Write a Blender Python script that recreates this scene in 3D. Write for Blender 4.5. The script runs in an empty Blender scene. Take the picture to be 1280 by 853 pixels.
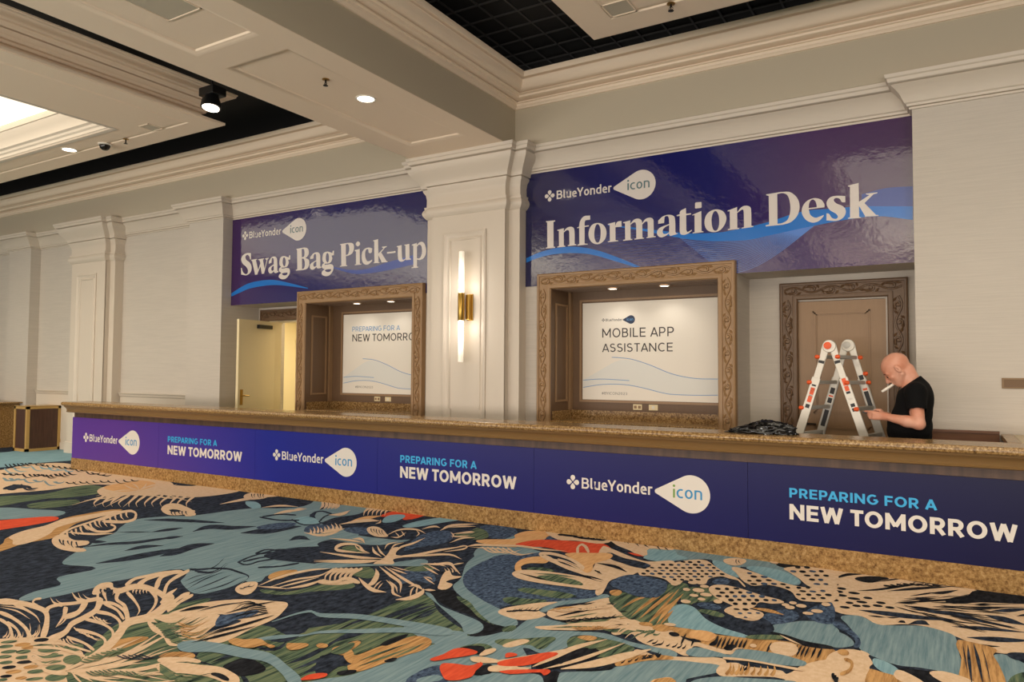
import bpy, bmesh, math, random
import numpy as np
from mathutils import Vector, Matrix, geometry

# ------------------------------------------------------------------ camera, world, exposure
SC = bpy.context.scene
COL = SC.collection
F_PX, YAW, PITCH, ROLL, CAM_H = 914.73, 0.5418, 0.04299, -0.00635, 1.55
_f = Vector((-math.sin(YAW)*math.cos(PITCH), math.cos(YAW)*math.cos(PITCH), math.sin(PITCH)))
_r = Vector((math.cos(YAW), math.sin(YAW), 0)); _d = _f.cross(_r)
_c, _s = math.cos(ROLL), math.sin(ROLL)
_r2 = _c*_r + _s*_d; _d2 = -_s*_r + _c*_d
cam_data = bpy.data.cameras.new('camera'); cam = bpy.data.objects.new('camera', cam_data); COL.objects.link(cam)
cam.matrix_world = Matrix(((_r2.x, -_d2.x, -_f.x, 0), (_r2.y, -_d2.y, -_f.y, 0), (_r2.z, -_d2.z, -_f.z, CAM_H), (0, 0, 0, 1)))
cam_data.sensor_fit = 'HORIZONTAL'; cam_data.sensor_width = 36.0; cam_data.lens = 36.0*F_PX/1280.0
cam_data.clip_start = 0.05; cam_data.clip_end = 200
SC.camera = cam
SC.view_settings.view_transform = 'Standard'; SC.view_settings.look = 'None'
SC.view_settings.exposure = -0.33; SC.view_settings.gamma = 1.0; SC.view_settings.use_curve_mapping = False
W = bpy.data.worlds.new('world'); SC.world = W; W.use_nodes = True
WORLD_RGB, WORLD_STR = (1.0, 0.93, 0.88), 0.40
W.node_tree.nodes['Background'].inputs[0].default_value = (*WORLD_RGB, 1)
W.node_tree.nodes['Background'].inputs[1].default_value = WORLD_STR
COFFER_STR, SPOT_W, LED_STR = 1.75, 80.0, 9.0
WARM, COOL = (1.0, 0.91, 0.82), (1.0, 0.94, 0.87)

def area_light(name, loc, rot, size, size_y, watts, rgb=WARM):
    l = bpy.data.lights.new(name, 'AREA'); l.shape = 'RECTANGLE'; l.size = size; l.size_y = size_y; l.energy = watts; l.color = rgb
    o = bpy.data.objects.new(name, l); COL.objects.link(o); o.location = loc; o.rotation_euler = rot
    return o
# unseen area lights added overhead as soft fill for the hall
area_light('added_fill_light', (-6.5, -1.5, 4.2), (math.radians(38), 0, 0), 14, 2.0, 60)
area_light('added_fill_light', (2.5, 0.5, 4.2), (math.radians(30), 0, 0), 5, 2.0, 25)
# unseen uplight added behind the camera to brighten the ceilings
area_light('added_uplight', (-4, -7.5, 0.7), (math.radians(152), 0, 0), 26, 2.6, 2700, (1.0, 0.90, 0.81))

# ------------------------------------------------------------------ helpers
def srgb(r, g, b):
    f = lambda c: (c/255)/12.92 if c/255 <= 0.04045 else ((c/255+0.055)/1.055)**2.4
    return (f(r), f(g), f(b), 1.0)
MATS = {}
def mat(name, rgb, rough=0.5, metal=0.0, spec=0.5, vary=0.0, vscale=8.0, vstretch=(1, 1, 1), bump=0.0, bscale=60.0, bstretch=(1, 1, 1), rgb2=None, emit=None, estr=0.0, coat=0.0):
    if name in MATS: return MATS[name]
    m = bpy.data.materials.new(name); m.use_nodes = True; nt = m.node_tree; N = nt.nodes; L = nt.links
    b = N['Principled BSDF']; c = srgb(*rgb)
    b.inputs['Base Color'].default_value = c; b.inputs['Roughness'].default_value = rough; b.inputs['Metallic'].default_value = metal
    b.inputs['Specular IOR Level'].default_value = spec
    if coat: b.inputs['Coat Weight'].default_value = coat; b.inputs['Coat Roughness'].default_value = 0.06
    m.diffuse_color = c
    if vary or rgb2 or bump:
        g = N.new('ShaderNodeNewGeometry')
    if vary or rgb2:
        mp = N.new('ShaderNodeMapping'); mp.inputs['Scale'].default_value = vstretch; L.new(g.outputs['Position'], mp.inputs[0])
        n = N.new('ShaderNodeTexNoise'); n.inputs['Scale'].default_value = vscale; n.inputs['Detail'].default_value = 4; L.new(mp.outputs[0], n.inputs['Vector'])
        r = N.new('ShaderNodeValToRGB'); r.color_ramp.elements[0].position = 0.35; r.color_ramp.elements[1].position = 0.65
        c2 = srgb(*rgb2) if rgb2 else tuple(x*(1-vary) for x in c[:3])+(1,)
        r.color_ramp.elements[0].color = c2; r.color_ramp.elements[1].color = c
        L.new(n.outputs['Fac'], r.inputs[0]); L.new(r.outputs[0], b.inputs['Base Color'])
    if bump:
        mp2 = N.new('ShaderNodeMapping'); mp2.inputs['Scale'].default_value = bstretch; L.new(g.outputs['Position'], mp2.inputs[0])
        n2 = N.new('ShaderNodeTexNoise'); n2.inputs['Scale'].default_value = bscale; n2.inputs['Detail'].default_value = 3; L.new(mp2.outputs[0], n2.inputs['Vector'])
        bp = N.new('ShaderNodeBump'); bp.inputs['Strength'].default_value = bump; bp.inputs['Distance'].default_value = 0.01
        L.new(n2.outputs['Fac'], bp.inputs['Height']); L.new(bp.outputs[0], b.inputs['Normal'])
    if emit:
        b.inputs['Emission Color'].default_value = srgb(*emit); b.inputs['Emission Strength'].default_value = estr
    MATS[name] = m
    return m
def granite(name, cols, scale):
    m = bpy.data.materials.new(name); m.use_nodes = True; N = m.node_tree.nodes; L = m.node_tree.links; b = N['Principled BSDF']
    g = N.new('ShaderNodeNewGeometry'); n = N.new('ShaderNodeTexNoise'); n.inputs['Scale'].default_value = scale; n.inputs['Detail'].default_value = 5; n.inputs['Roughness'].default_value = 0.7
    L.new(g.outputs['Position'], n.inputs['Vector']); r = N.new('ShaderNodeValToRGB'); e = r.color_ramp.elements
    e[0].position = 0.30; e[0].color = srgb(*cols[0]); e[1].position = 0.72; e[1].color = srgb(*cols[-1])
    for i, c in enumerate(cols[1:-1]):
        x = e.new(0.30+0.42*(i+1)/(len(cols)-1)); x.color = srgb(*c)
    L.new(n.outputs['Fac'], r.inputs[0]); L.new(r.outputs[0], b.inputs['Base Color']); b.inputs['Roughness'].default_value = 0.22
    m.diffuse_color = srgb(*cols[1]); return m

class MB:
    """collects shapes of ONE part"""
    def __init__(s): s.v = []; s.f = []; s.mi = []; s.cur = 0
    def add(s, vs, fs):
        o = len(s.v); s.v += [tuple(p) for p in vs]; s.f += [tuple(o+i for i in f) for f in fs]; s.mi += [s.cur]*len(fs)
    def box(s, x0, x1, y0, y1, z0, z1):
        s.add([(x0, y0, z0), (x1, y0, z0), (x1, y1, z0), (x0, y1, z0), (x0, y0, z1), (x1, y0, z1), (x1, y1, z1), (x0, y1, z1)],
              [(0, 3, 2, 1), (4, 5, 6, 7), (0, 1, 5, 4), (1, 2, 6, 5), (2, 3, 7, 6), (3, 0, 4, 7)])
    def bar(s, a, b, w, d, up=(0, 0, 1), w2=None, d2=None):
        """rectangular bar from a to b; w along side, d along up-ish"""
        a = Vector(a); b = Vector(b); t = (b-a).normalized(); u = Vector(up); sd = t.cross(u).normalized(); u = sd.cross(t).normalized()
        w2 = w if w2 is None else w2; d2 = d if d2 is None else d2; P = []
        for p, ww, dd in ((a, w, d), (b, w2, d2)):
            for i, j in ((-1, -1), (1, -1), (1, 1), (-1, 1)): P.append(p+sd*(i*ww/2)+u*(j*dd/2))
        s.add(P, [(0, 3, 2, 1), (4, 5, 6, 7), (0, 1, 5, 4), (1, 2, 6, 5), (2, 3, 7, 6), (3, 0, 4, 7)])
    def tube(s, pts, r, n=8, caps=True):
        pts = [Vector(p) for p in pts]; m = len(pts); rs = r if isinstance(r, (list, tuple)) else [r]*m; rings = []; prev = None
        for i, p in enumerate(pts):
            t = (pts[min(i+1, m-1)]-pts[max(i-1, 0)]).normalized()
            if prev is None:
                u = t.orthogonal().normalized()
            else:
                u = (prev-t*prev.dot(t)); u = u.normalized() if u.length > 1e-6 else t.orthogonal().normalized()
            prev = u; w = t.cross(u)
            rings.append([p+(u*math.cos(2*math.pi*k/n)+w*math.sin(2*math.pi*k/n))*rs[i] for k in range(n)])
        V = [q for R_ in rings for q in R_]; F = []
        for i in range(m-1):
            for k in range(n): F.append((i*n+k, i*n+(k+1) % n, (i+1)*n+(k+1) % n, (i+1)*n+k))
        if caps: F += [tuple(range(n-1, -1, -1)), tuple((m-1)*n+k for k in range(n))]
        s.add(V, F)
    def lathe(s, prof, c=(0, 0, 0), n=24, axis='z'):
        """prof: (radius, height) list"""
        V = []; F = []; m = len(prof)
        for (r, h) in prof:
            for k in range(n):
                a = 2*math.pi*k/n; x, y, z = r*math.cos(a), r*math.sin(a), h
                if axis == 'y': x, y, z = x, h, y
                if axis == 'x': x, y, z = h, x, y
                V.append((c[0]+x, c[1]+y, c[2]+z))
        for i in range(m-1):
            for k in range(n): F.append((i*n+k, i*n+(k+1) % n, (i+1)*n+(k+1) % n, (i+1)*n+k))
        F += [tuple(range(n-1, -1, -1)), tuple((m-1)*n+k for k in range(n))]
        s.add(V, F)
    def sweep(s, path, prof, closed=False, zsign=1):
        """moulding: plan path (x,y), profile (outward distance to the RIGHT of travel, z)"""
        P = [Vector((p[0], p[1])) for p in path]; n = len(P); rings = []
        for i in range(n):
            a = P[i-1] if (i > 0 or closed) else None; b = P[(i+1) % n] if (i < n-1 or closed) else None
            ns = []
            if a is not None: t = (P[i]-a).normalized(); ns.append(Vector((t.y, -t.x)))
            if b is not None: t = (b-P[i]).normalized(); ns.append(Vector((t.y, -t.x)))
            if len(ns) == 2:
                m = (ns[0]+ns[1]); m = m/max(1e-6, m.dot(ns[0]))
            else: m = ns[0]
            rings.append([(P[i].x+m.x*d, P[i].y+m.y*d, z) for d, z in prof])
        k = len(prof); V = [q for R_ in rings for q in R_]; F = []
        for i in range(n if closed else n-1):
            j = (i+1) % n
            for q in range(k-1): F.append((i*k+q, j*k+q, j*k+q+1, i*k+q+1))
        if not closed: F += [tuple(range(k)), tuple((n-1)*k+q for q in range(k-1, -1, -1))]
        s.add(V, F)
    def poly(s, pts3):
        s.add(pts3, [tuple(range(len(pts3)))])
    def mesh(s, name, mats, smooth=None):
        me = bpy.data.meshes.new(name); me.from_pydata(s.v, [], s.f)
        for m in (mats if isinstance(mats, (list, tuple)) else [mats]): me.materials.append(m)
        me.polygons.foreach_set('material_index', s.mi)
        bm = bmesh.new(); bm.from_mesh(me); bmesh.ops.recalc_face_normals(bm, faces=bm.faces); bm.to_mesh(me); bm.free()
        if smooth:
            me.polygons.foreach_set('use_smooth', [True]*len(me.polygons)); me.set_sharp_from_angle(angle=math.radians(smooth))
        me.update(); return me
    def build(s, name, mats, parent=None, smooth=None, bevel=0.0, **props):
        o = bpy.data.objects.new(name, s.mesh(name, mats, smooth)); COL.objects.link(o)
        if parent is not None:
            o.parent = parent; o.matrix_parent_inverse = parent.matrix_world.inverted() if parent.type != 'EMPTY' else Matrix.Translation(-parent.location)
        if bevel:
            b = o.modifiers.new('bevel', 'BEVEL'); b.width = bevel; b.segments = 2; b.limit_method = 'ANGLE'
        for k, v in props.items(): o[k] = v
        return o
def tag(o, label, cat, group=None, kind=None):
    o['label'] = label; o['category'] = cat
    if group: o['group'] = group
    if kind: o['kind'] = kind
    return o
def empty(name, loc, label=None, cat=None, group=None, kind=None):
    o = bpy.data.objects.new(name, None); COL.objects.link(o); o.location = loc; o.empty_display_size = 0.1
    if label: tag(o, label, cat, group, kind)
    elif kind: o['kind'] = kind
    return o
def hermite(items, step=6):
    """items: (x, y, smooth) closed outline -> points"""
    n = len(items); out = []
    P = [Vector((a[0], a[1])) for a in items]
    for i in range(n):
        j = (i+1) % n; p, q = P[i], P[j]
        if not items[i][2] and not items[j][2]: out.append(p); continue
        d = (q-p).length
        def tan(k):
            if not items[k][2]: return q-p
            t = P[(k+1) % n]-P[k-1]; return t.normalized()*d if t.length > 0 else q-p
        m0, m1 = tan(i), tan(j)
        for s_ in range(step):
            t = s_/step; t2, t3 = t*t, t*t*t
            out.append(p*(2*t3-3*t2+1)+m0*(t3-2*t2+t)+q*(-2*t3+3*t2)+m1*(t3-t2))
    return out
def fill(loops, to3):
    """flat polygon with holes -> verts, tris"""
    tri = geometry.tessellate_polygon([[Vector((p[0], p[1], 0)) for p in l] for l in loops])
    return [to3(p) for l in loops for p in l], [tuple(t) for t in tri]
def ribbon(mb, pts, ws, to3):
    """tapered stroke in a plane"""
    n = len(pts); P = [Vector((p[0], p[1])) for p in pts]; V = []
    for i in range(n):
        t = P[min(i+1, n-1)]-P[max(i-1, 0)]; t = t.normalized() if t.length else Vector((1, 0)); nn = Vector((-t.y, t.x))*(ws[i]/2)
        V += [to3(P[i]+nn), to3(P[i]-nn)]
    mb.add(V, [(2*i, 2*i+1, 2*i+3, 2*i+2) for i in range(n-1)])
def interp(pts, n):
    """Catmull-Rom through pts"""
    P = [Vector((p[0], p[1])) for p in pts]; out = []
    m = len(P)-1
    for i in range(m):
        p0 = P[i-1] if i else P[0]*2-P[1]; p1, p2 = P[i], P[i+1]; p3 = P[i+2] if i+2 <= m else P[m]*2-P[m-1]
        for k in range(n):
            t = k/n; out.append(0.5*((2*p1)+(p2-p0)*t+(2*p0-5*p1+4*p2-p3)*t*t+(3*p1-p0-3*p2+p3)*t**3))
    out.append(P[-1]); return out
# ------------------------------------------------------------------ materials
M_PAINT = mat('white_trim_paint', (214, 202, 186), 0.45, bump=0.02, bscale=90)
M_CEIL = mat('ceiling_paint', (242, 222, 198), 0.6)
M_FRIEZE = mat('grey_beige_frieze_paint', (190, 178, 156), 0.65)
M_WALLP = mat('cream_wallpaper', (203, 194, 182), 0.65, vary=0.07, vscale=9, vstretch=(0.25, 0.25, 7), bump=0.18, bscale=30, bstretch=(0.12, 0.12, 4))
M_BLACK = mat('black_ceiling_paint', (6, 6, 7), 0.8)
M_GRID = mat('black_grid_metal', (52, 50, 50), 0.6)
M_BROWN = mat('brown_stained_wood', (152, 120, 86), 0.42, vary=0.06, vscale=10, vstretch=(6, 6, 0.6))
M_FRAME = mat('carved_frame_wood', (160, 126, 88), 0.4, spec=0.5)
M_BROWN_D = mat('dark_brown_wood', (112, 86, 62), 0.45, vary=0.06, vscale=10, vstretch=(6, 6, 0.6))
M_GRAN = granite('gold_granite', [(62, 42, 24), (128, 96, 54), (176, 142, 92), (214, 188, 142)], 52)
M_STONE = granite('gold_plinth_stone', [(88, 60, 32), (138, 104, 60), (170, 134, 84), (194, 162, 112)], 40)
M_TRIMB = mat('bronze_wood_trim', (132, 102, 62), 0.4)
M_STRIP = mat('walnut_panel_veneer', (104, 76, 58), 0.45, rgb2=(72, 50, 38), vscale=14, vstretch=(1, 1, 0.06))
M_BRASS = mat('brushed_brass', (178, 142, 70), 0.3, metal=1.0)
M_CREAMD = mat('cream_door_paint', (236, 219, 176), 0.4)
M_WHITE = mat('white_plastic', (232, 226, 214), 0.4)
M_DARK = mat('dark_bronze_metal', (40, 34, 30), 0.35, metal=0.6)
M_LED = mat('lamp_lens', (255, 245, 228), 0.4, emit=(255, 240, 215), estr=LED_STR)
M_TUBE = mat('frosted_glass_tube', (255, 248, 235), 0.3)
_n = M_TUBE.node_tree.nodes; _l = M_TUBE.node_tree.links                # the tubes glow most next to the brass sleeve
_g = _n.new('ShaderNodeNewGeometry'); _p = _n.new('ShaderNodeSeparateXYZ'); _l.new(_g.outputs['Position'], _p.inputs[0])
_a = _n.new('ShaderNodeMath'); _a.operation = 'SUBTRACT'; _a.inputs[1].default_value = 2.36; _l.new(_p.outputs[2], _a.inputs[0])
_b = _n.new('ShaderNodeMath'); _b.operation = 'ABSOLUTE'; _l.new(_a.outputs[0], _b.inputs[0])
_m = _n.new('ShaderNodeMapRange'); _m.inputs[1].default_value = 0.16; _m.inputs[2].default_value = 0.62; _m.inputs[3].default_value = 5.0; _m.inputs[4].default_value = 0.55; _l.new(_b.outputs[0], _m.inputs[0])
_n['Principled BSDF'].inputs['Emission Color'].default_value = srgb(255, 240, 214); _l.new(_m.outputs[0], _n['Principled BSDF'].inputs['Emission Strength'])
M_COFFER = mat('glowing_coffer_panel', (255, 246, 224), 0.6, emit=(255, 240, 216), estr=COFFER_STR)  # panel's own glow stands in for the coffer's cove lights
M_VENT = mat('grey_grille_metal', (190, 180, 160), 0.5)
M_BLK = mat('black_plastic', (18, 18, 20), 0.4)

# ------------------------------------------------------------------ walls
WY, PY, CBY, CFY = 7.75, 7.56, 7.59, 7.50      # wall, pier, pilaster back and front faces
Z_COR, Z_SOF, Z_BLK = 4.0, 4.28, 5.4
mb = MB()
mb.box(-26, -16.75, WY, 8.6, 0, Z_SOF); mb.box(-16.75, -15.88, PY, 8.6, 0, Z_SOF); mb.box(-15.88, -10.81, WY, 8.6, 0, Z_SOF); mb.box(-10.81, -9.95, PY, 8.6, 0, Z_SOF)
mb.box(-9.95, -0.28, WY, 8.6, 2.6, Z_SOF)                       # band carrying the signs, above both recesses
mb.box(-9.95, -9.66, 8.3, 8.6, 0, 2.6); mb.box(-9.66, -8.82, 8.3, 8.6, 2.37, 2.6); mb.box(-8.82, -8.36, 8.3, 8.6, 0, 2.6)   # around the open door
mb.box(-8.36, -8.205, WY, 8.6, 0, 2.6); mb.box(-6.165, -4.105, WY, 8.6, 0, 2.6); mb.box(-2.075, -1.92, WY, 8.6, 0, 2.6)
for a, b in ((-8.205, -6.165), (-4.105, -2.075)):
    mb.box(a, b, WY, 8.6, 0, 0.952); mb.box(a, b, 8.225, 8.6, 0.952, 2.6); mb.box(a, b, WY, 8.225, 2.58, 2.6)
mb.box(-1.92, -1.415, 8.3, 8.6, 0, 2.6); mb.box(-1.415, -0.57, 8.3, 8.6, 2.33, 2.6); mb.box(-0.57, -0.28, 8.3, 8.6, 0, 2.6)
mb.box(-0.28, 0.59, PY, 8.6, 0, Z_SOF); mb.box(0.59, 12, WY, 8.6, 0, Z_SOF)
mb.build('wall_back', M_WALLP, kind='structure')
mb = MB(); mb.box(-26, 12, 7.53, 8.6, Z_SOF, 5.05); mb.build('wall_frieze', M_FRIEZE, kind='structure')
# cornice that runs along wall and piers
COR = [(0, 3.985), (0.02, 3.985), (0.025, 4.0), (0.012, 4.0), (0.012, 4.007), (0.04, 4.010), (0.045, 4.03), (0.06, 4.04), (0.075, 4.075), (0.10, 4.125), (0.135, 4.165), (0.165, 4.19), (0.145, 4.19), (0.145, 4.199), (0.175, 4.203), (0.185, 4.21), (0.19, 4.24), (0.205, 4.25), (0.21, 4.28), (0, 4.28)]
mb = MB()
mb.sweep([(-26, WY), (-16.75, WY), (-16.75, PY), (-15.88, PY), (-15.88, WY), (-10.81, WY), (-10.81, PY), (-9.95, PY), (-9.95, WY), (-0.28, WY), (-0.28, PY), (0.59, PY), (0.59, WY), (12, WY)], COR)
mb.build('trim_1', M_PAINT, smooth=30, kind='structure')
# pilasters with capital, shaft panel
CAP = [(0, 3.54), (0.012, 3.54), (0.03, 3.56), (0.05, 3.59), (0.055, 3.62), (0.045, 3.65), (0.03, 3.67), (0.034, 3.69), (0.034, 3.70), (0.012, 3.702), (0.01, 3.80), (0.02, 3.86), (0.045, 3.90), (0.05, 3.925), (0.03, 3.925), (0.03, 3.934), (0.065, 3.938), (0.07, 3.97), (0.085, 4.0), (0.12, 4.05), (0.165, 4.10), (0.195, 4.15), (0.20, 4.18), (0.18, 4.18), (0.18, 4.19), (0.225, 4.20), (0.23, 4.235), (0.245, 4.245), (0.25, 4.28), (0, 4.28)]
def pilaster(cx, k):
    e = empty('pilaster', (cx, CFY, 0), kind='structure')
    b0, b1, f0, f1 = cx-0.69, cx+0.71, cx-0.55, cx+0.555
    mb = MB(); mb.box(b0, b1, CBY, WY+0.02, 0, 4.27)
    mb.box(f0, f1, CFY+0.012, CBY+0.01, 0, 4.27)
    # front skin around a sunk panel
    p0, p1, q0, q1 = cx-0.36, cx+0.29, 0.30, 3.32
    mb.box(f0, p0, CFY, CFY+0.02, 0, 3.6); mb.box(p1, f1, CFY, CFY+0.02, 0, 3.6); mb.box(p0, p1, CFY, CFY+0.02, q1, 3.6); mb.box(p0, p1, CFY, CFY+0.02, 0, q0)
    mb.box(f0-0.03, f1+0.03, CFY-0.03, CBY, 0, 0.2); mb.box(b0-0.03, b1+0.03, CBY-0.03, WY, 0, 0.2)
    mb.box(p0, p0+0.125, CFY-0.004, CFY+0.02, 0.2, 1.09); mb.box(p1-0.125, p1, CFY-0.004, CFY+0.02, 0.2, 1.09)
    mb.build('shaft', M_PAINT, e)
    mb = MB(); mo = lambda x, z, d: (x, CFY-d, z)
    for i, (ins, dep) in enumerate(((0, 0), (0, 0.016), (0.018, 0.022), (0.036, 0.012), (0.05, 0.0), (0.075, -0.008), (0.085, 0.004), (0.10, 0.006), (0.112, -0.010))):
        mb.v += [mo(p0+ins, q0+ins, dep), mo(p1-ins, q0+ins, dep), mo(p1-ins, q1-ins, dep), mo(p0+ins, q1-ins, dep)]
        if i:
            a, b = 4*(i-1), 4*i
            for j in range(4): mb.f.append((a+j, a+(j+1) % 4, b+(j+1) % 4, b+j)); mb.mi.append(0)
    mb.build('panel_moulding', M_PAINT, e, smooth=40)
    mb = MB(); mb.sweep([(b0, WY), (b0, CBY), (f0, CBY), (f0, CFY), (f1, CFY), (f1, CBY), (b1, CBY), (b1, WY)], CAP)
    mb.build('capital', M_PAINT, e, smooth=30)
    return e
pilaster(-5.18, 0); pilaster(-13.68, 1)
# chair rails and low panels of the recessed bays
RAIL = [(0, 1.06), (0.012, 1.06), (0.015, 1.075), (0.03, 1.085), (0.035, 1.11), (0.05, 1.125), (0.055, 1.14), (0, 1.14)]
for k, (a, b) in enumerate(((-15.86, -14.39), (-12.95, -10.83), (0.61, 6))):
    mb = MB(); mb.sweep([(a, WY), (b, WY)], RAIL); mb.box(a, b, WY-0.01, WY, 0, 1.06); mb.box(a+0.1, b-0.1, WY-0.018, WY-0.008, 0.2, 0.92); mb.box(a, b, WY-0.025, WY, 0, 0.14)
    mb.build('trim_%d' % (k+2), M_PAINT, kind='structure')

# ------------------------------------------------------------------ ceiling: beam, crown, black grid, hanging panels
BX0, BX1 = -5.92, -4.51
e = empty('ceiling_beam', (-5.2, 0, Z_SOF), kind='structure')
mb = MB(); mb.box(BX0, BX1, -9, 7.6, Z_SOF+0.03, 5.05)
px0, px1 = BX0+0.33, BX1-0.27; bands = []; y = 6.87
while y > -8: bands.append((y-2.65, y)); y -= 2.93
mb.box(BX0, px0, -9, 7.6, Z_SOF, Z_SOF+0.031); mb.box(px1, BX1, -9, 7.6, Z_SOF, Z_SOF+0.031)
prev = 7.6
for a, b in bands: mb.box(px0, px1, b, prev, Z_SOF, Z_SOF+0.031); prev = a
mb.box(px0, px1, -9, prev, Z_SOF, Z_SOF+0.031)
mb.build('beam', M_CEIL, e)
mb = MB()
for a, b in bands: mb.sweep([(px0, a), (px0, b), (px1, b), (px1, a)], [(0, Z_SOF), (0.015, Z_SOF+0.002), (0.03, Z_SOF+0.012), (0.05, Z_SOF+0.016), (0.06, Z_SOF+0.03)], closed=True)
mb.build('panel_moulding', M_CEIL, e, smooth=40)
# the sides of the beam are painted like the frieze
mb = MB(); mb.box(BX1, BX1+0.004, -9, 7.53, Z_SOF+0.004, 5.05); mb.box(BX0-0.004, BX0, -9, 7.53, Z_SOF+0.004, 5.05); mb.build('beam_side', M_FRIEZE, e)
CROWN = [(0, 4.735), (0.02, 4.735), (0.03, 4.75), (0.05, 4.76), (0.055, 4.785), (0.075, 4.79), (0.075, 4.803), (0.045, 4.803), (0.045, 4.815), (0.08, 4.82), (0.12, 4.835), (0.125, 4.855), (0.16, 4.865), (0.16, 4.870), (0.13, 4.870), (0.13, 4.881), (0.165, 4.885), (0.20, 4.91), (0.225, 4.945), (0.24, 4.985), (0.25, 4.99), (0.225, 4.99), (0.225, 5.0), (0.275, 5.004), (0.29, 5.03), (0.29, 5.06), (0, 5.06)]
mb = MB(); mb.sweep([(BX1+0.004, -9), (BX1+0.004, 7.53), (12, 7.53)], CROWN); mb.build('trim_5', M_CEIL, smooth=30, kind='structure')
mb = MB(); mb.sweep([(-26, 7.53), (BX0-0.004, 7.53), (BX0-0.004, -9)], CROWN); mb.build('trim_6', M_CEIL, smooth=30, kind='structure')
mb = MB(); mb.box(-26, 12, -9, 8.6, Z_BLK, Z_BLK+0.1)
mb.cur = 1
x = -3.893-0.305*6
while x < 8:
    mb.box(x-0.011, x+0.011, 0, 8.5, Z_BLK-0.014, Z_BLK-0.001); x += 0.305
y = 7.153+0.305*4
while y > 1:
    mb.box(-5.8, 8, y-0.011, y+0.011, Z_BLK-0.0145, Z_BLK-0.0005); y -= 0.305
mb.build('ceiling', [M_BLACK, M_GRID], kind='structure')
def cloud(name, x0, x1, y0, y1, ox0, ox1, oy0, oy1):
    e = empty(name, ((x0+x1)/2, (y0+y1)/2, 4.6), kind='structure')
    loop = [(x0, y0), (x1, y0), (x1, y1), (x0, y1)]
    mb = MB()
    mb.sweep(loop, [(-0.30, 4.6), (-0.02, 4.6), (-0.02, 4.606), (0, 4.606), (0, 4.635), (-0.02, 4.64), (-0.20, 4.645), (-0.20, 4.735), (-0.16, 4.737), (-0.155, 4.765), (-0.12, 4.77), (-0.115, 4.80), (-0.09, 4.81), (-0.06, 4.84), (-0.09, 4.84), (-0.09, 4.852), (-0.055, 4.855), (-0.045, 4.875), (-0.04, 4.90), (-0.005, 4.905), (0.0, 4.925), (0.05, 4.94), (0.085, 4.96), (0.09, 4.98), (0.10, 4.985), (0.10, 5.0), (-0.3, 5.06)], closed=True)
    # underside with stepped border
    hole = [(ox0, oy0), (ox1, oy0), (ox1, oy1), (ox0, oy1)]
    ring = lambda l0, z0, l1, z1: mb.add([(a, b, z0) for a, b in l0]+[(a, b, z1) for a, b in l1], [(i, (i+1) % 4, 4+(i+1) % 4, 4+i) for i in range(4)])
    ins = lambda d: [(x0+d, y0+d), (x1-d, y0+d), (x1-d, y1-d), (x0+d, y1-d)]
    ring(ins(0.30), 4.6, ins(0.31), 4.612); ring(ins(0.31), 4.612, ins(0.34), 4.612); ring(ins(0.34), 4.612, ins(0.36), 4.6)
    ring(ins(0.36), 4.6, hole, 4.6)
    mb.build('panel', M_CEIL, e, smooth=30)
    mb = MB()   # coffer moulding, rises inside the opening
    mb.sweep(hole[::-1], [(-0.07, 4.6), (-0.06, 4.592), (-0.03, 4.592), (-0.01, 4.60), (0.0, 4.62), (0.012, 4.625), (0.015, 4.66), (0.035, 4.68), (0.04, 4.71), (0.07, 4.73), (0.075, 4.78), (0.10, 4.84), (0.13, 4.90), (0.135, 4.93), (0.15, 4.935), (0.15, 4.99), (0.13, 5.0), (0.13, 5.05)], closed=True)
    mb.build('coffer_moulding', M_PAINT, e, smooth=30)
    mb = MB(); mb.box(ox0+0.128, ox1-0.128, oy0+0.128, oy1-0.128, 5.03, 5.05); mb.build('glow_panel', M_COFFER, e)
    return e
cloud('ceiling_cloud', -19.5, -7.72, -8.5, 5.86, -18.2, -9.07, -7.4, 5.2)
cloud('ceiling_cloud', -2.77, 7.5, -8.5, 6.03, -1.75, 6.4, -7.4, 4.3)


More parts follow.
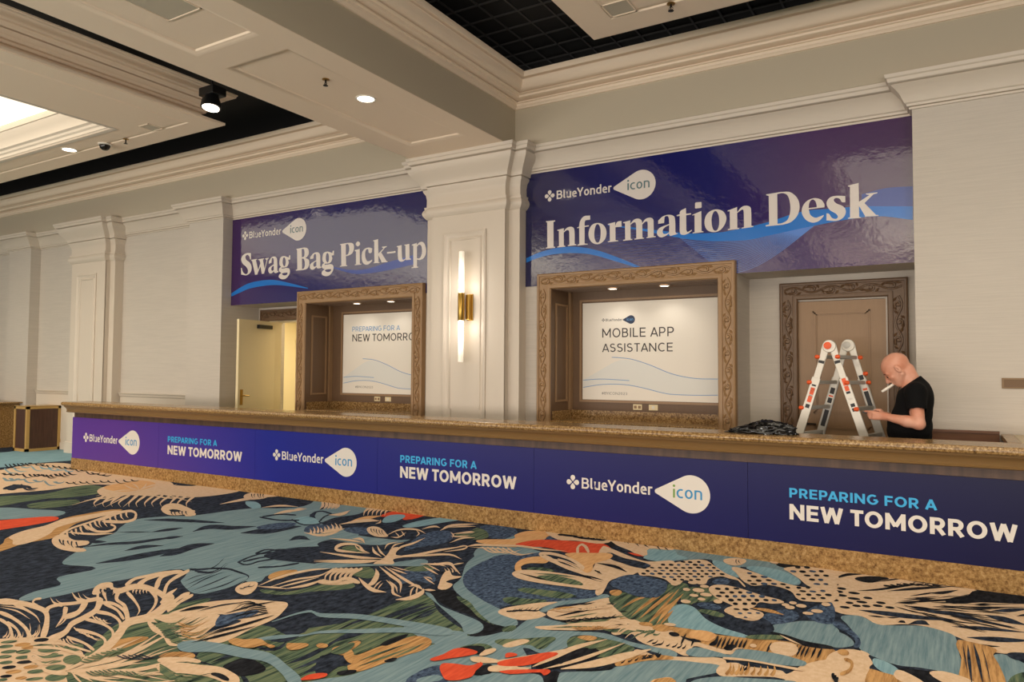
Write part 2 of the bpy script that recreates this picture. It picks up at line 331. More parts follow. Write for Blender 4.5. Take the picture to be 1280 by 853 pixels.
# ------------------------------------------------------------------ drawn lettering (monoline sans strokes)
def arc(cx, cy, rx, ry, a0, a1, n=14): return [(cx+rx*math.cos(math.radians(a0+(a1-a0)*i/n)), cy+ry*math.sin(math.radians(a0+(a1-a0)*i/n))) for i in range(n+1)]
def glyph(c, w):
    """strokes (centre lines) and advance width; cap height 1, stroke weight w"""
    a = w/2; H = 1-a; X = 0.74; xa = X-a
    if c == 'N': return [[(a, 0), (a, 1)], [(a, 1-a*0.6), (0.76-a, a*0.6)], [(0.76-a, 0), (0.76-a, 1)]], 0.76
    if c == 'M': return [[(a, 0), (a, 1)], [(a, 1-a*0.7), (0.46, 0.22)], [(0.46, 0.22), (0.92-a, 1-a*0.7)], [(0.92-a, 0), (0.92-a, 1)]], 0.92
    if c == 'E': return [[(a, 0), (a, 1)], [(a, H), (0.60, H)], [(a, 0.51), (0.56, 0.51)], [(a, a), (0.60, a)]], 0.60
    if c == 'F': return [[(a, 0), (a, 1)], [(a, H), (0.58, H)], [(a, 0.49), (0.54, 0.49)]], 0.57
    if c == 'L': return [[(a, 0), (a, 1)], [(a, a), (0.55, a)]], 0.54
    if c == 'I': return [[(a, 0), (a, 1)]], w
    if c == 'T': return [[(0.31, 0), (0.31, 1)], [(0, H), (0.62, H)]], 0.62
    if c == 'W': return [[(a*0.8, 1), (0.29, 0)], [(0.29, 0), (0.54, 0.98)], [(0.54, 0.98), (0.79, 0)], [(0.79, 0), (1.08-a*0.8, 1)]], 1.08
    if c == 'A': return [[(a*0.8, 0), (0.39, 0.98)], [(0.39, 0.98), (0.78-a*0.8, 0)], [(0.20, 0.29), (0.58, 0.29)]], 0.78
    if c == 'Y': return [[(a*0.8, 1), (0.35, 0.42)], [(0.70-a*0.8, 1), (0.35, 0.42)], [(0.35, 0.46), (0.35, 0)]], 0.70
    if c == 'O': return [arc(0.42, 0.5, 0.42-a, 0.5-a+0.01, 0, 360, 32)], 0.84
    if c == '0': return [arc(0.30, 0.5, 0.30-a, 0.5-a, 0, 360, 24)], 0.60
    if c == 'C': return [arc(0.42, 0.5, 0.42-a, 0.5-a+0.01, 48, 312, 26)], 0.74
    if c == 'G': return [arc(0.42, 0.5, 0.42-a, 0.5-a+0.01, 50, 352, 28), [(0.84-a, 0.46), (0.47, 0.46)]], 0.82
    if c == 'P': return [[(a, 0), (a, 1)], [(a, H), (0.36, H)]+arc(0.36, (H+0.42)/2, 0.64-a-0.36, (H-0.42)/2, 90, -90)+[(a, 0.42)]], 0.64
    if c == 'R': return [[(a, 0), (a, 1)], [(a, H), (0.36, H)]+arc(0.36, (H+0.44)/2, 0.65-a-0.36, (H-0.44)/2, 90, -90)+[(a, 0.44)], [(0.33, 0.44), (0.66-a*0.6, 0)]], 0.67
    if c == 'B': return [[(a, 0), (a, 1)], [(a, H), (0.34, H)]+arc(0.34, (H+0.53)/2, 0.60-a-0.34, (H-0.53)/2, 90, -90)+[(a, 0.53)], [(0.34, 0.53)]+arc(0.34, (a+0.53)/2, 0.65-a-0.34, (0.53-a)/2, 90, -90)+[(a, a)]], 0.65
    if c == 'S': return [arc(0.30, (H+0.52)/2, 0.28-a*0.8, (H-0.52)/2, 35, 270, 14)+arc(0.30, (0.52+a)/2, 0.31-a*0.8, (0.52-a)/2, 90, -150, 16)], 0.61
    if c == '2': return [arc(0.28, H-0.24, 0.28-a, 0.24, 160, -20, 12)+[(a, a), (0.56, a)]], 0.56
    if c == '3': return [arc(0.26, (H+0.53)/2, 0.26-a, (H-0.53)/2, 150, -90, 12), arc(0.26, (0.53+a)/2, 0.29-a, (0.53-a)/2, 90, -150, 14)], 0.56
    if c == '#': return [[(0.18, 0), (0.26, 1)], [(0.42, 0), (0.50, 1)], [(0.02, 0.66), (0.66, 0.66)], [(0, 0.34), (0.64, 0.34)]], 0.66
    if c == 'l': return [[(a, 1.02), (a, 0.16)]+[(a+0.03, 0.04+a), (a+0.12, a)]], 0.15+a
    if c == 'i': return [[(a, 0), (a, X)]], w
    if c == 'n': return [[(a, 0), (a, X)], [(a, xa-0.06), (0.16, xa)]+arc(0.30, xa-0.18, 0.53-a-0.30, 0.18, 90, 0, 8)+[(0.53-a, 0)]], 0.53
    if c == 'r': return [[(a, 0), (a, X)], [(a, xa-0.07), (0.14, xa-0.01), (0.24, xa), (0.34, xa)]], 0.35
    if c == 'u': return [[(a, X), (a, 0.2)]+arc(0.22, a+0.16, 0.22-a, 0.16, 180, 270, 8)+[(0.36, a), (0.52-a, a+0.05)], [(0.52-a, 0), (0.52-a, X)]], 0.52
    if c == 'o': return [arc(0.275, X/2, 0.275-a, X/2-a, 0, 360, 26)], 0.55
    if c == 'c': return [[(0.44, xa-0.01), (0.33, xa)]+arc(0.30, X/2, 0.30-a, X/2-a, 90, 270, 14)+[(0.34, a), (0.45, a+0.015)]], 0.46
    if c == 'd': return [[(0.55-a, 0), (0.55-a, 1.05)], [(0.55-a, xa)]+[(0.30, xa)]+arc(0.26, X/2, 0.26-a, X/2-a, 90, 270, 14)+[(0.36, a), (0.55-a, a+0.04)]], 0.55
    if c == 'e': return [[(a, 0.36), (0.52-a, 0.40)]+arc(0.265, X/2, 0.255-a, X/2-a, 8, 285, 20)+[(0.40, a), (0.48, a+0.02)]], 0.52
    return [], 0.34
def drawn_text(body, x0, x1, z0, z1, y, m, parent, name='lettering', weight=0.14, gap=0.12, skip=''):
    """fits the line so that cap height spans z0..z1 and the advance spans x0..x1"""
    items = []; x = 0
    for i, c in enumerate(body):
        st, wd = glyph(c, weight)
        if c == ' ': x += 0.30; continue
        items.append((x, c, st)); x += wd+gap*(0.55 if c in 'TYAW' else 0.2 if body[i+1:i+2] == 'Y' or (c == 'P' and body[i+1:i+2] == 'A') else 1)
    tot = x-gap; kx = (x1-x0)/tot; kz = z1-z0; n_ = 0
    for xo, c, st in items:
        if c in skip: continue
        mb = MB()
        for s_ in st:
            yy = y-0.00002*n_; n_ = (n_+1) % 5
            closed = len(s_) > 20 and abs(s_[0][0]-s_[-1][0])+abs(s_[0][1]-s_[-1][1]) < 1e-4; P = [Vector(p) for j_, p in enumerate(s_) if j_ == 0 or abs(p[0]-s_[j_-1][0])+abs(p[1]-s_[j_-1][1]) > 1e-5]; V = []; k = len(P)
            for i in range(k):
                t1 = P[i]-P[i-1] if i else (P[0]-P[-2] if closed else None); t2 = P[i+1]-P[i] if i < k-1 else (P[1]-P[0] if closed else None)
                ns = [Vector((-t.y, t.x)).normalized() for t in (t1, t2) if t is not None and t.length > 1e-9]
                nn = ns[0] if len(ns) == 1 else (ns[0]+ns[1]).normalized()/max(0.55, (ns[0]+ns[1]).normalized().dot(ns[0])); nn = nn*(weight/2)
                for q in (P[i]+nn, P[i]-nn): V.append((x0+(xo+q.x)*kx, yy, z0+q.y*kz))
            mb.add(V, [(2*i, 2*i+1, 2*i+3, 2*i+2) for i in range(k-1)])
        mb.build(name, m, parent)

# ------------------------------------------------------------------ long front counter
CT = 1.05
e = empty('reception_counter', (-5.3, 6.6, 0), 'long reception counter with golden granite top, bronze trim and stone plinth', 'counter')
mb = MB(); mb.box(-11.885, 1.25, 6.15, 6.63, 0.993, CT); mb.build('countertop', M_GRAN, e, bevel=0.024)
mb = MB(); mb.sweep([(-11.87, 6.34), (1.25, 6.34)], [(0.0, 0.885), (0.09, 0.885), (0.1, 0.89), (0.105, 0.90), (0.095, 0.91), (0.10, 0.93), (0.115, 0.955), (0.125, 0.965), (0.14, 0.975), (0.145, 0.992), (0, 0.992)])
mb.build('edge_trim', M_TRIMB, e, smooth=35)
mb = MB(); mb.box(-11.86, 1.25, 6.3595, 6.60, 0.17, 0.9925); mb.build('front_panel', M_STRIP, e)
mb = MB(); mb.box(-11.87, 1.25, 6.335, 6.62, 0, 0.172); mb.build('plinth', M_STONE, e)
mb = MB(); mb.box(-11.8, 0.34, 6.60, 6.86, 0.72, 0.75); mb.build('work_shelf', M_BROWN_D, e)
e = empty('return_counter', (0.8, 7.1, 0), 'short beige-topped counter return running from the long counter back to the wall', 'counter')
mb = MB(); mb.box(0.345, 0.435, 6.632, 7.55, 1.01, CT); mb.build('granite_border', M_GRAN, e, bevel=0.006)
mb = MB(); mb.box(0.436, 1.25, 6.632, 7.55, 1.01, CT-0.002); mb.build('top_panel', mat('beige_laminate', (196, 176, 140), 0.35), e)
mb = MB(); mb.box(0.36, 1.23, 6.64, 7.55, 0.0, 1.009); mb.build('body', M_BROWN_D, e)
mb = MB(); mb.box(-0.26, 0.335, 7.515, 7.556, 0, 1.05); mb.box(-0.26, 0.335, 7.505, 7.556, 1.05, 1.072)
tag(mb.build('wainscot_panel', mat('reddish_brown_wood', (122, 82, 58), 0.4, vary=0.2, vscale=8, vstretch=(0.5, 1, 6))), 'low reddish brown wood panel against the wall behind the man', 'panel')

# ------------------------------------------------------------------ printed banner along the counter
def vinyl(name, stops, rough=0.3, wav=0.0, axis=0, x0=0.0, x1=1.0, spec=0.5):
    m = bpy.data.materials.new(name); m.use_nodes = True; N = m.node_tree.nodes; L = m.node_tree.links; b = N['Principled BSDF']
    g = N.new('ShaderNodeNewGeometry'); sp = N.new('ShaderNodeSeparateXYZ'); L.new(g.outputs['Position'], sp.inputs[0])
    mr = N.new('ShaderNodeMapRange'); mr.inputs[1].default_value = x0; mr.inputs[2].default_value = x1; L.new(sp.outputs[axis], mr.inputs[0])
    r = N.new('ShaderNodeValToRGB'); e_ = r.color_ramp.elements; e_[0].position = stops[0][0]; e_[0].color = srgb(*stops[0][1]); e_[1].position = stops[-1][0]; e_[1].color = srgb(*stops[-1][1])
    for p, c in stops[1:-1]:
        q = e_.new(p); q.color = srgb(*c)
    L.new(mr.outputs[0], r.inputs[0]); L.new(r.outputs[0], b.inputs['Base Color']); b.inputs['Roughness'].default_value = rough; b.inputs['Specular IOR Level'].default_value = spec
    if wav:
        n = N.new('ShaderNodeTexNoise'); n.inputs['Scale'].default_value = 13; n.inputs['Detail'].default_value = 4; L.new(g.outputs['Position'], n.inputs['Vector'])
        bp = N.new('ShaderNodeBump'); bp.inputs['Strength'].default_value = wav; bp.inputs['Distance'].default_value = 0.012; L.new(n.outputs['Fac'], bp.inputs['Height']); L.new(bp.outputs[0], b.inputs['Normal'])
    return m
M_BAN = vinyl('blue_banner_print', [(0.0, (92, 56, 150)), (0.10, (92, 56, 148)), (0.26, (64, 52, 150)), (0.36, (34, 42, 146)), (0.62, (30, 30, 108)), (1.0, (16, 16, 58))], 0.32, 0, 0, -11.87, 0.57, 0.22)
M_PWHITE = mat('white_print', (226, 220, 212), 0.35)
M_PBLUE = mat('light_blue_print', (44, 172, 232), 0.35)
M_PBLUE2 = mat('icon_blue_print', (40, 140, 196), 0.35)
M_PGREEN = mat('icon_green_print', (116, 156, 70), 0.35)
M_PGREY = mat('icon_teal_grey_print', (86, 116, 122), 0.35)
M_PINK = mat('dark_brown_print', (52, 42, 36), 0.4)
def drop_outline(tx, cx, cz, R, n=20):
    """teardrop: rounded tip at tx pointing left, round head at cx"""
    rt_ = R*0.13; cxt = tx+rt_; L_ = cx-cxt; a = math.acos((R-rt_)/L_); pts = []
    for i in range(n*2+1):
        t = -(math.pi-a)+(2*(math.pi-a))*i/(n*2); pts.append((cx+R*math.cos(t), cz+R*math.sin(t)))
    for i in range(9):
        t = (math.pi-a)+2*a*i/8; pts.append((cxt+rt_*math.cos(t), cz+rt_*math.sin(t)))
    return pts
def disc(mb, cx, cz, rx, rz, y, n=18):
    mb.poly([(cx+rx*math.cos(2*math.pi*i/n), y, cz+rz*math.sin(2*math.pi*i/n)) for i in range(n)])
def logo(parent, xc, zc, w, y, mi, mcon, mword=None, mdrop=None):
    """clover + word + teardrop; w = whole width, xc = left edge, zc = mid height of the word"""
    mword = mword or M_PWHITE; mdrop = mdrop or M_PWHITE; u = w/1.38
    mb = MB(); r = 0.0245*u; cx = xc+0.063*u; k_ = 0.0
    for dx, dz in ((0, 1), (1, 0), (0, -1), (-1, 0)):
        for t in (0.66, 0.44, 0.26):
            q = r*(1.0 if t > 0.5 else 0.62 if t > 0.3 else 0.3); k_ += 0.00002
            disc(mb, cx+dx*t*0.063*u, zc+dz*t*0.066*u, q, q, y-k_)
    mb.build('clover_mark', mword, parent)
    drawn_text('BlueYonder', xc+0.157*u, xc+0.859*u, zc-0.052*u, zc+0.050*u, y, mword, parent, 'wordmark_letter', 0.155, 0.10)
    mb = MB(); o = drop_outline(xc+0.881*u, xc+1.215*u, zc-0.012*u, 0.165*u); mb.poly([(a, y, b) for a, b in o]); mb.build('teardrop_mark', mdrop, parent)
    yy = y-0.0008; z0 = zc-0.055*u; h = 0.078*u
    zi = z0+0.109*u
    drawn_text('icon', xc+1.050*u, xc+1.311*u, z0, zi, yy, mcon, parent, 'icon_letter', 0.13, 0.12, 'i')
    mb = MB(); mb.poly([(xc+1.050*u, yy, z0), (xc+1.068*u, yy, z0), (xc+1.068*u, yy, z0+h), (xc+1.050*u, yy, z0+h)])
    disc(mb, xc+1.059*u, z0+h+0.027*u, 0.0115*u, 0.0115*u, yy); mb.build('icon_letter', mi, parent)
seams = [-11.87, -9.64, -7.62, -5.578, -3.556, -1.492, 0.57]
labs = ['purple banner panel with white logo at the far left end of the counter', 'violet-blue banner panel with slogan, second from the left end of the counter', 'blue banner panel with white logo, third from the left end of the counter',
        'blue banner panel with slogan below the wall pilaster with the sconce', 'dark blue banner panel with white logo below the mobile app window', 'dark blue banner panel with the largest slogan, at the right end of the counter']
for i in range(6):
    a, b = seams[i]+0.0015, seams[i+1]-0.0015
    e = empty('banner_panel', ((a+b)/2, 6.345, 0.49), labs[i], 'banner', 'printed banner panels along the counter front')
    mb = MB(); mb.box(a, b, 6.340, 6.358, 0.172, 0.806); mb.build('panel', M_BAN, e)
    y = 6.3385
    if i % 2 == 0: logo(e, {0: -11.545, 2: -7.285, 4: -3.19}[i], 0.507, {0: 1.46, 2: 1.395, 4: 1.38}[i], y, M_PGREEN if i == 4 else M_PBLUE2, M_PBLUE2)
    else:
        x0 = {1: -9.426, 3: -5.247, 5: -1.160}[i]; k = {1: 1.55/1.527, 3: 1.484/1.527, 5: 1.0}[i]
        z = {1: 0.012, 3: 0.016, 5: 0}[i]
        drawn_text('PREPARING FOR A', x0, x0+1.038*k, 0.545+z*0.3, 0.622+z*0.5, y, M_PBLUE, e, 'slogan_letter', 0.19, 0.13)
        drawn_text('NEW TOMORROW', x0, x0+1.527*k, 0.367+z, 0.492+z, y, M_PWHITE, e, 'slogan_letter', 0.205, 0.11)

# ------------------------------------------------------------------ overhead signs
SY = 7.735
def sign(name, x0, x1, z0, z1, stops, label):
    e = empty(name, ((x0+x1)/2, 7.745, z0), label, 'sign', 'large signs above the counter')
    mb = MB(); mb.box(x0, x1, SY, 7.749, z0, z1); mb.build('board', vinyl(name+'_print', stops, 0.07, 0.14, 0, x0, x1, 0.85), e); return e
def curve_strip(e, up, lo, y, m, name, n=8):
    a, b = interp(up, n), interp(lo, n); k = len(a); b = [b[int(round(i*(len(b)-1)/(k-1)))] for i in range(k)]
    mb = MB(); mb.add([(p.x, y, p.y) for p in a]+[(p.x, y, p.y) for p in b], [(i, i+1, k+i+1, k+i) for i in range(k-1)]); return mb.build(name, m, e)
GL = dict(rough=0.13)
M_W1 = mat('bright_blue_wave_print', (30, 116, 204), 0.13); M_W2 = mat('mid_blue_wave_print', (44, 72, 160), 0.13); M_W3 = mat('thin_blue_line_print', (92, 136, 214), 0.13)
M_W4 = mat('dark_navy_wave_print', (38, 36, 92), 0.13); M_W5 = mat('pale_blue_wave_print', (70, 88, 160), 0.1); M_SWH = mat('glossy_white_print', (222, 214, 208), 0.2)
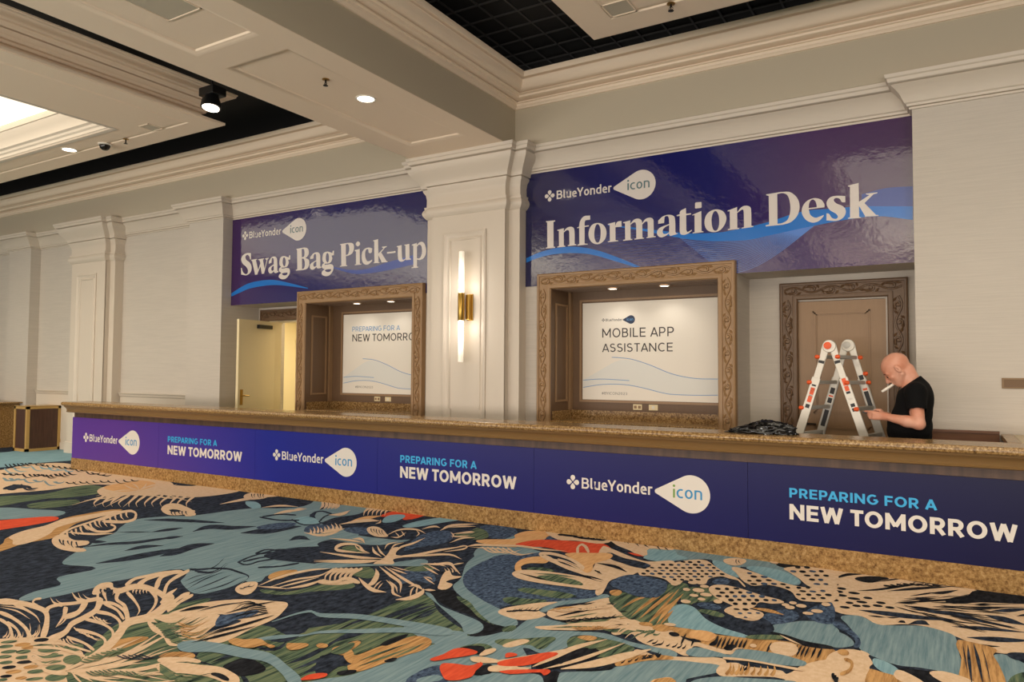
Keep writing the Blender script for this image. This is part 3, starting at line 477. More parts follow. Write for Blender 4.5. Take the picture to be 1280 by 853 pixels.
GLY = {'info':[('I',[[(-4184,3382,0),(-4060,3380,0),(-4060,3368,0),(-4083,3361,0),(-4079,3064,0),(-4059,3057,0),(-4059,3047,0),(-4188,3049,0),(-4188,3059,0),(-4165,3064,0),(-4169,3364,0),(-4184,3371,0)]]),('n',[[(-4030,3262,0),(-3942,3273,0),(-3944,3235,0),(-3902,3273,1),(-3855,3282,1),(-3816,3267,1),(-3802,3227,1),(-3799,3070,0),(-3778,3065,0),(-3778,3056,0),(-3889,3054,0),(-3889,3063,0),(-3868,3068,0),(-3871,3217,0),(-3880,3242,1),(-3905,3246,1),(-3944,3221,0),(-3942,3066,0),(-3923,3059,0),(-3923,3050,0),(-4030,3050,0),(-4030,3059,0),(-4006,3064,0),(-4009,3246,0),(-4030,3253,0)]]),('f',[[(-3767,3265,0),(-3742,3271,0),(-3728,3337,1),(-3681,3387,1),(-3599,3390,0),(-3599,3340,0),(-3657,3340,0),(-3669,3320,1),(-3670,3275,0),(-3615,3275,0),(-3615,3264,0),(-3670,3261,0),(-3669,3067,0),(-3630,3059,0),(-3630,3050,0),(-3762,3050,0),(-3762,3059,0),(-3738,3064,0),(-3741,3258,0),(-3766,3256,0)]]),('o',[[(-3620,3171,1),(-3585,3267,1),(-3507,3292,1),(-3430,3260,1),(-3392,3177,1),(-3416,3087,1),(-3498,3043,1),(-3584,3079,1)],[(-3546,3164,1),(-3534,3245,1),(-3507,3279,1),(-3475,3245,1),(-3465,3173,1),(-3475,3092,1),(-3501,3061,1),(-3534,3091,1)]]),('r',[[(-3374,3268,0),(-3284,3281,0),(-3284,3237,0),(-3258,3280,1),(-3207,3286,0),(-3205,3219,0),(-3279,3220,0),(-3281,3215,0),(-3280,3072,0),(-3246,3064,0),(-3246,3056,0),(-3374,3056,0),(-3374,3064,0),(-3350,3070,0),(-3352,3253,0),(-3374,3259,0)]]),('m',[[(-3187,3268,0),(-3100,3281,0),(-3099,3242,0),(-3056,3284,1),(-3006,3292,1),(-2967,3268,1),(-2957,3235,0),(-2922,3276,1),(-2867,3289,1),(-2831,3268,1),(-2825,3229,1),(-2823,3076,0),(-2800,3072,0),(-2800,3063,0),(-2908,3061,0),(-2908,3069,0),(-2892,3074,0),(-2894,3220,0),(-2899,3246,1),(-2923,3247,1),(-2957,3218,0),(-2955,3072,0),(-2937,3067,0),(-2937,3059,0),(-3051,3057,0),(-3051,3067,0),(-3028,3071,0),(-3030,3223,0),(-3039,3250,1),(-3062,3252,1),(-3098,3230,0),(-3096,3071,0),(-3076,3065,0),(-3076,3056,0),(-3187,3055,0),(-3187,3065,0),(-3162,3069,0),(-3164,3253,0),(-3187,3260,0)]]),('a',[[(-2771,3208,0),(-2771,3244,0),(-2717,3286,1),(-2647,3297,1),(-2592,3275,1),(-2578,3230,1),(-2575,3100,0),(-2565,3084,1),(-2550,3084,0),(-2550,3076,0),(-2632,3059,0),(-2645,3076,1),(-2647,3091,0),(-2690,3064,1),(-2739,3055,1),(-2779,3083,1),(-2782,3130,1),(-2749,3164,1),(-2645,3195,0),(-2647,3247,0),(-2658,3280,1),(-2684,3285,1),(-2698,3274,0),(-2703,3211,0)],[(-2645,3183,0),(-2699,3159,1),(-2719,3129,1),(-2712,3095,1),(-2685,3087,1),(-2646,3102,0)]]),('t',[[(-2560,3282,0),(-2525,3292,0),(-2525,3312,1),(-2509,3331,1),(-2457,3351,0),(-2455,3287,0),(-2400,3288,0),(-2400,3275,0),(-2454,3271,0),(-2453,3114,0),(-2442,3088,1),(-2422,3093,1),(-2393,3107,0),(-2393,3093,0),(-2437,3067,1),(-2484,3058,1),(-2519,3074,1),(-2527,3111,0),(-2526,3271,0),(-2560,3272,0)]]),('i',[[(-2385,3269,0),(-2287,3300,0),(-2286,3083,0),(-2265,3076,0),(-2265,3068,0),(-2383,3065,0),(-2383,3073,0),(-2362,3077,0),(-2362,3264,0),(-2385,3261,0)]]),('dot',[[(-2355,3391,0),(-2349,3399,0),(-2292,3398,0),(-2285,3392,0),(-2284,3342,0),(-2291,3333,0),(-2349,3333,0),(-2356,3339,0)]]),('o',[[(-2254,3176,1),(-2226,3260,1),(-2146,3300,1),(-2061,3275,1),(-2021,3203,1),(-2038,3129,1),(-2092,3070,1),(-2162,3059,1),(-2230,3093,1)],[(-2178,3179,1),(-2166,3253,1),(-2138,3283,1),(-2109,3252,1),(-2096,3185,1),(-2102,3111,1),(-2130,3071,1),(-2162,3091,1)]]),('n',[[(-2007,3273,0),(-1909,3300,0),(-1908,3245,0),(-1861,3295,1),(-1813,3304,1),(-1775,3285,1),(-1765,3245,1),(-1764,3088,0),(-1743,3082,0),(-1744,3074,0),(-1863,3068,0),(-1863,3077,0),(-1839,3080,0),(-1840,3238,0),(-1849,3266,1),(-1871,3261,1),(-1908,3236,0),(-1908,3080,0),(-1889,3074,0),(-1889,3066,0),(-2006,3065,0),(-2006,3074,0),(-1984,3079,0),(-1985,3264,0),(-2007,3265,0)]]),('D',[[(-1612,3399,0),(-1468,3406,0),(-1381,3393,1),(-1312,3325,1),(-1290,3233,1),(-1314,3144,1),(-1374,3087,1),(-1451,3068,0),(-1620,3067,0),(-1620,3078,0),(-1586,3085,0),(-1588,3380,0),(-1612,3389,0)],[(-1504,3389,0),(-1504,3082,0),(-1459,3085,1),(-1407,3113,1),(-1381,3192,1),(-1382,3284,1),(-1405,3363,1),(-1448,3391,1)]]),('e',[[(-1271,3185,1),(-1239,3267,1),(-1164,3304,1),(-1094,3286,1),(-1060,3237,1),(-1058,3202,0),(-1204,3198,0),(-1189,3141,1),(-1147,3108,1),(-1110,3112,1),(-1064,3127,0),(-1068,3113,0),(-1110,3072,1),(-1171,3061,1),(-1236,3100,1)],[(-1205,3211,0),(-1197,3263,1),(-1171,3293,1),(-1143,3274,1),(-1130,3230,1),(-1130,3210,0)]]),('s',[[(-1039,3239,1),(-1011,3291,1),(-952,3304,1),(-869,3292,0),(-869,3230,0),(-899,3236,1),(-921,3272,1),(-954,3282,1),(-973,3265,1),(-949,3229,1),(-890,3193,1),(-866,3146,1),(-883,3089,1),(-942,3057,1),(-1041,3070,0),(-1040,3140,0),(-1018,3133,1),(-991,3090,1),(-955,3076,1),(-937,3094,1),(-954,3126,1),(-1013,3174,1)]]),('k',[[(-843,3391,0),(-749,3405,0),(-748,3221,0),(-656,3276,0),(-686,3286,0),(-686,3293,0),(-587,3294,0),(-587,3286,0),(-621,3279,0),(-700,3203,0),(-602,3078,0),(-581,3074,0),(-581,3066,0),(-698,3071,0),(-697,3079,0),(-749,3182,0),(-748,3074,0),(-733,3069,0),(-733,3061,0),(-847,3067,0),(-847,3075,0),(-828,3078,0),(-826,3377,0),(-843,3382,0)]])],'swag':[('S',[[(-9718,3336,1),(-9671,3397,1),(-9579,3420,1),(-9489,3413,0),(-9483,3312,0),(-9510,3314,0),(-9531,3367,1),(-9574,3394,1),(-9616,3371,1),(-9601,3320,1),(-9512,3262,1),(-9466,3188,1),(-9485,3111,1),(-9573,3068,1),(-9641,3072,0),(-9713,3087,0),(-9717,3192,0),(-9699,3191,0),(-9666,3123,1),(-9607,3087,1),(-9561,3099,1),(-9553,3148,1),(-9597,3203,1),(-9682,3261,1)]]),('w',[[(-9479,3305,0),(-9343,3311,0),(-9343,3301,0),(-9369,3293,0),(-9309,3132,0),(-9265,3238,0),(-9286,3284,0),(-9314,3292,0),(-9314,3303,0),(-9184,3307,0),(-9183,3297,0),(-9207,3288,0),(-9164,3141,0),(-9122,3278,0),(-9155,3293,0),(-9156,3304,0),(-9078,3307,0),(-9078,3297,0),(-9100,3285,0),(-9176,3066,0),(-9226,3065,0),(-9260,3186,0),(-9331,3063,0),(-9382,3062,0),(-9456,3281,0),(-9479,3292,0)]]),('a',[[(-9070,3211,0),(-9071,3249,0),(-9017,3306,1),(-8945,3317,1),(-8895,3287,1),(-8882,3229,1),(-8875,3090,0),(-8853,3084,0),(-8852,3070,0),(-8910,3057,1),(-8947,3070,0),(-8956,3089,0),(-9001,3061,1),(-9053,3066,1),(-9081,3110,1),(-9062,3153,1),(-8959,3197,0),(-8961,3260,0),(-8975,3293,1),(-8999,3294,1),(-9007,3276,0),(-9010,3226,0)],[(-8959,3178,0),(-9000,3159,1),(-9012,3125,1),(-8993,3098,1),(-8957,3108,0)]]),('g',[[(-8834,3225,1),(-8808,3293,1),(-8728,3308,1),(-8666,3290,0),(-8630,3279,0),(-8622,3309,0),(-8595,3310,0),(-8597,3245,0),(-8643,3243,0),(-8628,3198,1),(-8661,3144,1),(-8741,3131,1),(-8782,3134,0),(-8782,3119,0),(-8732,3118,0),(-8652,3119,1),(-8603,3091,1),(-8609,3023,1),(-8678,2963,1),(-8766,2954,1),(-8839,2987,1),(-8833,3025,1),(-8784,3053,0),(-8838,3085,1),(-8831,3127,1),(-8795,3147,0),(-8827,3177,1)],[(-8762,3220,1),(-8751,3276,1),(-8728,3285,1),(-8704,3260,1),(-8695,3215,1),(-8706,3160,1),(-8727,3150,1),(-8751,3176,1)],[(-8780,3040,0),(-8730,3049,1),(-8650,3050,0),(-8653,3026,1),(-8693,3010,1),(-8747,3017,1)]]),('B',[[(-8466,3396,0),(-8302,3404,0),(-8225,3379,1),(-8201,3311,1),(-8234,3261,1),(-8273,3243,0),(-8203,3210,1),(-8190,3142,1),(-8226,3084,1),(-8311,3065,0),(-8470,3067,0),(-8470,3078,0),(-8441,3086,0),(-8452,3377,0),(-8466,3384,0)],[(-8353,3385,0),(-8347,3261,0),(-8307,3267,1),(-8295,3311,1),(-8301,3361,1),(-8319,3384,1)],[(-8346,3239,0),(-8339,3081,0),(-8303,3089,1),(-8283,3136,1),(-8294,3211,1),(-8315,3237,1)]]),('a',[[(-8170,3220,0),(-8171,3250,0),(-8113,3297,1),(-8029,3310,1),(-7978,3284,1),(-7964,3234,1),(-7961,3096,0),(-7940,3086,0),(-7940,3072,0),(-7998,3066,1),(-8032,3076,0),(-8041,3095,0),(-8090,3060,1),(-8140,3060,1),(-8175,3092,1),(-8163,3146,1),(-8046,3192,0),(-8048,3253,0),(-8062,3288,1),(-8087,3286,1),(-8099,3269,0),(-8102,3223,0)],[(-8043,3177,0),(-8089,3159,1),(-8103,3126,1),(-8082,3098,1),(-8041,3110,0)]]),('g',[[(-7921,3220,1),(-7896,3288,1),(-7819,3304,1),(-7758,3287,0),(-7722,3274,0),(-7715,3306,0),(-7689,3306,0),(-7690,3241,0),(-7736,3238,0),(-7720,3192,1),(-7755,3138,1),(-7831,3125,1),(-7872,3128,0),(-7872,3112,0),(-7823,3111,0),(-7744,3113,1),(-7698,3083,1),(-7703,3015,1),(-7770,2953,1),(-7856,2945,1),(-7928,2979,1),(-7921,3016,1),(-7873,3045,0),(-7927,3078,1),(-7918,3120,1),(-7884,3141,0),(-7914,3172,1)],[(-7851,3215,1),(-7839,3272,1),(-7818,3281,1),(-7795,3255,1),(-7787,3210,1),(-7797,3154,1),(-7818,3144,1),(-7842,3170,1)],[(-7870,3032,0),(-7821,3042,1),(-7743,3042,0),(-7745,3017,1),(-7786,3001,1),(-7838,3008,1)]]),('P',[[(-7571,3392,0),(-7420,3398,0),(-7326,3383,1),(-7298,3322,1),(-7323,3248,1),(-7400,3213,1),(-7452,3208,0),(-7446,3076,0),(-7424,3072,0),(-7424,3062,0),(-7567,3064,0),(-7567,3073,0),(-7538,3080,0),(-7550,3376,0),(-7571,3382,0)],[(-7459,3377,0),(-7454,3223,0),(-7412,3237,1),(-7391,3294,1),(-7399,3354,1),(-7420,3379,1)]]),('i',[[(-7285,3280,0),(-7189,3292,0),(-7182,3082,0),(-7154,3076,0),(-7154,3066,0),(-7277,3064,0),(-7277,3073,0),(-7256,3080,0),(-7261,3261,0),(-7284,3268,0)]]),('dot',[[(-7265,3368,1),(-7225,3402,1),(-7184,3364,1),(-7224,3331,1)]]),('c',[[(-7151,3188,1),(-7122,3267,1),(-7039,3297,1),(-6956,3282,0),(-6959,3225,0),(-6992,3214,1),(-7023,3230,0),(-7026,3267,0),(-7051,3278,1),(-7078,3252,1),(-7083,3183,1),(-7054,3115,1),(-7013,3102,1),(-6953,3121,0),(-6952,3104,0),(-7004,3065,1),(-7065,3057,1),(-7127,3093,1)]]),('k',[[(-6943,3390,0),(-6849,3401,0),(-6839,3198,0),(-6747,3265,0),(-6777,3279,0),(-6777,3288,0),(-6689,3288,0),(-6689,3279,0),(-6718,3271,0),(-6790,3211,0),(-6689,3081,0),(-6670,3077,0),(-6670,3066,0),(-6780,3068,0),(-6780,3076,0),(-6839,3175,0),(-6834,3078,0),(-6816,3073,0),(-6816,3064,0),(-6929,3068,0),(-6929,3076,0),(-6911,3081,0),(-6920,3377,0),(-6943,3381,0)]]),('hyphen',[[(-6683,3205,0),(-6532,3208,0),(-6531,3185,0),(-6682,3182,0)]]),('u',[[(-6510,3273,0),(-6424,3281,0),(-6416,3115,0),(-6404,3082,1),(-6382,3079,1),(-6353,3093,0),(-6359,3268,0),(-6379,3273,0),(-6379,3281,0),(-6290,3285,0),(-6282,3088,0),(-6260,3080,0),(-6260,3069,0),(-6350,3068,0),(-6351,3080,0),(-6401,3054,1),(-6453,3059,1),(-6484,3097,1),(-6490,3257,0),(-6510,3263,0)]]),('p',[[(-6245,3273,0),(-6161,3288,0),(-6159,3260,0),(-6120,3290,1),(-6058,3291,1),(-6013,3226,1),(-6004,3149,1),(-6034,3080,1),(-6096,3054,1),(-6155,3062,0),(-6152,2968,0),(-6133,2961,0),(-6133,2950,0),(-6247,2952,0),(-6247,2962,0),(-6216,2967,0),(-6223,3257,0),(-6245,3263,0)],[(-6158,3238,0),(-6155,3078,0),(-6110,3077,1),(-6076,3132,1),(-6077,3220,1),(-6099,3253,1),(-6133,3258,1)]])]}
def serif(e, key, y):
    for name, loops in GLY[key]:
        ls = []
        for l in loops: ls.append([(p.x, p.y) for p in hermite(l, 6)])
        v, f = fill(ls, lambda p: (p[0]/1000, y, p[1]/1000)); mb = MB(); mb.add(v, f); mb.build('letter', M_SWH, e)
WAV = {'ru':[(-3374,3260),(-2985,3180),(-2659,3113),(-2417,3068),(-2217,3054),(-2022,3053),(-1630,3103),(-1279,3181),(-1004,3183),(-726,3175),(-574,3158),(-293,3126)],'rl':[(-3374,3250),(-2985,3157),(-2660,3064),(-2418,3003),(-2217,2968),(-2022,2951),(-1792,2943),(-1567,2973),(-1176,3025),(-826,3061),(-575,3062),(-295,2998)],'gu':[(-724,3292),(-648,3306),(-572,3320),(-497,3326),(-429,3325),(-290,3315)],'gl':[(-726,3175),(-649,3167),(-574,3158),(-499,3150),(-432,3142),(-293,3126)],'lu':[(-4457,2952),(-4267,3011),(-3994,3047),(-3730,3029),(-3474,2961),(-3177,2837),(-2986,2746)],'ll':[(-4457,2897),(-4300,2940),(-4102,2969),(-3835,2967),(-3576,2927),(-3275,2826),(-2986,2723)],'ea':[(-2524,3025),(-2217,2968),(-2022,2951),(-1792,2943),(-1567,2973),(-1161,3027)],'eb':[(-2050,2609),(-1884,2615),(-1721,2662),(-1561,2742),(-1405,2844),(-1153,3031)],'fa':[(-3576,3139),(-3081,3167),(-2705,3077),(-2418,3007)],'fb':[(-2986,2741),(-2661,2745),(-2436,2756),(-2049,2694)],'su':[(-9945,2795),(-9735,2874),(-9508,2938),(-9175,2963),(-8904,2947),(-8603,2886),(-8209,2791)],'sl':[(-9943,2743),(-9732,2797),(-9506,2849),(-9173,2875),(-8902,2872),(-8602,2837),(-8209,2779)],'tu':[(-7726,3075),(-7333,3002),(-7030,2999),(-6665,3063),(-6176,3136)],'tl':[(-7726,3058),(-7332,2950),(-7029,2931),(-6663,2951),(-6174,3005)]}
s1_ = sign('information_desk_sign', -4.468, -0.283, 2.60, 3.985, [(0, (26, 26, 74)), (0.25, (28, 30, 96)), (0.55, (34, 34, 100)), (0.8, (66, 36, 92)), (1, (66, 38, 84))], 'wide glossy dark blue sign reading Information Desk over the right window')
K = lambda k: [(a/1000, b/1000) for a, b in WAV[k]]
curve_strip(s1_, K('gu'), K('gl'), SY-0.0006, M_W5, 'ghost_wave')
curve_strip(s1_, K('ru'), K('rl'), SY-0.0013, M_W1, 'wave_ribbon')
curve_strip(s1_, K('lu'), K('ll'), SY-0.0013, M_W1, 'wave_ribbon')
mb = MB(); ea, eb = interp(K('ea'), 10), interp(K('eb'), 10)
for i in range(24):
    t = i/23; pts = [(p.x*(1-t)+q.x*t, p.y*(1-t)+q.y*t) for p, q in zip(ea, eb)]
    ribbon(mb, pts, [0.0042]*len(pts), lambda p, o_=i*0.000012: (p.x, SY-0.0008-o_, p.y))
mb.build('line_mesh', M_W3, s1_)
mb = MB(); ea, eb = interp(K('fa'), 10), interp(K('fb'), 10)
for i in range(14):
    t = i/13; pts = [(p.x*(1-t)+q.x*t, p.y*(1-t)+q.y*t) for p, q in zip(ea, eb)]
    ribbon(mb, pts, [0.003]*len(pts), lambda p, o_=i*0.000012: (p.x, SY-0.0007-o_, p.y))
mb.build('line_mesh', M_W2, s1_)
logo(s1_, -4.200, 3.686, 1.40, SY-0.0022, M_PGREY, M_PGREY, M_SWH, M_SWH)
serif(s1_, 'info', SY-0.0022)
s2_ = sign('swag_bag_sign', -9.948, -5.875, 2.60, 3.985, [(0, (62, 32, 88)), (0.2, (50, 34, 96)), (0.45, (34, 34, 100)), (1, (30, 30, 92))], 'wide glossy blue-violet sign reading Swag Bag Pick-up over the left window')
curve_strip(s2_, K('su'), K('sl'), SY-0.0013, M_W1, 'wave_ribbon')
curve_strip(s2_, K('tu'), K('tl'), SY-0.0008, M_W2, 'ghost_wave')
logo(s2_, -9.70, 3.705, 1.435, SY-0.0022, M_PGREY, M_PGREY, M_SWH, M_SWH)
serif(s2_, 'swag', SY-0.0022)

# ------------------------------------------------------------------ carved scrollwork
def scroll(mb, ax, a0, a1, c, y, w, seed):
    """vine running along a frame bar; ax 0 along X, 1 along Z; c centre line on the other axis; w half width"""
    rnd = random.Random(seed); T = (lambda u, v, h: (u, y-h*1.6, c+v)) if ax == 0 else (lambda u, v, h: (c+v, y-h*1.6, u))
    n = max(2, int(round((a1-a0)/0.18))); L_ = (a1-a0)/n; pts = []; N_ = n*14
    for i in range(N_+1):
        u = a0+(a1-a0)*i/N_; pts.append(T(u, w*0.62*math.sin(math.pi*(u-a0)/L_), 0.002))
    mb.tube(pts, 0.0105, 6)
    for k in range(n):
        sgn = 1 if k % 2 == 0 else -1; uc = a0+L_*(k+0.5); sp = []
        for i in range(17):                                         # spiral curl inside each bend
            t = i/16; an = math.pi*(1.25+2.1*t)*1.0; rr = w*0.78*(1-0.78*t)
            sp.append(T(uc+rr*math.cos(an)*1.05, sgn*(-w*0.12+rr*math.sin(an)*0.9), 0.002))
        mb.tube(sp, [0.0125*(1-0.4*i/16) for i in range(17)], 6)
        o = T(uc, -sgn*w*0.12, 0.004); mb.lathe([(0.016, 0.0), (0.014, -0.009), (0.006, -0.011), (0.001, -0.012)], o, 8, 'y')
        for q in range(4):                                          # leaves off the stem
            u = uc+L_*(-0.42+0.24*q); v = -sgn*w*(0.55+0.22*(q % 2)); an = rnd.uniform(-0.6, 0.6)+(0.6 if q < 2 else 2.4)
            l = 0.040; du, dv = math.cos(an)*l, math.sin(an)*l*0.7*(-sgn)
            mb.add([T(u-du, v-dv, 0), T(u-dv*0.5, v+du*0.4, 0.001), T(u+du, v+dv, 0), T(u+dv*0.5, v-du*0.4, 0.001), T(u, v, 0.012)], [(0, 1, 4), (1, 2, 4), (2, 3, 4), (3, 0, 4)])
def carved_frame(e, x0, x1, z0, z1, bw, y, wy, m, seed, sill=False):
    """frame of width bw standing proud at y of a wall at wy"""
    prof = [(0, wy), (0, y+0.02), (0.004, y+0.008), (0.016, y), (0.03, y+0.004), (0.034, y+0.016), (bw-0.052, y+0.016), (bw-0.048, y+0.004), (bw-0.03, y), (bw-0.01, y+0.006), (bw, y+0.02), (bw, wy+0.12)]
    mb = MB(); cs = [(x0, z0, 1, 0), (x0, z1, 1, -1), (x1, z1, -1, -1), (x1, z0, -1, 0)]; k = len(prof)
    for cx, cz, sx, sz in cs:
        for d, yy in prof: mb.v.append((cx+sx*d, yy, cz+sz*d))
    for i in range(3):
        for q in range(k-1): mb.f.append((i*k+q, (i+1)*k+q, (i+1)*k+q+1, i*k+q+1)); mb.mi.append(0)
    mb.build('frame', m, e, smooth=35)
    mb = MB(); h = bw/2-0.009; ww = bw/2-0.047; yy = y+0.016
    scroll(mb, 1, z0+0.02, z1-bw, x0+h, yy, ww, seed); scroll(mb, 1, z0+0.02, z1-bw, x1-h, yy, ww, seed+1); scroll(mb, 0, x0+0.05, x1-0.05, z1-h, yy, ww, seed+2)
    mb.build('carved_scrollwork', m, e, smooth=60)

def downlight(loc, r, label, cat='downlight', group=None, watts=0, spread=1.9, name='recessed_downlight', rgb=COOL, ringm=None):
    e = empty(name, loc, label, cat, group)
    mb = MB(); x, y, z = loc
    mb.lathe([(r*1.22, 0.0), (r*1.22, -0.006), (r*1.12, -0.010), (r*1.0, -0.007), (r*0.96, 0.0)], loc, 28); mb.build('trim_ring', ringm or M_WHITE, e, smooth=40)
    mb = MB(); mb.lathe([(r*0.98, 0.0), (r*0.98, -0.006), (r*0.7, -0.0065)], loc, 28); mb.build('lens', M_LED, e)
    if watts:
        l = bpy.data.lights.new('downlight_beam', 'SPOT'); l.energy = watts; l.color = rgb; l.spot_size = spread; l.spot_blend = 0.7; l.shadow_soft_size = r
        o = bpy.data.objects.new('downlight_beam', l); COL.objects.link(o); o.location = (x, y, z-0.03); o.parent = e; o.matrix_parent_inverse = Matrix.Translation(-Vector(loc))
    return e

# ------------------------------------------------------------------ the two service windows
M_BOARD = mat('white_poster_board', (236, 228, 214), 0.4)
M_LB = mat('pale_blue_wave_tint', (226, 225, 218), 0.4); M_LB2 = mat('blue_hairline_print', (122, 158, 204), 0.4); M_PB3 = mat('steel_blue_print', (88, 146, 196), 0.4); M_PG3 = mat('grey_print', (120, 116, 112), 0.4); M_PN = mat('navy_print', (20, 42, 74), 0.4)
def window(k, x0, x1, label):
    ix0, ix1, zt = x0+0.19, x1-0.18, 2.555
    e = empty('window_%d' % k, ((x0+x1)/2, 7.7, 0.985), label, 'window', kind='structure')
    carved_frame(e, x0, x1, 0.95, 2.735, 0.185, 7.66, WY, M_FRAME, 10*k)
    mb = MB()   # lining of the alcove
    mb.box(ix0-0.02, ix0, 7.68, 8.22, 0.985, zt); mb.box(ix1, ix1+0.02, 7.68, 8.22, 0.985, zt); mb.box(ix0, ix1, 8.205, 8.22, 0.985, zt); mb.box(ix0, ix1, 7.68, 8.22, zt, zt+0.02)
    for j in range(5): mb.box(ix0, ix1, 7.72+j*0.1, 7.735+j*0.1, zt-0.012, zt)
    mb.build('lining', M_BROWN_D, e)
    mb = MB()   # raised mouldings on the cheeks and round the poster
    for xx, s in ((ix0, 1), (ix1, -1)):
        for a, b, c, d in ((7.79, 8.10, 1.20, 1.225), (7.79, 8.10, 2.36, 2.385), (7.79, 7.815, 1.225, 2.36), (8.075, 8.10, 1.225, 2.36)): mb.box(min(xx, xx+s*0.014), max(xx, xx+s*0.014), a, b, c, d)
        mb.box(min(xx, xx+s*0.03), max(xx, xx+s*0.03), 8.14, 8.205, 1.09, zt)
    b0, b1 = x0+(0.45 if k == 1 else 0.361), x1-0.315
    mb.box(b0-0.04, b1+0.04, 8.185, 8.206, 1.195, 1.222); mb.box(b0-0.04, b1+0.04, 8.185, 8.206, 2.425, 2.45); mb.box(b0-0.04, b0-0.012, 8.185, 8.206, 1.222, 2.425); mb.box(b1+0.012, b1+0.04, 8.185, 8.206, 1.222, 2.425)
    mb.build('lining_moulding', M_BROWN, e)
    mb = MB(); mb.box(ix0, ix1, 7.67, 8.20, 0.955, 0.985); mb.build('granite_shelf', M_GRAN, e, bevel=0.006)
    mb = MB(); mb.box(ix0, ix1, 8.18, 8.204, 0.985, 1.095); mb.box(ix0, ix0+0.022, 7.72, 8.18, 0.985, 1.095); mb.box(ix1-0.022, ix1, 7.72, 8.18, 0.985, 1.095); mb.build('granite_backsplash', M_GRAN, e)
    return b0, b1, zt
def poster(x0, x1, label):
    e = empty('poster_board', ((x0+x1)/2, 8.2, 1.225), label, 'poster', 'white posters inside the service windows')
    mb = MB(); mb.box(x0, x1, 8.190, 8.204, 1.226, 2.408); mb.build('board', M_BOARD, e); return e
PYY = 8.1885
b0, b1, zt = window(1, -8.37, -6.005, 'brown carved window frame with alcove below the Swag Bag sign')
p = poster(b0, b1, 'white poster with blue and black slogan inside the left window')
dx = 0.0
drawn_text('PREPARING FOR A', -7.736, -6.82, 2.150, 2.222, PYY, M_PB3, p, 'slogan_letter', 0.12, 0.16)
drawn_text('NEW TOMORROW', -7.733, -6.40, 2.000, 2.108, PYY, M_PINK, p, 'slogan_letter', 0.13, 0.16)
drawn_text('#BYICON2023', -7.66, -7.311, 1.305, 1.336, PYY, M_PG3, p, 'hashtag_letter', 0.11, 0.18)
def waves(p, ox):
    up = [(-3.902, 1.461), (-3.75, 1.49), (-3.646, 1.477), (-3.441, 1.736), (-3.268, 1.716), (-3.044, 1.649), (-2.772, 1.545), (-2.509, 1.496), (-2.246, 1.491)]
    hi = [(-3.902, 1.461), (-3.646, 1.60), (-3.441, 1.70), (-3.268, 1.70), (-3.044, 1.645), (-2.772, 1.545), (-2.509, 1.496), (-2.246, 1.491)]
    lo = [(-3.902, 1.372), (-3.646, 1.411), (-3.383, 1.415), (-3.156, 1.384), (-2.88, 1.323), (-2.746, 1.308), (-2.5, 1.305), (-2.246, 1.311)]
    o = lambda l: [(a+ox, b) for a, b in l]
    curve_strip(p, o(hi), o(lo), PYY+0.0006, M_LB, 'wave_tint')
    mb = MB()
    for l in (lo, [(-3.52, 1.74), (-3.441, 1.736), (-3.268, 1.716), (-3.044, 1.649), (-2.772, 1.545), (-2.509, 1.496), (-2.246, 1.491)], [(-3.902, 1.461), (-3.646, 1.477), (-3.297, 1.462)]):
        q = interp(o(l), 8); ribbon(mb, q, [0.008]*len(q), lambda t: (t.x, PYY, t.y))
    mb.build('wave_line', M_LB2, p)
waves(p, -4.0)
b0, b1, zt = window(2, -4.272, -1.918, 'brown carved window frame with alcove below the Information Desk sign')
p = poster(b0, b1, 'white poster reading Mobile App Assistance inside the right window')
drawn_text('MOBILE APP', -3.647, -2.749, 1.981, 2.091, PYY, M_PINK, p, 'title_letter', 0.125, 0.17)
drawn_text('ASSISTANCE', -3.647, -2.763, 1.805, 1.907, PYY, M_PINK, p, 'title_letter', 0.125, 0.17)
drawn_text('#BYICON2023', -3.652, -3.323, 1.290, 1.321, PYY, M_PG3, p, 'hashtag_letter', 0.11, 0.18)
logo(p, -3.652, 2.194, 0.427, PYY, M_PB3, M_PB3, M_PG3, M_PN)
waves(p, 0)
for i, (x, lab) in enumerate(((-7.41, 'left downlight in the head of the left window'), (-6.77, 'right downlight in the head of the left window'), (-3.40, 'left downlight in the head of the right window'), (-2.77, 'right downlight in the head of the right window'))):
    downlight((x, 7.93, 2.543), 0.048, lab, 'downlight', 'small downlights inside the service windows', 5 if i > 1 else 4, 2.3)
for i, (x, lab) in enumerate(((-7.235, 'left socket plate under the slogan poster'), (-7.03, 'right socket plate under the slogan poster'), (-3.198, 'left socket plate under the mobile app poster'), (-3.003, 'right socket plate under the mobile app poster'))):
    e = empty('wall_outlet', (x, 8.205, 1.15), lab, 'outlet', 'socket plates inside the service windows')
    mb = MB(); mb.box(x-0.055, x+0.055, 8.197, 8.2045, 1.117, 1.183); mb.build('cover_plate', M_CREAMD, e, bevel=0.002)
    for sx in ((-0.026, 0.026) if i % 2 == 0 else (0.0,)):
        mb = MB(); mb.box(x+sx-0.017, x+sx+0.017, 8.1945, 8.1975, 1.133, 1.167); mb.build('receptacle', M_BROWN if i % 2 == 0 else M_WHITE, e)

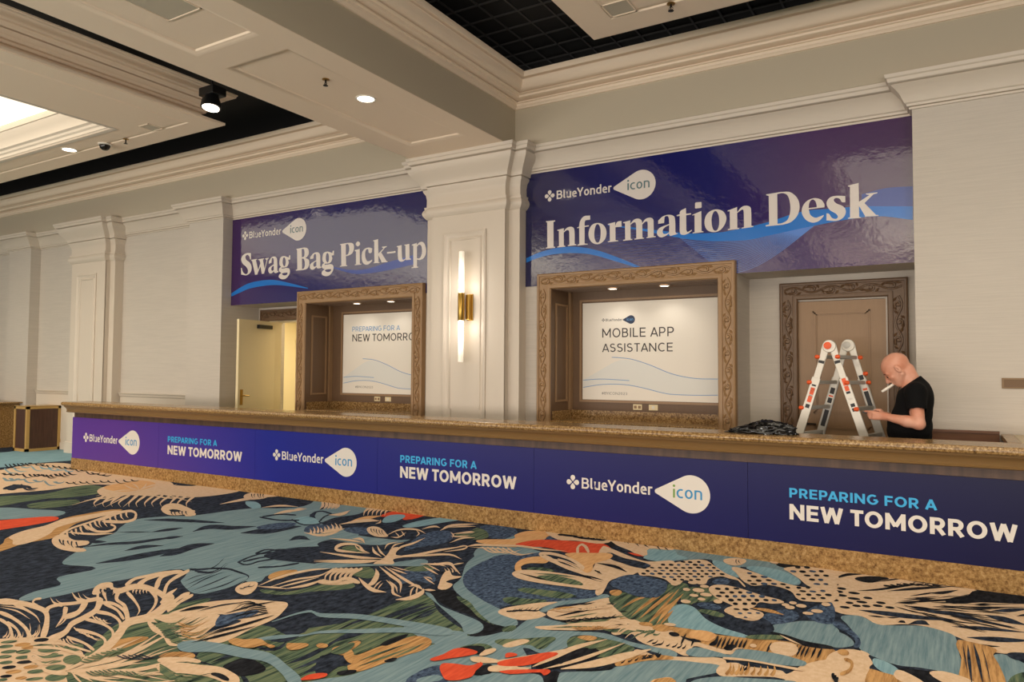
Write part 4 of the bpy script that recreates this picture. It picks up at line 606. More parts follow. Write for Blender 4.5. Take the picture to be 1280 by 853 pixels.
# ------------------------------------------------------------------ doors
e = empty('door_1', (-1.0, 8.3, 0), 'closed brown panelled door with carved frame behind the ladder', 'door', kind='structure')
carved_frame(e, -1.594, -0.367, 0, 2.53, 0.185, 8.24, 8.3, M_BROWN_D, 50)
mb = MB(); mb.box(-1.41, -0.57, 8.30, 8.345, 0.01, 2.325); mb.build('leaf', M_BROWN, e)
mb = MB()
for z0, z1 in ((0.25, 1.02), (1.14, 2.22)):
    for ins, dep, wd in ((0, 0.012, 0.016), (0.016, 0.02, 0.016), (0.032, 0.008, 0.012)):
        x0, x1, a, b = -1.265+ins, -0.715-ins, z0+ins, z1-ins
        mb.box(x0, x1, 8.30-dep, 8.301, a, a+wd); mb.box(x0, x1, 8.30-dep, 8.301, b-wd, b); mb.box(x0, x0+wd, 8.30-dep, 8.301, a, b); mb.box(x1-wd, x1, 8.30-dep, 8.301, a, b)
mb.build('panel_moulding', M_BROWN, e)
mb = MB(); mb.lathe([(0.028, 8.30), (0.028, 8.292), (0.012, 8.288), (0.012, 8.25)], (-1.355, 0, 1.03), 14, 'y'); mb.tube([(-1.355, 8.25, 1.03), (-1.30, 8.247, 1.03), (-1.235, 8.25, 1.028)], [0.011, 0.010, 0.008], 8); mb.build('handle', M_DARK, e, smooth=50)
e = empty('door_2', (-9.5, 8.3, 0), 'open cream door with black closer and lever handle below the Swag Bag sign', 'door', kind='structure')
carved_frame(e, -9.87, -8.64, 0, 2.56, 0.185, 8.24, 8.3, M_BROWN_D, 60)
hx, hy = -9.535, 8.29; dirx, diry = 0.128, -0.992; W_ = 0.80; nx, ny = 0.992, 0.128     # hinge, leaf direction, normal of the visible face
def DP(u, n_, z): return (hx+dirx*u+nx*n_, hy+diry*u+ny*n_, z)
def dbox(mb, u0, u1, n0, n1, z0, z1):
    mb.add([DP(u, n_, z) for z in (z0, z1) for u, n_ in ((u0, n0), (u1, n0), (u1, n1), (u0, n1))], [(0, 3, 2, 1), (4, 5, 6, 7), (0, 1, 5, 4), (1, 2, 6, 5), (2, 3, 7, 6), (3, 0, 4, 7)])
mb = MB(); dbox(mb, 0, W_, -0.045, 0, 0.01, 2.352); mb.build('leaf', M_CREAMD, e)
mb = MB(); dbox(mb, 0.12, 0.42, 0, 0.055, 2.225, 2.285); mb.build('closer', M_BLK, e, bevel=0.004)
mb = MB(); dbox(mb, W_-0.10, W_-0.045, 0, 0.008, 1.02, 1.26); mb.build('lock_plate', M_BRASS, e)
mb = MB(); mb.tube([DP(W_-0.07, 0.0, 1.165), DP(W_-0.07, 0.05, 1.165), DP(W_-0.10, 0.058, 1.165), DP(W_-0.19, 0.058, 1.16)], [0.011, 0.011, 0.011, 0.008], 8); mb.build('lever_handle', M_BRASS, e, smooth=50)
mb = MB(); mb.box(-9.69, -9.535, 8.29, 8.42, 0, 2.37); mb.box(-9.535, -8.82, 8.36, 8.42, 2.345, 2.375); mb.build('jamb', M_CREAMD, e)
M_CORR = mat('cream_corridor_paint', (240, 226, 186), 0.6)
mb = MB(); mb.box(-11.2, -8.0, 10.2, 10.3, 0, 2.7); mb.box(-11.2, -11.1, 8.6, 10.2, 0, 2.7); mb.box(-8.1, -8.0, 8.6, 10.2, 0, 2.7); mb.box(-11.2, -8.0, 8.6, 10.3, 2.7, 2.75)
mb.build('wall_corridor', M_CORR, kind='structure')
mb = MB(); mb.box(-10.52, -10.40, 10.15, 10.2, 0, 2.12); mb.box(-11.1, -10.40, 10.15, 10.2, 2.06, 2.16); mb.box(-11.1, -10.52, 10.17, 10.2, 0, 2.06); mb.build('door_3', M_CREAMD, kind='structure')
area_light('corridor_light', (-9.6, 9.4, 2.66), (0, 0, 0), 0.6, 0.6, 55, (1, 0.87, 0.64))

# ------------------------------------------------------------------ wall sconce on the middle pilaster
e = empty('wall_sconce', (-5.175, CFY, 2.36), 'tall brass wall sconce with glowing glass tubes on the white pilaster', 'wall lamp')
mb = MB(); mb.box(-5.165, -5.085, CFY-0.005, CFY+0.012, 2.19, 2.52); mb.box(-5.155, -5.10, CFY-0.06, CFY-0.005, 2.20, 2.51); mb.build('wall_plate', M_BRASS, e, bevel=0.004)
mb = MB(); mb.lathe([(0.040, 2.185), (0.043, 2.19), (0.043, 2.525), (0.040, 2.53)], (-5.19, 7.40, 0), 24); mb.build('brass_sleeve', M_BRASS, e, smooth=40)
for a, b in ((2.52, 3.045), (1.675, 2.195)):
    mb = MB(); mb.lathe([(0.030, a), (0.033, a+0.004), (0.033, b-0.004), (0.030, b)], (-5.19, 7.40, 0), 20); mb.build('glass_tube', M_TUBE, e, smooth=40)
for z in (2.62, 2.10):
    l = bpy.data.lights.new('sconce_glow', 'POINT'); l.energy = 3.2; l.color = COOL; l.shadow_soft_size = 0.04
    o = bpy.data.objects.new('sconce_glow', l); COL.objects.link(o); o.location = (-5.19, 7.33, z)

# ------------------------------------------------------------------ ceiling fittings
for i, (y, lab) in enumerate(((5.476, 'round lit downlight in the ceiling beam above the counter'), (2.55, 'unseen downlight added in the beam, nearer the camera'), (-0.4, 'unseen downlight added in the beam, overhead'))):  # the last two are out of view, added for their light
    downlight((-5.04, y, Z_SOF+0.03), 0.085, lab, 'downlight', 'round downlights in the beam', SPOT_W, 2.0)
downlight((-10.44, 5.415, 4.6), 0.085, 'round lit downlight in the hanging ceiling panel at upper left', 'downlight', None, SPOT_W, 2.0)
for x in (-13.4, -16.4): downlight((x, 5.415, 4.6), 0.085, 'unseen downlight added in the left hanging ceiling panel, out to the left', 'downlight', 'added downlights of the left ceiling panel', SPOT_W, 2.0)  # repeats left of the view, added to light the hall
for x in (0.2, 3.0): downlight((x, 5.5, 4.6), 0.085, 'unseen downlight added in the right hanging ceiling panel', 'downlight', 'added downlights of the right ceiling panel', SPOT_W*0.9, 2.0)  # repeats above the view, put in for their light
def sprinkler(x, y, z, label):
    e = empty('fire_sprinkler', (x, y, z), label, 'sprinkler', 'ceiling fire sprinklers')
    mb = MB(); mb.lathe([(0.034, z), (0.034, z-0.006), (0.012, z-0.008)], (x, y, 0), 14); mb.build('escutcheon', M_BRASS, e)
    mb = MB(); mb.lathe([(0.009, z-0.006), (0.009, z-0.03), (0.005, z-0.03), (0.005, z-0.058)], (x, y, 0), 10); mb.tube([(x-0.009, y, z-0.03), (x-0.018, y, z-0.045), (x-0.004, y, z-0.06)], 0.003, 5); mb.tube([(x+0.009, y, z-0.03), (x+0.018, y, z-0.045), (x+0.004, y, z-0.06)], 0.003, 5); mb.build('body', M_DARK, e)
    mb = MB(); mb.lathe([(0.024, z-0.060), (0.024, z-0.063), (0.004, z-0.065)], (x, y, 0), 12); mb.build('deflector', M_DARK, e)
sprinkler(-5.032, 4.915, Z_SOF+0.03, 'small dark sprinkler head under the ceiling beam')
sprinkler(-9.31, 5.54, 4.6, 'small brass sprinkler head near the left ceiling panel corner')
sprinkler(-1.94, 5.73, 4.6, 'small dark sprinkler head under the right ceiling panel')
e = empty('security_camera_dome', (-9.76, 5.52, 4.6), 'small dark dome camera under the left ceiling panel', 'camera')
mb = MB(); mb.lathe([(0.085, 4.6), (0.085, 4.585), (0.07, 4.58)], (-9.76, 5.52, 0), 24); mb.build('base_ring', M_WHITE, e, smooth=40)
mb = MB(); mb.lathe([(0.068, 4.582), (0.066, 4.56), (0.055, 4.535), (0.034, 4.518), (0.004, 4.512)], (-9.76, 5.52, 0), 24); mb.build('dome', mat('smoked_dome', (30, 24, 20), 0.1), e, smooth=60)
def vent(x, y, z, w, label):
    e = empty('ceiling_vent', (x, y, z), label, 'vent', 'square ceiling grilles')
    mb = MB(); mb.box(x-w, x+w, y-w, y+w, z-0.004, z); mb.build('grille', M_VENT, e)
    mb = MB()
    for a, b, c, d in ((-w, w, -w, -w+0.012), (-w, w, w-0.012, w), (-w, -w+0.012, -w, w), (w-0.012, w, -w, w)): mb.box(x+a, x+b, y+c, y+d, z-0.009, z-0.004)
    mb.build('rim', M_CEIL, e)
vent(-2.335, 5.58, 4.6, 0.115, 'square grey grille under the right ceiling panel corner')
vent(-8.575, 5.42, 4.6, 0.105, 'faint square grille under the left ceiling panel corner')
vent(-5.05, 3.25, Z_SOF+0.03, 0.20, 'square grille in the beam at the top edge of the picture')
e = empty('spotlight', (-7.43, 5.45, 5.4), 'black ceiling spotlight with bright lens hanging beside the left ceiling panel', 'spotlight')
mb = MB(); mb.tube([(-7.43, 5.45, 5.40), (-7.43, 5.45, 4.86)], 0.012, 8); mb.build('stem', M_BLK, e)
mb = MB(); mb.box(-7.56, -7.30, 5.36, 5.55, 4.78, 4.88); mb.build('housing', M_BLK, e, bevel=0.01)
mb = MB(); mb.tube([(-7.43, 5.45, 4.80), (-7.43, 5.44, 4.72), (-7.425, 5.43, 4.64)], [0.07, 0.105, 0.115], 20); mb.build('lamp_can', M_BLK, e, smooth=50)
mb = MB(); mb.tube([(-7.425, 5.431, 4.645), (-7.4245, 5.429, 4.634)], [0.095, 0.095], 20); mb.build('lens', M_LED, e)

# ------------------------------------------------------------------ plaque, far left furniture
e = empty('wall_plaque', (0.45, PY, 1.485), 'small bronze plaque on the cream wall at right', 'plaque')
mb = MB(); mb.box(0.36, 0.66, PY-0.012, PY, 1.44, 1.53); mb.build('plate', M_TRIMB, e, bevel=0.004)
mb = MB(); mb.box(0.375, 0.645, PY-0.016, PY-0.0115, 1.452, 1.518); mb.build('inset', mat('dark_bronze', (88, 66, 42), 0.35, metal=0.5), e)
e = empty('wood_cabinet', (-15.14, 7.43, 0), 'dark wood cabinet with gold edge frame standing left of the counter', 'cabinet')
xa, xb, ya, yb = -15.38, -14.90, 7.12, 7.738
mb = MB(); mb.box(xa+0.012, xb-0.012, ya+0.012, yb-0.012, 0.02, 0.84); mb.build('body', mat('dark_mahogany', (84, 54, 40), 0.4, vary=0.3, vscale=8, vstretch=(5, 5, 0.5)), e)
mb = MB()
for z0, z1 in ((0, 0.055), (0.80, 0.85)):
    mb.box(xa, xb, ya, ya+0.03, z0, z1); mb.box(xa, xb, yb-0.03, yb, z0, z1); mb.box(xa, xa+0.03, ya, yb, z0, z1); mb.box(xb-0.03, xb, ya, yb, z0, z1)
for x in (xa, xb-0.055):
    for y in (ya, yb-0.055): mb.box(x, x+0.055, y, y+0.055, 0, 0.85)
mb.box(xa, xb, ya, yb, 0.845, 0.855)
mb.build('edge_frame', mat('gold_frame_wood', (190, 152, 88), 0.35), e)
e = empty('side_counter', (-16.9, 7.3, 0), 'granite-topped dark counter against the wall at the far left edge', 'counter')
mb = MB(); mb.box(-18.2, -15.98, 7.05, 7.55, 0.87, 0.90); mb.build('countertop', M_GRAN, e, bevel=0.01)
mb = MB(); mb.box(-18.1, -16.2, 7.15, 7.55, 0.16, 0.87); mb.build('body', mat('dark_mahogany', (84, 54, 40), 0.4), e)
mb = MB(); mb.box(-18.1, -16.1, 7.13, 7.55, 0, 0.16); mb.box(-16.2, -16.1, 7.14, 7.55, 0.16, 0.87); mb.build('plinth', M_STONE, e)


# ------------------------------------------------------------------ combination ladder behind the counter
M_ALU = mat('brushed_aluminium', (214, 208, 196), 0.38, metal=0.25)
M_ALU_D = mat('grey_aluminium', (186, 182, 174), 0.42, metal=0.2)
M_ORANGE = mat('orange_plastic', (238, 92, 34), 0.4)
M_LABEL = mat('black_label', (34, 32, 34), 0.5)
M_LABW = mat('white_label', (222, 216, 206), 0.5)
lad = empty('folding_ladder', (-0.95, 7.6, 0), 'open aluminium folding ladder with orange locks standing before the brown door', 'ladder')
NH, FH = Vector((-0.985, 7.40, 1.80)), Vector((-0.868, 7.80, 1.82))
feet = {'nl': Vector((-1.545, 7.34, 0.02)), 'nr': Vector((-0.385, 7.34, 0.02)), 'fl': Vector((-1.40, 7.90, 0.02)), 'fr': Vector((-0.335, 7.90, 0.02))}
tops = {'nl': NH+Vector((-0.028, 0, 0)), 'nr': NH+Vector((0.028, 0, 0)), 'fl': FH+Vector((-0.028, 0, 0)), 'fr': FH+Vector((0.028, 0, 0))}
def on(k, z): a, b = tops[k], feet[k]; t = (a.z-z)/(a.z-b.z); return a+(b-a)*t
for k in feet:
    mb = MB(); mb.bar(on(k, 1.80), on(k, 1.26), 0.058, 0.026, (0, 1, 0)); mb.build('inner_rail', M_ALU, lad, bevel=0.004)
    mb = MB(); q = Vector((0, -0.006 if k[0] == 'n' else 0.006, 0)); mb.bar(on(k, 1.52)+q, on(k, 0.05)+q, 0.076, 0.034, (0, 1, 0)); mb.build('outer_rail', M_ALU if k[0] == 'n' else M_ALU_D, lad, bevel=0.004)
    f = on(k, 0.03)+q; mb = MB(); mb.box(f.x-0.05, f.x+0.05, f.y-0.03, f.y+0.03, 0.0, 0.055); mb.build('rubber_foot', M_BLK, lad, bevel=0.006)
for s in 'lr':
    for i, z in enumerate((1.715, 1.475, 1.235, 0.985, 0.735, 0.485, 0.235)):
        a, b = on('n'+s, z), on('f'+s, z); mb = MB(); mb.bar(a+Vector((0, 0.01, 0)), b-Vector((0, 0.01, 0)), 0.046, 0.034, (0, 0, 1)); mb.build('rung', M_ALU_D, lad, bevel=0.005)
for P_, nm in ((NH, 'n'), (FH, 'f')):
    y = P_.y; mb = MB()
    mb.lathe([(0.055, y-0.026), (0.06, y-0.02), (0.06, y+0.02), (0.055, y+0.026)], (P_.x, 0, P_.z+0.015), 24, 'y'); mb.bar(P_+Vector((-0.035, 0, 0.02)), on(nm+'l', 1.68), 0.05, 0.036, (0, 1, 0)); mb.bar(P_+Vector((0.035, 0, 0.02)), on(nm+'r', 1.68), 0.05, 0.036, (0, 1, 0)); mb.build('hinge', M_ALU, lad, smooth=40)
    mb = MB(); mb.lathe([(0.034, y-0.027), (0.034, y-0.036), (0.016, y-0.040)], (P_.x-0.012, 0, P_.z+0.02), 18, 'y'); mb.build('hinge_button', M_ORANGE if nm == 'n' else M_ALU_D, lad, smooth=40)
for k, zs in (('nl', (1.715, 1.475, 1.235)), ('nr', (1.715, 1.475, 1.235)), ('fr', (1.715, 1.475, 1.56))):
    sx = -1 if k[1] == 'l' else 1
    for z in zs:
        p = on(k, z); mb = MB(); a = p+Vector((sx*0.03, -0.016, 0))
        if k == 'nr': a = p+Vector((0.0, -0.028, 0))
        mb.tube([a, a+Vector((sx*0.016, -0.004, 0)), a+Vector((sx*0.03, -0.004, 0)), a+Vector((sx*0.04, -0.003, 0))], [0.014, 0.02, 0.02, 0.012], 12); mb.build('lock_knob', M_ORANGE, lad, smooth=50)
def sticker(k, z0, z1, m, w=0.036, off=0.0245):
    a, b = on(k, z0), on(k, z1); yo = Vector((0, -off, 0)); mb = MB(); mb.bar(a+yo, b+yo, w, 0.002, (0, 1, 0)); mb.build('sticker', m, lad)
for k in ('nl', 'nr'):
    sticker(k, 1.705, 1.655, M_LABEL, 0.05, 0.0145)
    for z0, z1, m in (((1.42, 1.375, M_LABEL), (1.455, 1.44, M_LABEL), (1.36, 1.345, M_LABW), (1.425, 1.36, M_ORANGE), (1.355, 1.29, M_ORANGE), (1.27, 1.235, M_LABEL)) if k == 'nl' else ((1.515, 1.45, M_ORANGE), (1.445, 1.40, M_ORANGE), (1.395, 1.375, M_LABEL), (1.34, 1.32, M_LABW), (1.285, 1.255, M_LABEL), (1.245, 1.215, M_LABEL))): sticker(k, z0, z1, m)
for k, rows in (('fl', ((1.42, 1.36, M_LABEL), (1.345, 1.33, M_ORANGE), (1.32, 1.27, M_LABEL), (1.20, 1.04, M_LABEL))), ('fr', ((1.66, 1.63, M_LABW), (1.545, 1.50, M_LABEL), (1.42, 1.40, M_ORANGE), (1.39, 1.25, M_LABEL)))):
    for z0, z1, m in rows: sticker(k, z0, z1, m, 0.04, 0.0125 if k == 'fr' and z0 > 1.52 else 0.0125)

# ------------------------------------------------------------------ crumpled black bag
def plastic_bag():
    bm = bmesh.new(); bmesh.ops.create_icosphere(bm, subdivisions=5, radius=1.0)
    from mathutils import noise
    for v in bm.verts:
        p = v.co.copy(); x, y, z = p
        r1 = 1-abs(noise.noise(Vector((x*2.2+3, y*2.6, z*2.0)))*2); r2 = 1-abs(noise.noise(Vector((x*4.5, y*5+7, z*4.0)))*2); r3 = 1-abs(noise.noise(Vector((x*9, y*10, z*8+2)))*2)
        k = 0.76+0.22*r1+0.09*r2+0.015*r3
        h = 0.125*(0.72+0.28*math.sin(1.9*x+0.9))*(1-0.35*max(0, -x))
        zz = max(0, z)**0.8*k*h if z > 0 else 0.0
        v.co = Vector((x*k*0.315+0.02*max(0, z), y*k*0.13, zz))
    for v in bm.verts:
        if v.co.z < 0.004: v.co.z = 0.0
    me = bpy.data.meshes.new('plastic_bag'); bm.to_mesh(me); bm.free(); me.polygons.foreach_set('use_smooth', [True]*len(me.polygons))
    me.materials.append(mat('black_bag_plastic', (9, 9, 10), 0.14, spec=0.5, bump=0.05, bscale=22))
    o = bpy.data.objects.new('plastic_bag', me); COL.objects.link(o); o.location = (-1.40, 6.40, CT+0.0005); o.scale = (0.95, 0.95, 0.95)
    tag(o, 'crumpled shiny black plastic bag lying on the counter left of the ladder', 'bag')
plastic_bag()

# ------------------------------------------------------------------ the man: signed distance field -> one continuous surface
class Field:
    def __init__(s, lo, hi, h):
        s.lo = np.array(lo, np.float32); s.h = h; s.n = [int(math.ceil((b-a)/h))+1 for a, b in zip(lo, hi)]
        s.d = np.full(s.n, 0.5, np.float32); s.ax = [(np.arange(k, dtype=np.float32)*h+a) for k, a in zip(s.n, lo)]
    def local(s, lo, hi):
        sl = []
        for i in range(3):
            a = max(0, int((lo[i]-s.lo[i])/s.h)); b = min(s.n[i], int((hi[i]-s.lo[i])/s.h)+2); sl.append(slice(a, max(a, b)))
        return tuple(sl), np.meshgrid(*[s.ax[i][sl[i]] for i in range(3)], indexing='ij')
    def smin(s, sl, d, k, sub=False):
        a = s.d[sl]
        if sub: s.d[sl] = np.maximum(a, -d) if k <= 0 else -s._sm(-a, d, k)
        else: s.d[sl] = s._sm(a, d, k)
    @staticmethod
    def _sm(a, b, k):
        if k <= 0: return np.minimum(a, b)
        h = np.clip(0.5+0.5*(b-a)/k, 0, 1); return b*(1-h)+a*h-k*h*(1-h)
    def cap(s, a, b, ra, rb, k=0.02, sub=False, flat=None):
        a = np.array(a, np.float32); b = np.array(b, np.float32); m = max(ra, rb)+0.05+k
        sl, (X, Y_, Z_) = s.local(np.minimum(a, b)-m, np.maximum(a, b)+m); ab = b-a; L2 = float(ab@ab)+1e-9
        t = np.clip(((X-a[0])*ab[0]+(Y_-a[1])*ab[1]+(Z_-a[2])*ab[2])/L2, 0, 1)
        d = np.sqrt((X-a[0]-t*ab[0])**2+(Y_-a[1]-t*ab[1])**2+(Z_-a[2]-t*ab[2])**2)-(ra+(rb-ra)*t); s.smin(sl, d, k, sub)
    def ell(s, c, r, k=0.02, sub=False, rot=None):
        c = np.array(c, np.float32); m = max(r)+0.05+k; sl, (X, Y_, Z_) = s.local(c-m, c+m); X = X-c[0]; Y_ = Y_-c[1]; Z_ = Z_-c[2]
        if rot is not None: X, Y_, Z_ = [rot[i][0]*X+rot[i][1]*Y_+rot[i][2]*Z_ for i in range(3)]
        k0 = np.sqrt((X/r[0])**2+(Y_/r[1])**2+(Z_/r[2])**2); k1 = np.sqrt((X/r[0]**2)**2+(Y_/r[1]**2)**2+(Z_/r[2]**2)**2)+1e-6
        s.smin(sl, k0*(k0-1)/k1, k, sub)
    def cut(s, p, n):
        """keep the side against n"""
        X, Y_, Z_ = np.meshgrid(*s.ax, indexing='ij', sparse=True); s.d = np.maximum(s.d, (X-p[0])*n[0]+(Y_-p[1])*n[1]+(Z_-p[2])*n[2]).astype(np.float32)
    def surface(s, name, m, smooth_iter=1):
        D = s.d; ins = D < 0; nx, ny, nz = D.shape
        c = np.zeros((nx-1, ny-1, nz-1), np.uint8)
        for i in (0, 1):
            for j in (0, 1):
                for k in (0, 1): c += ins[i:nx-1+i, j:ny-1+j, k:nz-1+k]
        act = (c > 0) & (c < 8); idx = np.full(act.shape, -1, np.int64); cells = np.argwhere(act); idx[act] = np.arange(len(cells))
        acc = np.zeros((len(cells), 3)); cnt = np.zeros(len(cells)); cs = [(i, j, k) for i in (0, 1) for j in (0, 1) for k in (0, 1)]
        for p in cs:
            for ax in range(3):
                if p[ax]: continue
                q = list(p); q[ax] = 1
                a = D[cells[:, 0]+p[0], cells[:, 1]+p[1], cells[:, 2]+p[2]].astype(float); b = D[cells[:, 0]+q[0], cells[:, 1]+q[1], cells[:, 2]+q[2]].astype(float)
                w = (a < 0) != (b < 0); t = np.where(w, a/np.where(w, a-b, 1), 0); pos = np.tile(np.array(p, float), (len(cells), 1)); pos[:, ax] += t
                acc[w] += pos[w]; cnt[w] += 1
        V = (cells+acc/cnt[:, None])*s.h+s.lo; F = []
        for ax in range(3):
            o1, o2 = [(1, 2), (2, 0), (0, 1)][ax]; sl0 = [slice(1, -1)]*3; sl1 = [slice(1, -1)]*3; sl0[ax] = slice(0, -1); sl1[ax] = slice(1, None)
            e_ = ins[tuple(sl0)] != ins[tuple(sl1)]; E_ = np.argwhere(e_); off = np.array([1, 1, 1]); off[ax] = 0; E_ = E_+off
            u = np.zeros(3, int); u[o1] = 1; v = np.zeros(3, int); v[o2] = 1
            g = lambda c_: idx[c_[:, 0], c_[:, 1], c_[:, 2]]
            quad = np.stack([g(E_-u-v), g(E_-v), g(E_), g(E_-u)], 1); flip = ~ins[E_[:, 0], E_[:, 1], E_[:, 2]]; quad[flip] = quad[flip][:, ::-1]; F.append(quad)
        F = np.concatenate(F); F = F[(F >= 0).all(1)]
        me = bpy.data.meshes.new(name); me.from_pydata(V.tolist(), [], F.tolist()); me.materials.append(m)
        bm = bmesh.new(); bm.from_mesh(me)
        for _ in range(smooth_iter): bmesh.ops.smooth_vert(bm, verts=bm.verts, factor=0.5, use_axis_x=True, use_axis_y=True, use_axis_z=True)
        bmesh.ops.recalc_face_normals(bm, faces=bm.faces); bm.to_mesh(me); bm.free(); me.polygons.foreach_set('use_smooth', [True]*len(me.polygons)); return me
PYM = 7.15
HC = Vector((-0.412, PYM, 1.604)); tl = math.radians(43); fw = Vector((-math.cos(tl), 0, -math.sin(tl))); up = Vector((-math.sin(tl), 0, math.cos(tl))); lat = Vector((0, 1, 0)); KH = 1.1
def hp(a, l, v): return HC+(fw*a+lat*l+up*v)*KH
HR = [[fw.x, fw.y, fw.z], [lat.x, lat.y, lat.z], [up.x, up.y, up.z]]
B = Field((-0.74, 6.84, -0.01), (-0.08, 7.48, 1.76), 0.0056)
kh = KH
# torso and legs under the clothes
B.ell((-0.285, PYM, 1.30), (0.125, 0.175, 0.20), 0.04); B.ell((-0.325, PYM, 1.10), (0.145, 0.165, 0.20), 0.05); B.ell((-0.31, PYM, 0.93), (0.125, 0.165, 0.14), 0.05)
B.cap((-0.265, 6.99, 1.415), (-0.265, 7.31, 1.415), 0.055, 0.055, 0.05)
for s_ in (-1, 1):
    B.cap((-0.315, PYM+s_*0.09, 0.92), (-0.325, PYM+s_*0.095, 0.50), 0.085, 0.058, 0.03); B.cap((-0.325, PYM+s_*0.095, 0.50), (-0.30, PYM+s_*0.095, 0.10), 0.055, 0.038, 0.02); B.cap((-0.29, PYM+s_*0.095, 0.06), (-0.44, PYM+s_*0.11, 0.045), 0.04, 0.034, 0.02)
# neck and head
B.cap((-0.285, PYM, 1.42), hp(-0.03, 0, -0.06), 0.066, 0.054, 0.012); B.cap((-0.262, PYM, 1.46), hp(-0.062, 0, -0.055), 0.046, 0.042, 0.012)
B.ell(hp(-0.008, 0, 0.030), (0.106*kh, 0.080*kh, 0.094*kh), 0.02, rot=HR); B.ell(hp(0.045, 0, -0.032), (0.058*kh, 0.062*kh, 0.085*kh), 0.03, rot=HR)
B.ell(hp(0.070, 0, -0.100), (0.026*kh, 0.030*kh, 0.022*kh), 0.025, rot=HR)
for s_ in (-1, 1):
    B.cap(hp(0.0, s_*0.060, -0.055), hp(0.066, s_*0.020, -0.102), 0.020*kh, 0.018*kh, 0.02); B.cap(hp(0.088, s_*0.012, 0.020), hp(0.076, s_*0.046, 0.016), 0.013*kh, 0.012*kh, 0.012); B.ell(hp(0.066, s_*0.044, -0.030), (0.022*kh, 0.018*kh, 0.018*kh), 0.015, rot=HR)
    B.ell(hp(0.103, s_*0.031, -0.004), (0.015*kh, 0.017*kh, 0.010*kh), 0.008, sub=True, rot=HR); B.ell(hp(0.082, s_*0.031, -0.005), (0.014*kh, 0.014*kh, 0.012*kh), 0.003, rot=HR)
    B.ell(hp(-0.008, s_*0.082, -0.010), (0.021*kh, 0.012*kh, 0.035*kh), 0.005, rot=HR); B.ell(hp(0.002, s_*0.094, -0.008), (0.010*kh, 0.008*kh, 0.020*kh), 0.003, sub=True, rot=HR)
B.cap(hp(0.098, 0, 0.004), hp(0.122, 0, -0.034), 0.010*kh, 0.014*kh, 0.010); B.cap(hp(0.104, -0.012, -0.043), hp(0.104, 0.012, -0.043), 0.010*kh, 0.010*kh, 0.008)
B.cap(hp(0.098, -0.018, -0.066), hp(0.098, 0.018, -0.066), 0.008*kh, 0.008*kh, 0.008); B.cap(hp(0.094, -0.016, -0.079), hp(0.094, 0.016, -0.079), 0.008*kh, 0.008*kh, 0.008)
B.cap(hp(0.112, -0.018, -0.0725), hp(0.112, 0.018, -0.0725), 0.003, 0.003, 0.003, sub=True)
# arms
ARM = {-1: [(-0.268, 6.975, 1.405), (-0.245, 6.93, 1.145), (-0.495, 6.995, 1.195)], 1: [(-0.268, 7.325, 1.405), (-0.262, 7.385, 1.135), (-0.505, 7.245, 1.19)]}
for s_, (sh, el, wr) in ARM.items():
    B.cap(sh, el, 0.056, 0.046, 0.03); sv, ev, wv = Vector(sh), Vector(el), Vector(wr)
    B.cap(el, ev+(wv-ev)*0.35, 0.045, 0.047, 0.02); B.cap(ev+(wv-ev)*0.35, wr, 0.047, 0.028, 0.02)
    dirv = Vector((-0.97, -s_*0.20, 0.06)).normalized()                 # hand axis
    inn = Vector((0, -s_, 0)); inn = (inn-dirv*inn.dot(dirv)).normalized(); upv = Vector((0, 0, 1)); upv = (upv-dirv*upv.dot(dirv)).normalized()
    kn = wv+dirv*0.095
    for q in (-0.026, -0.009, 0.009, 0.024): B.cap(wv+upv*q*0.5, kn+upv*q, 0.020, 0.0145, 0.012)
    for i, (q, ln, cu) in enumerate(((0.027, 0.95, 0.25), (0.009, 1.02, 0.7), (-0.010, 0.95, 0.85), (-0.027, 0.78, 0.95))):   # index finger nearly straight, the others curl in round the phone
        p0 = kn+upv*q; p1 = p0+(dirv*0.95+inn*(0.1+0.25*cu)).normalized()*0.044*ln; p2 = p1+(dirv*(1-0.65*cu)+inn*(0.2+0.75*cu)).normalized()*0.030*ln; p3 = p2+(dirv*(1-1.15*cu)+inn*(0.25+0.75*cu)-upv*0.1).normalized()*0.022*ln
        B.cap(p0, p1, 0.0112, 0.0098, 0.004); B.cap(p1, p2, 0.0098, 0.0090, 0.003); B.cap(p2, p3, 0.0090, 0.0075, 0.003)
    t0 = wv+dirv*0.028+upv*0.018+inn*0.008; t1 = t0+(dirv*0.55+upv*0.62+inn*0.45).normalized()*0.042; t2 = t1+(dirv*0.9+inn*0.35+upv*0.05).normalized()*0.032; t3 = t2+(dirv*0.95+inn*0.3-upv*0.15).normalized()*0.024
    B.cap(t0, t1, 0.016, 0.0125, 0.010); B.cap(t1, t2, 0.0122, 0.0108, 0.004); B.cap(t2, t3, 0.0108, 0.0085, 0.003)
man = empty('person', (-0.32, PYM, 0), 'bald man in a black t-shirt standing behind the counter, looking down at his hands', 'person')
def part(name, me, parent):
    o = bpy.data.objects.new(name, me); COL.objects.link(o); o.parent = parent; o.matrix_parent_inverse = Matrix.Translation(-parent.location); return o
M_SKIN = mat('skin', (220, 164, 140), 0.45, rgb2=(206, 138, 110), vscale=9, spec=0.5)
part('body', B.surface('body', M_SKIN, 1), man)
for s_ in (-1, 1):
    mb = MB(); mb.tube([hp(0.094, s_*0.014, 0.022), hp(0.098, s_*0.030, 0.026), hp(0.086, s_*0.050, 0.020)], [0.004, 0.005, 0.003], 6); part('eyebrow', mb.mesh('eyebrow', mat('brown_hair', (96, 66, 48), 0.8)), man)
    mb = MB(); a = hp(0.089, s_*0.031, -0.006); mb.lathe([(0.001, -0.012), (0.008, -0.010), (0.0125, 0.0), (0.008, 0.010), (0.001, 0.012)], tuple(a), 12); part('eye', mb.mesh('eye', mat('dark_eye', (60, 44, 36), 0.25), 60), man)
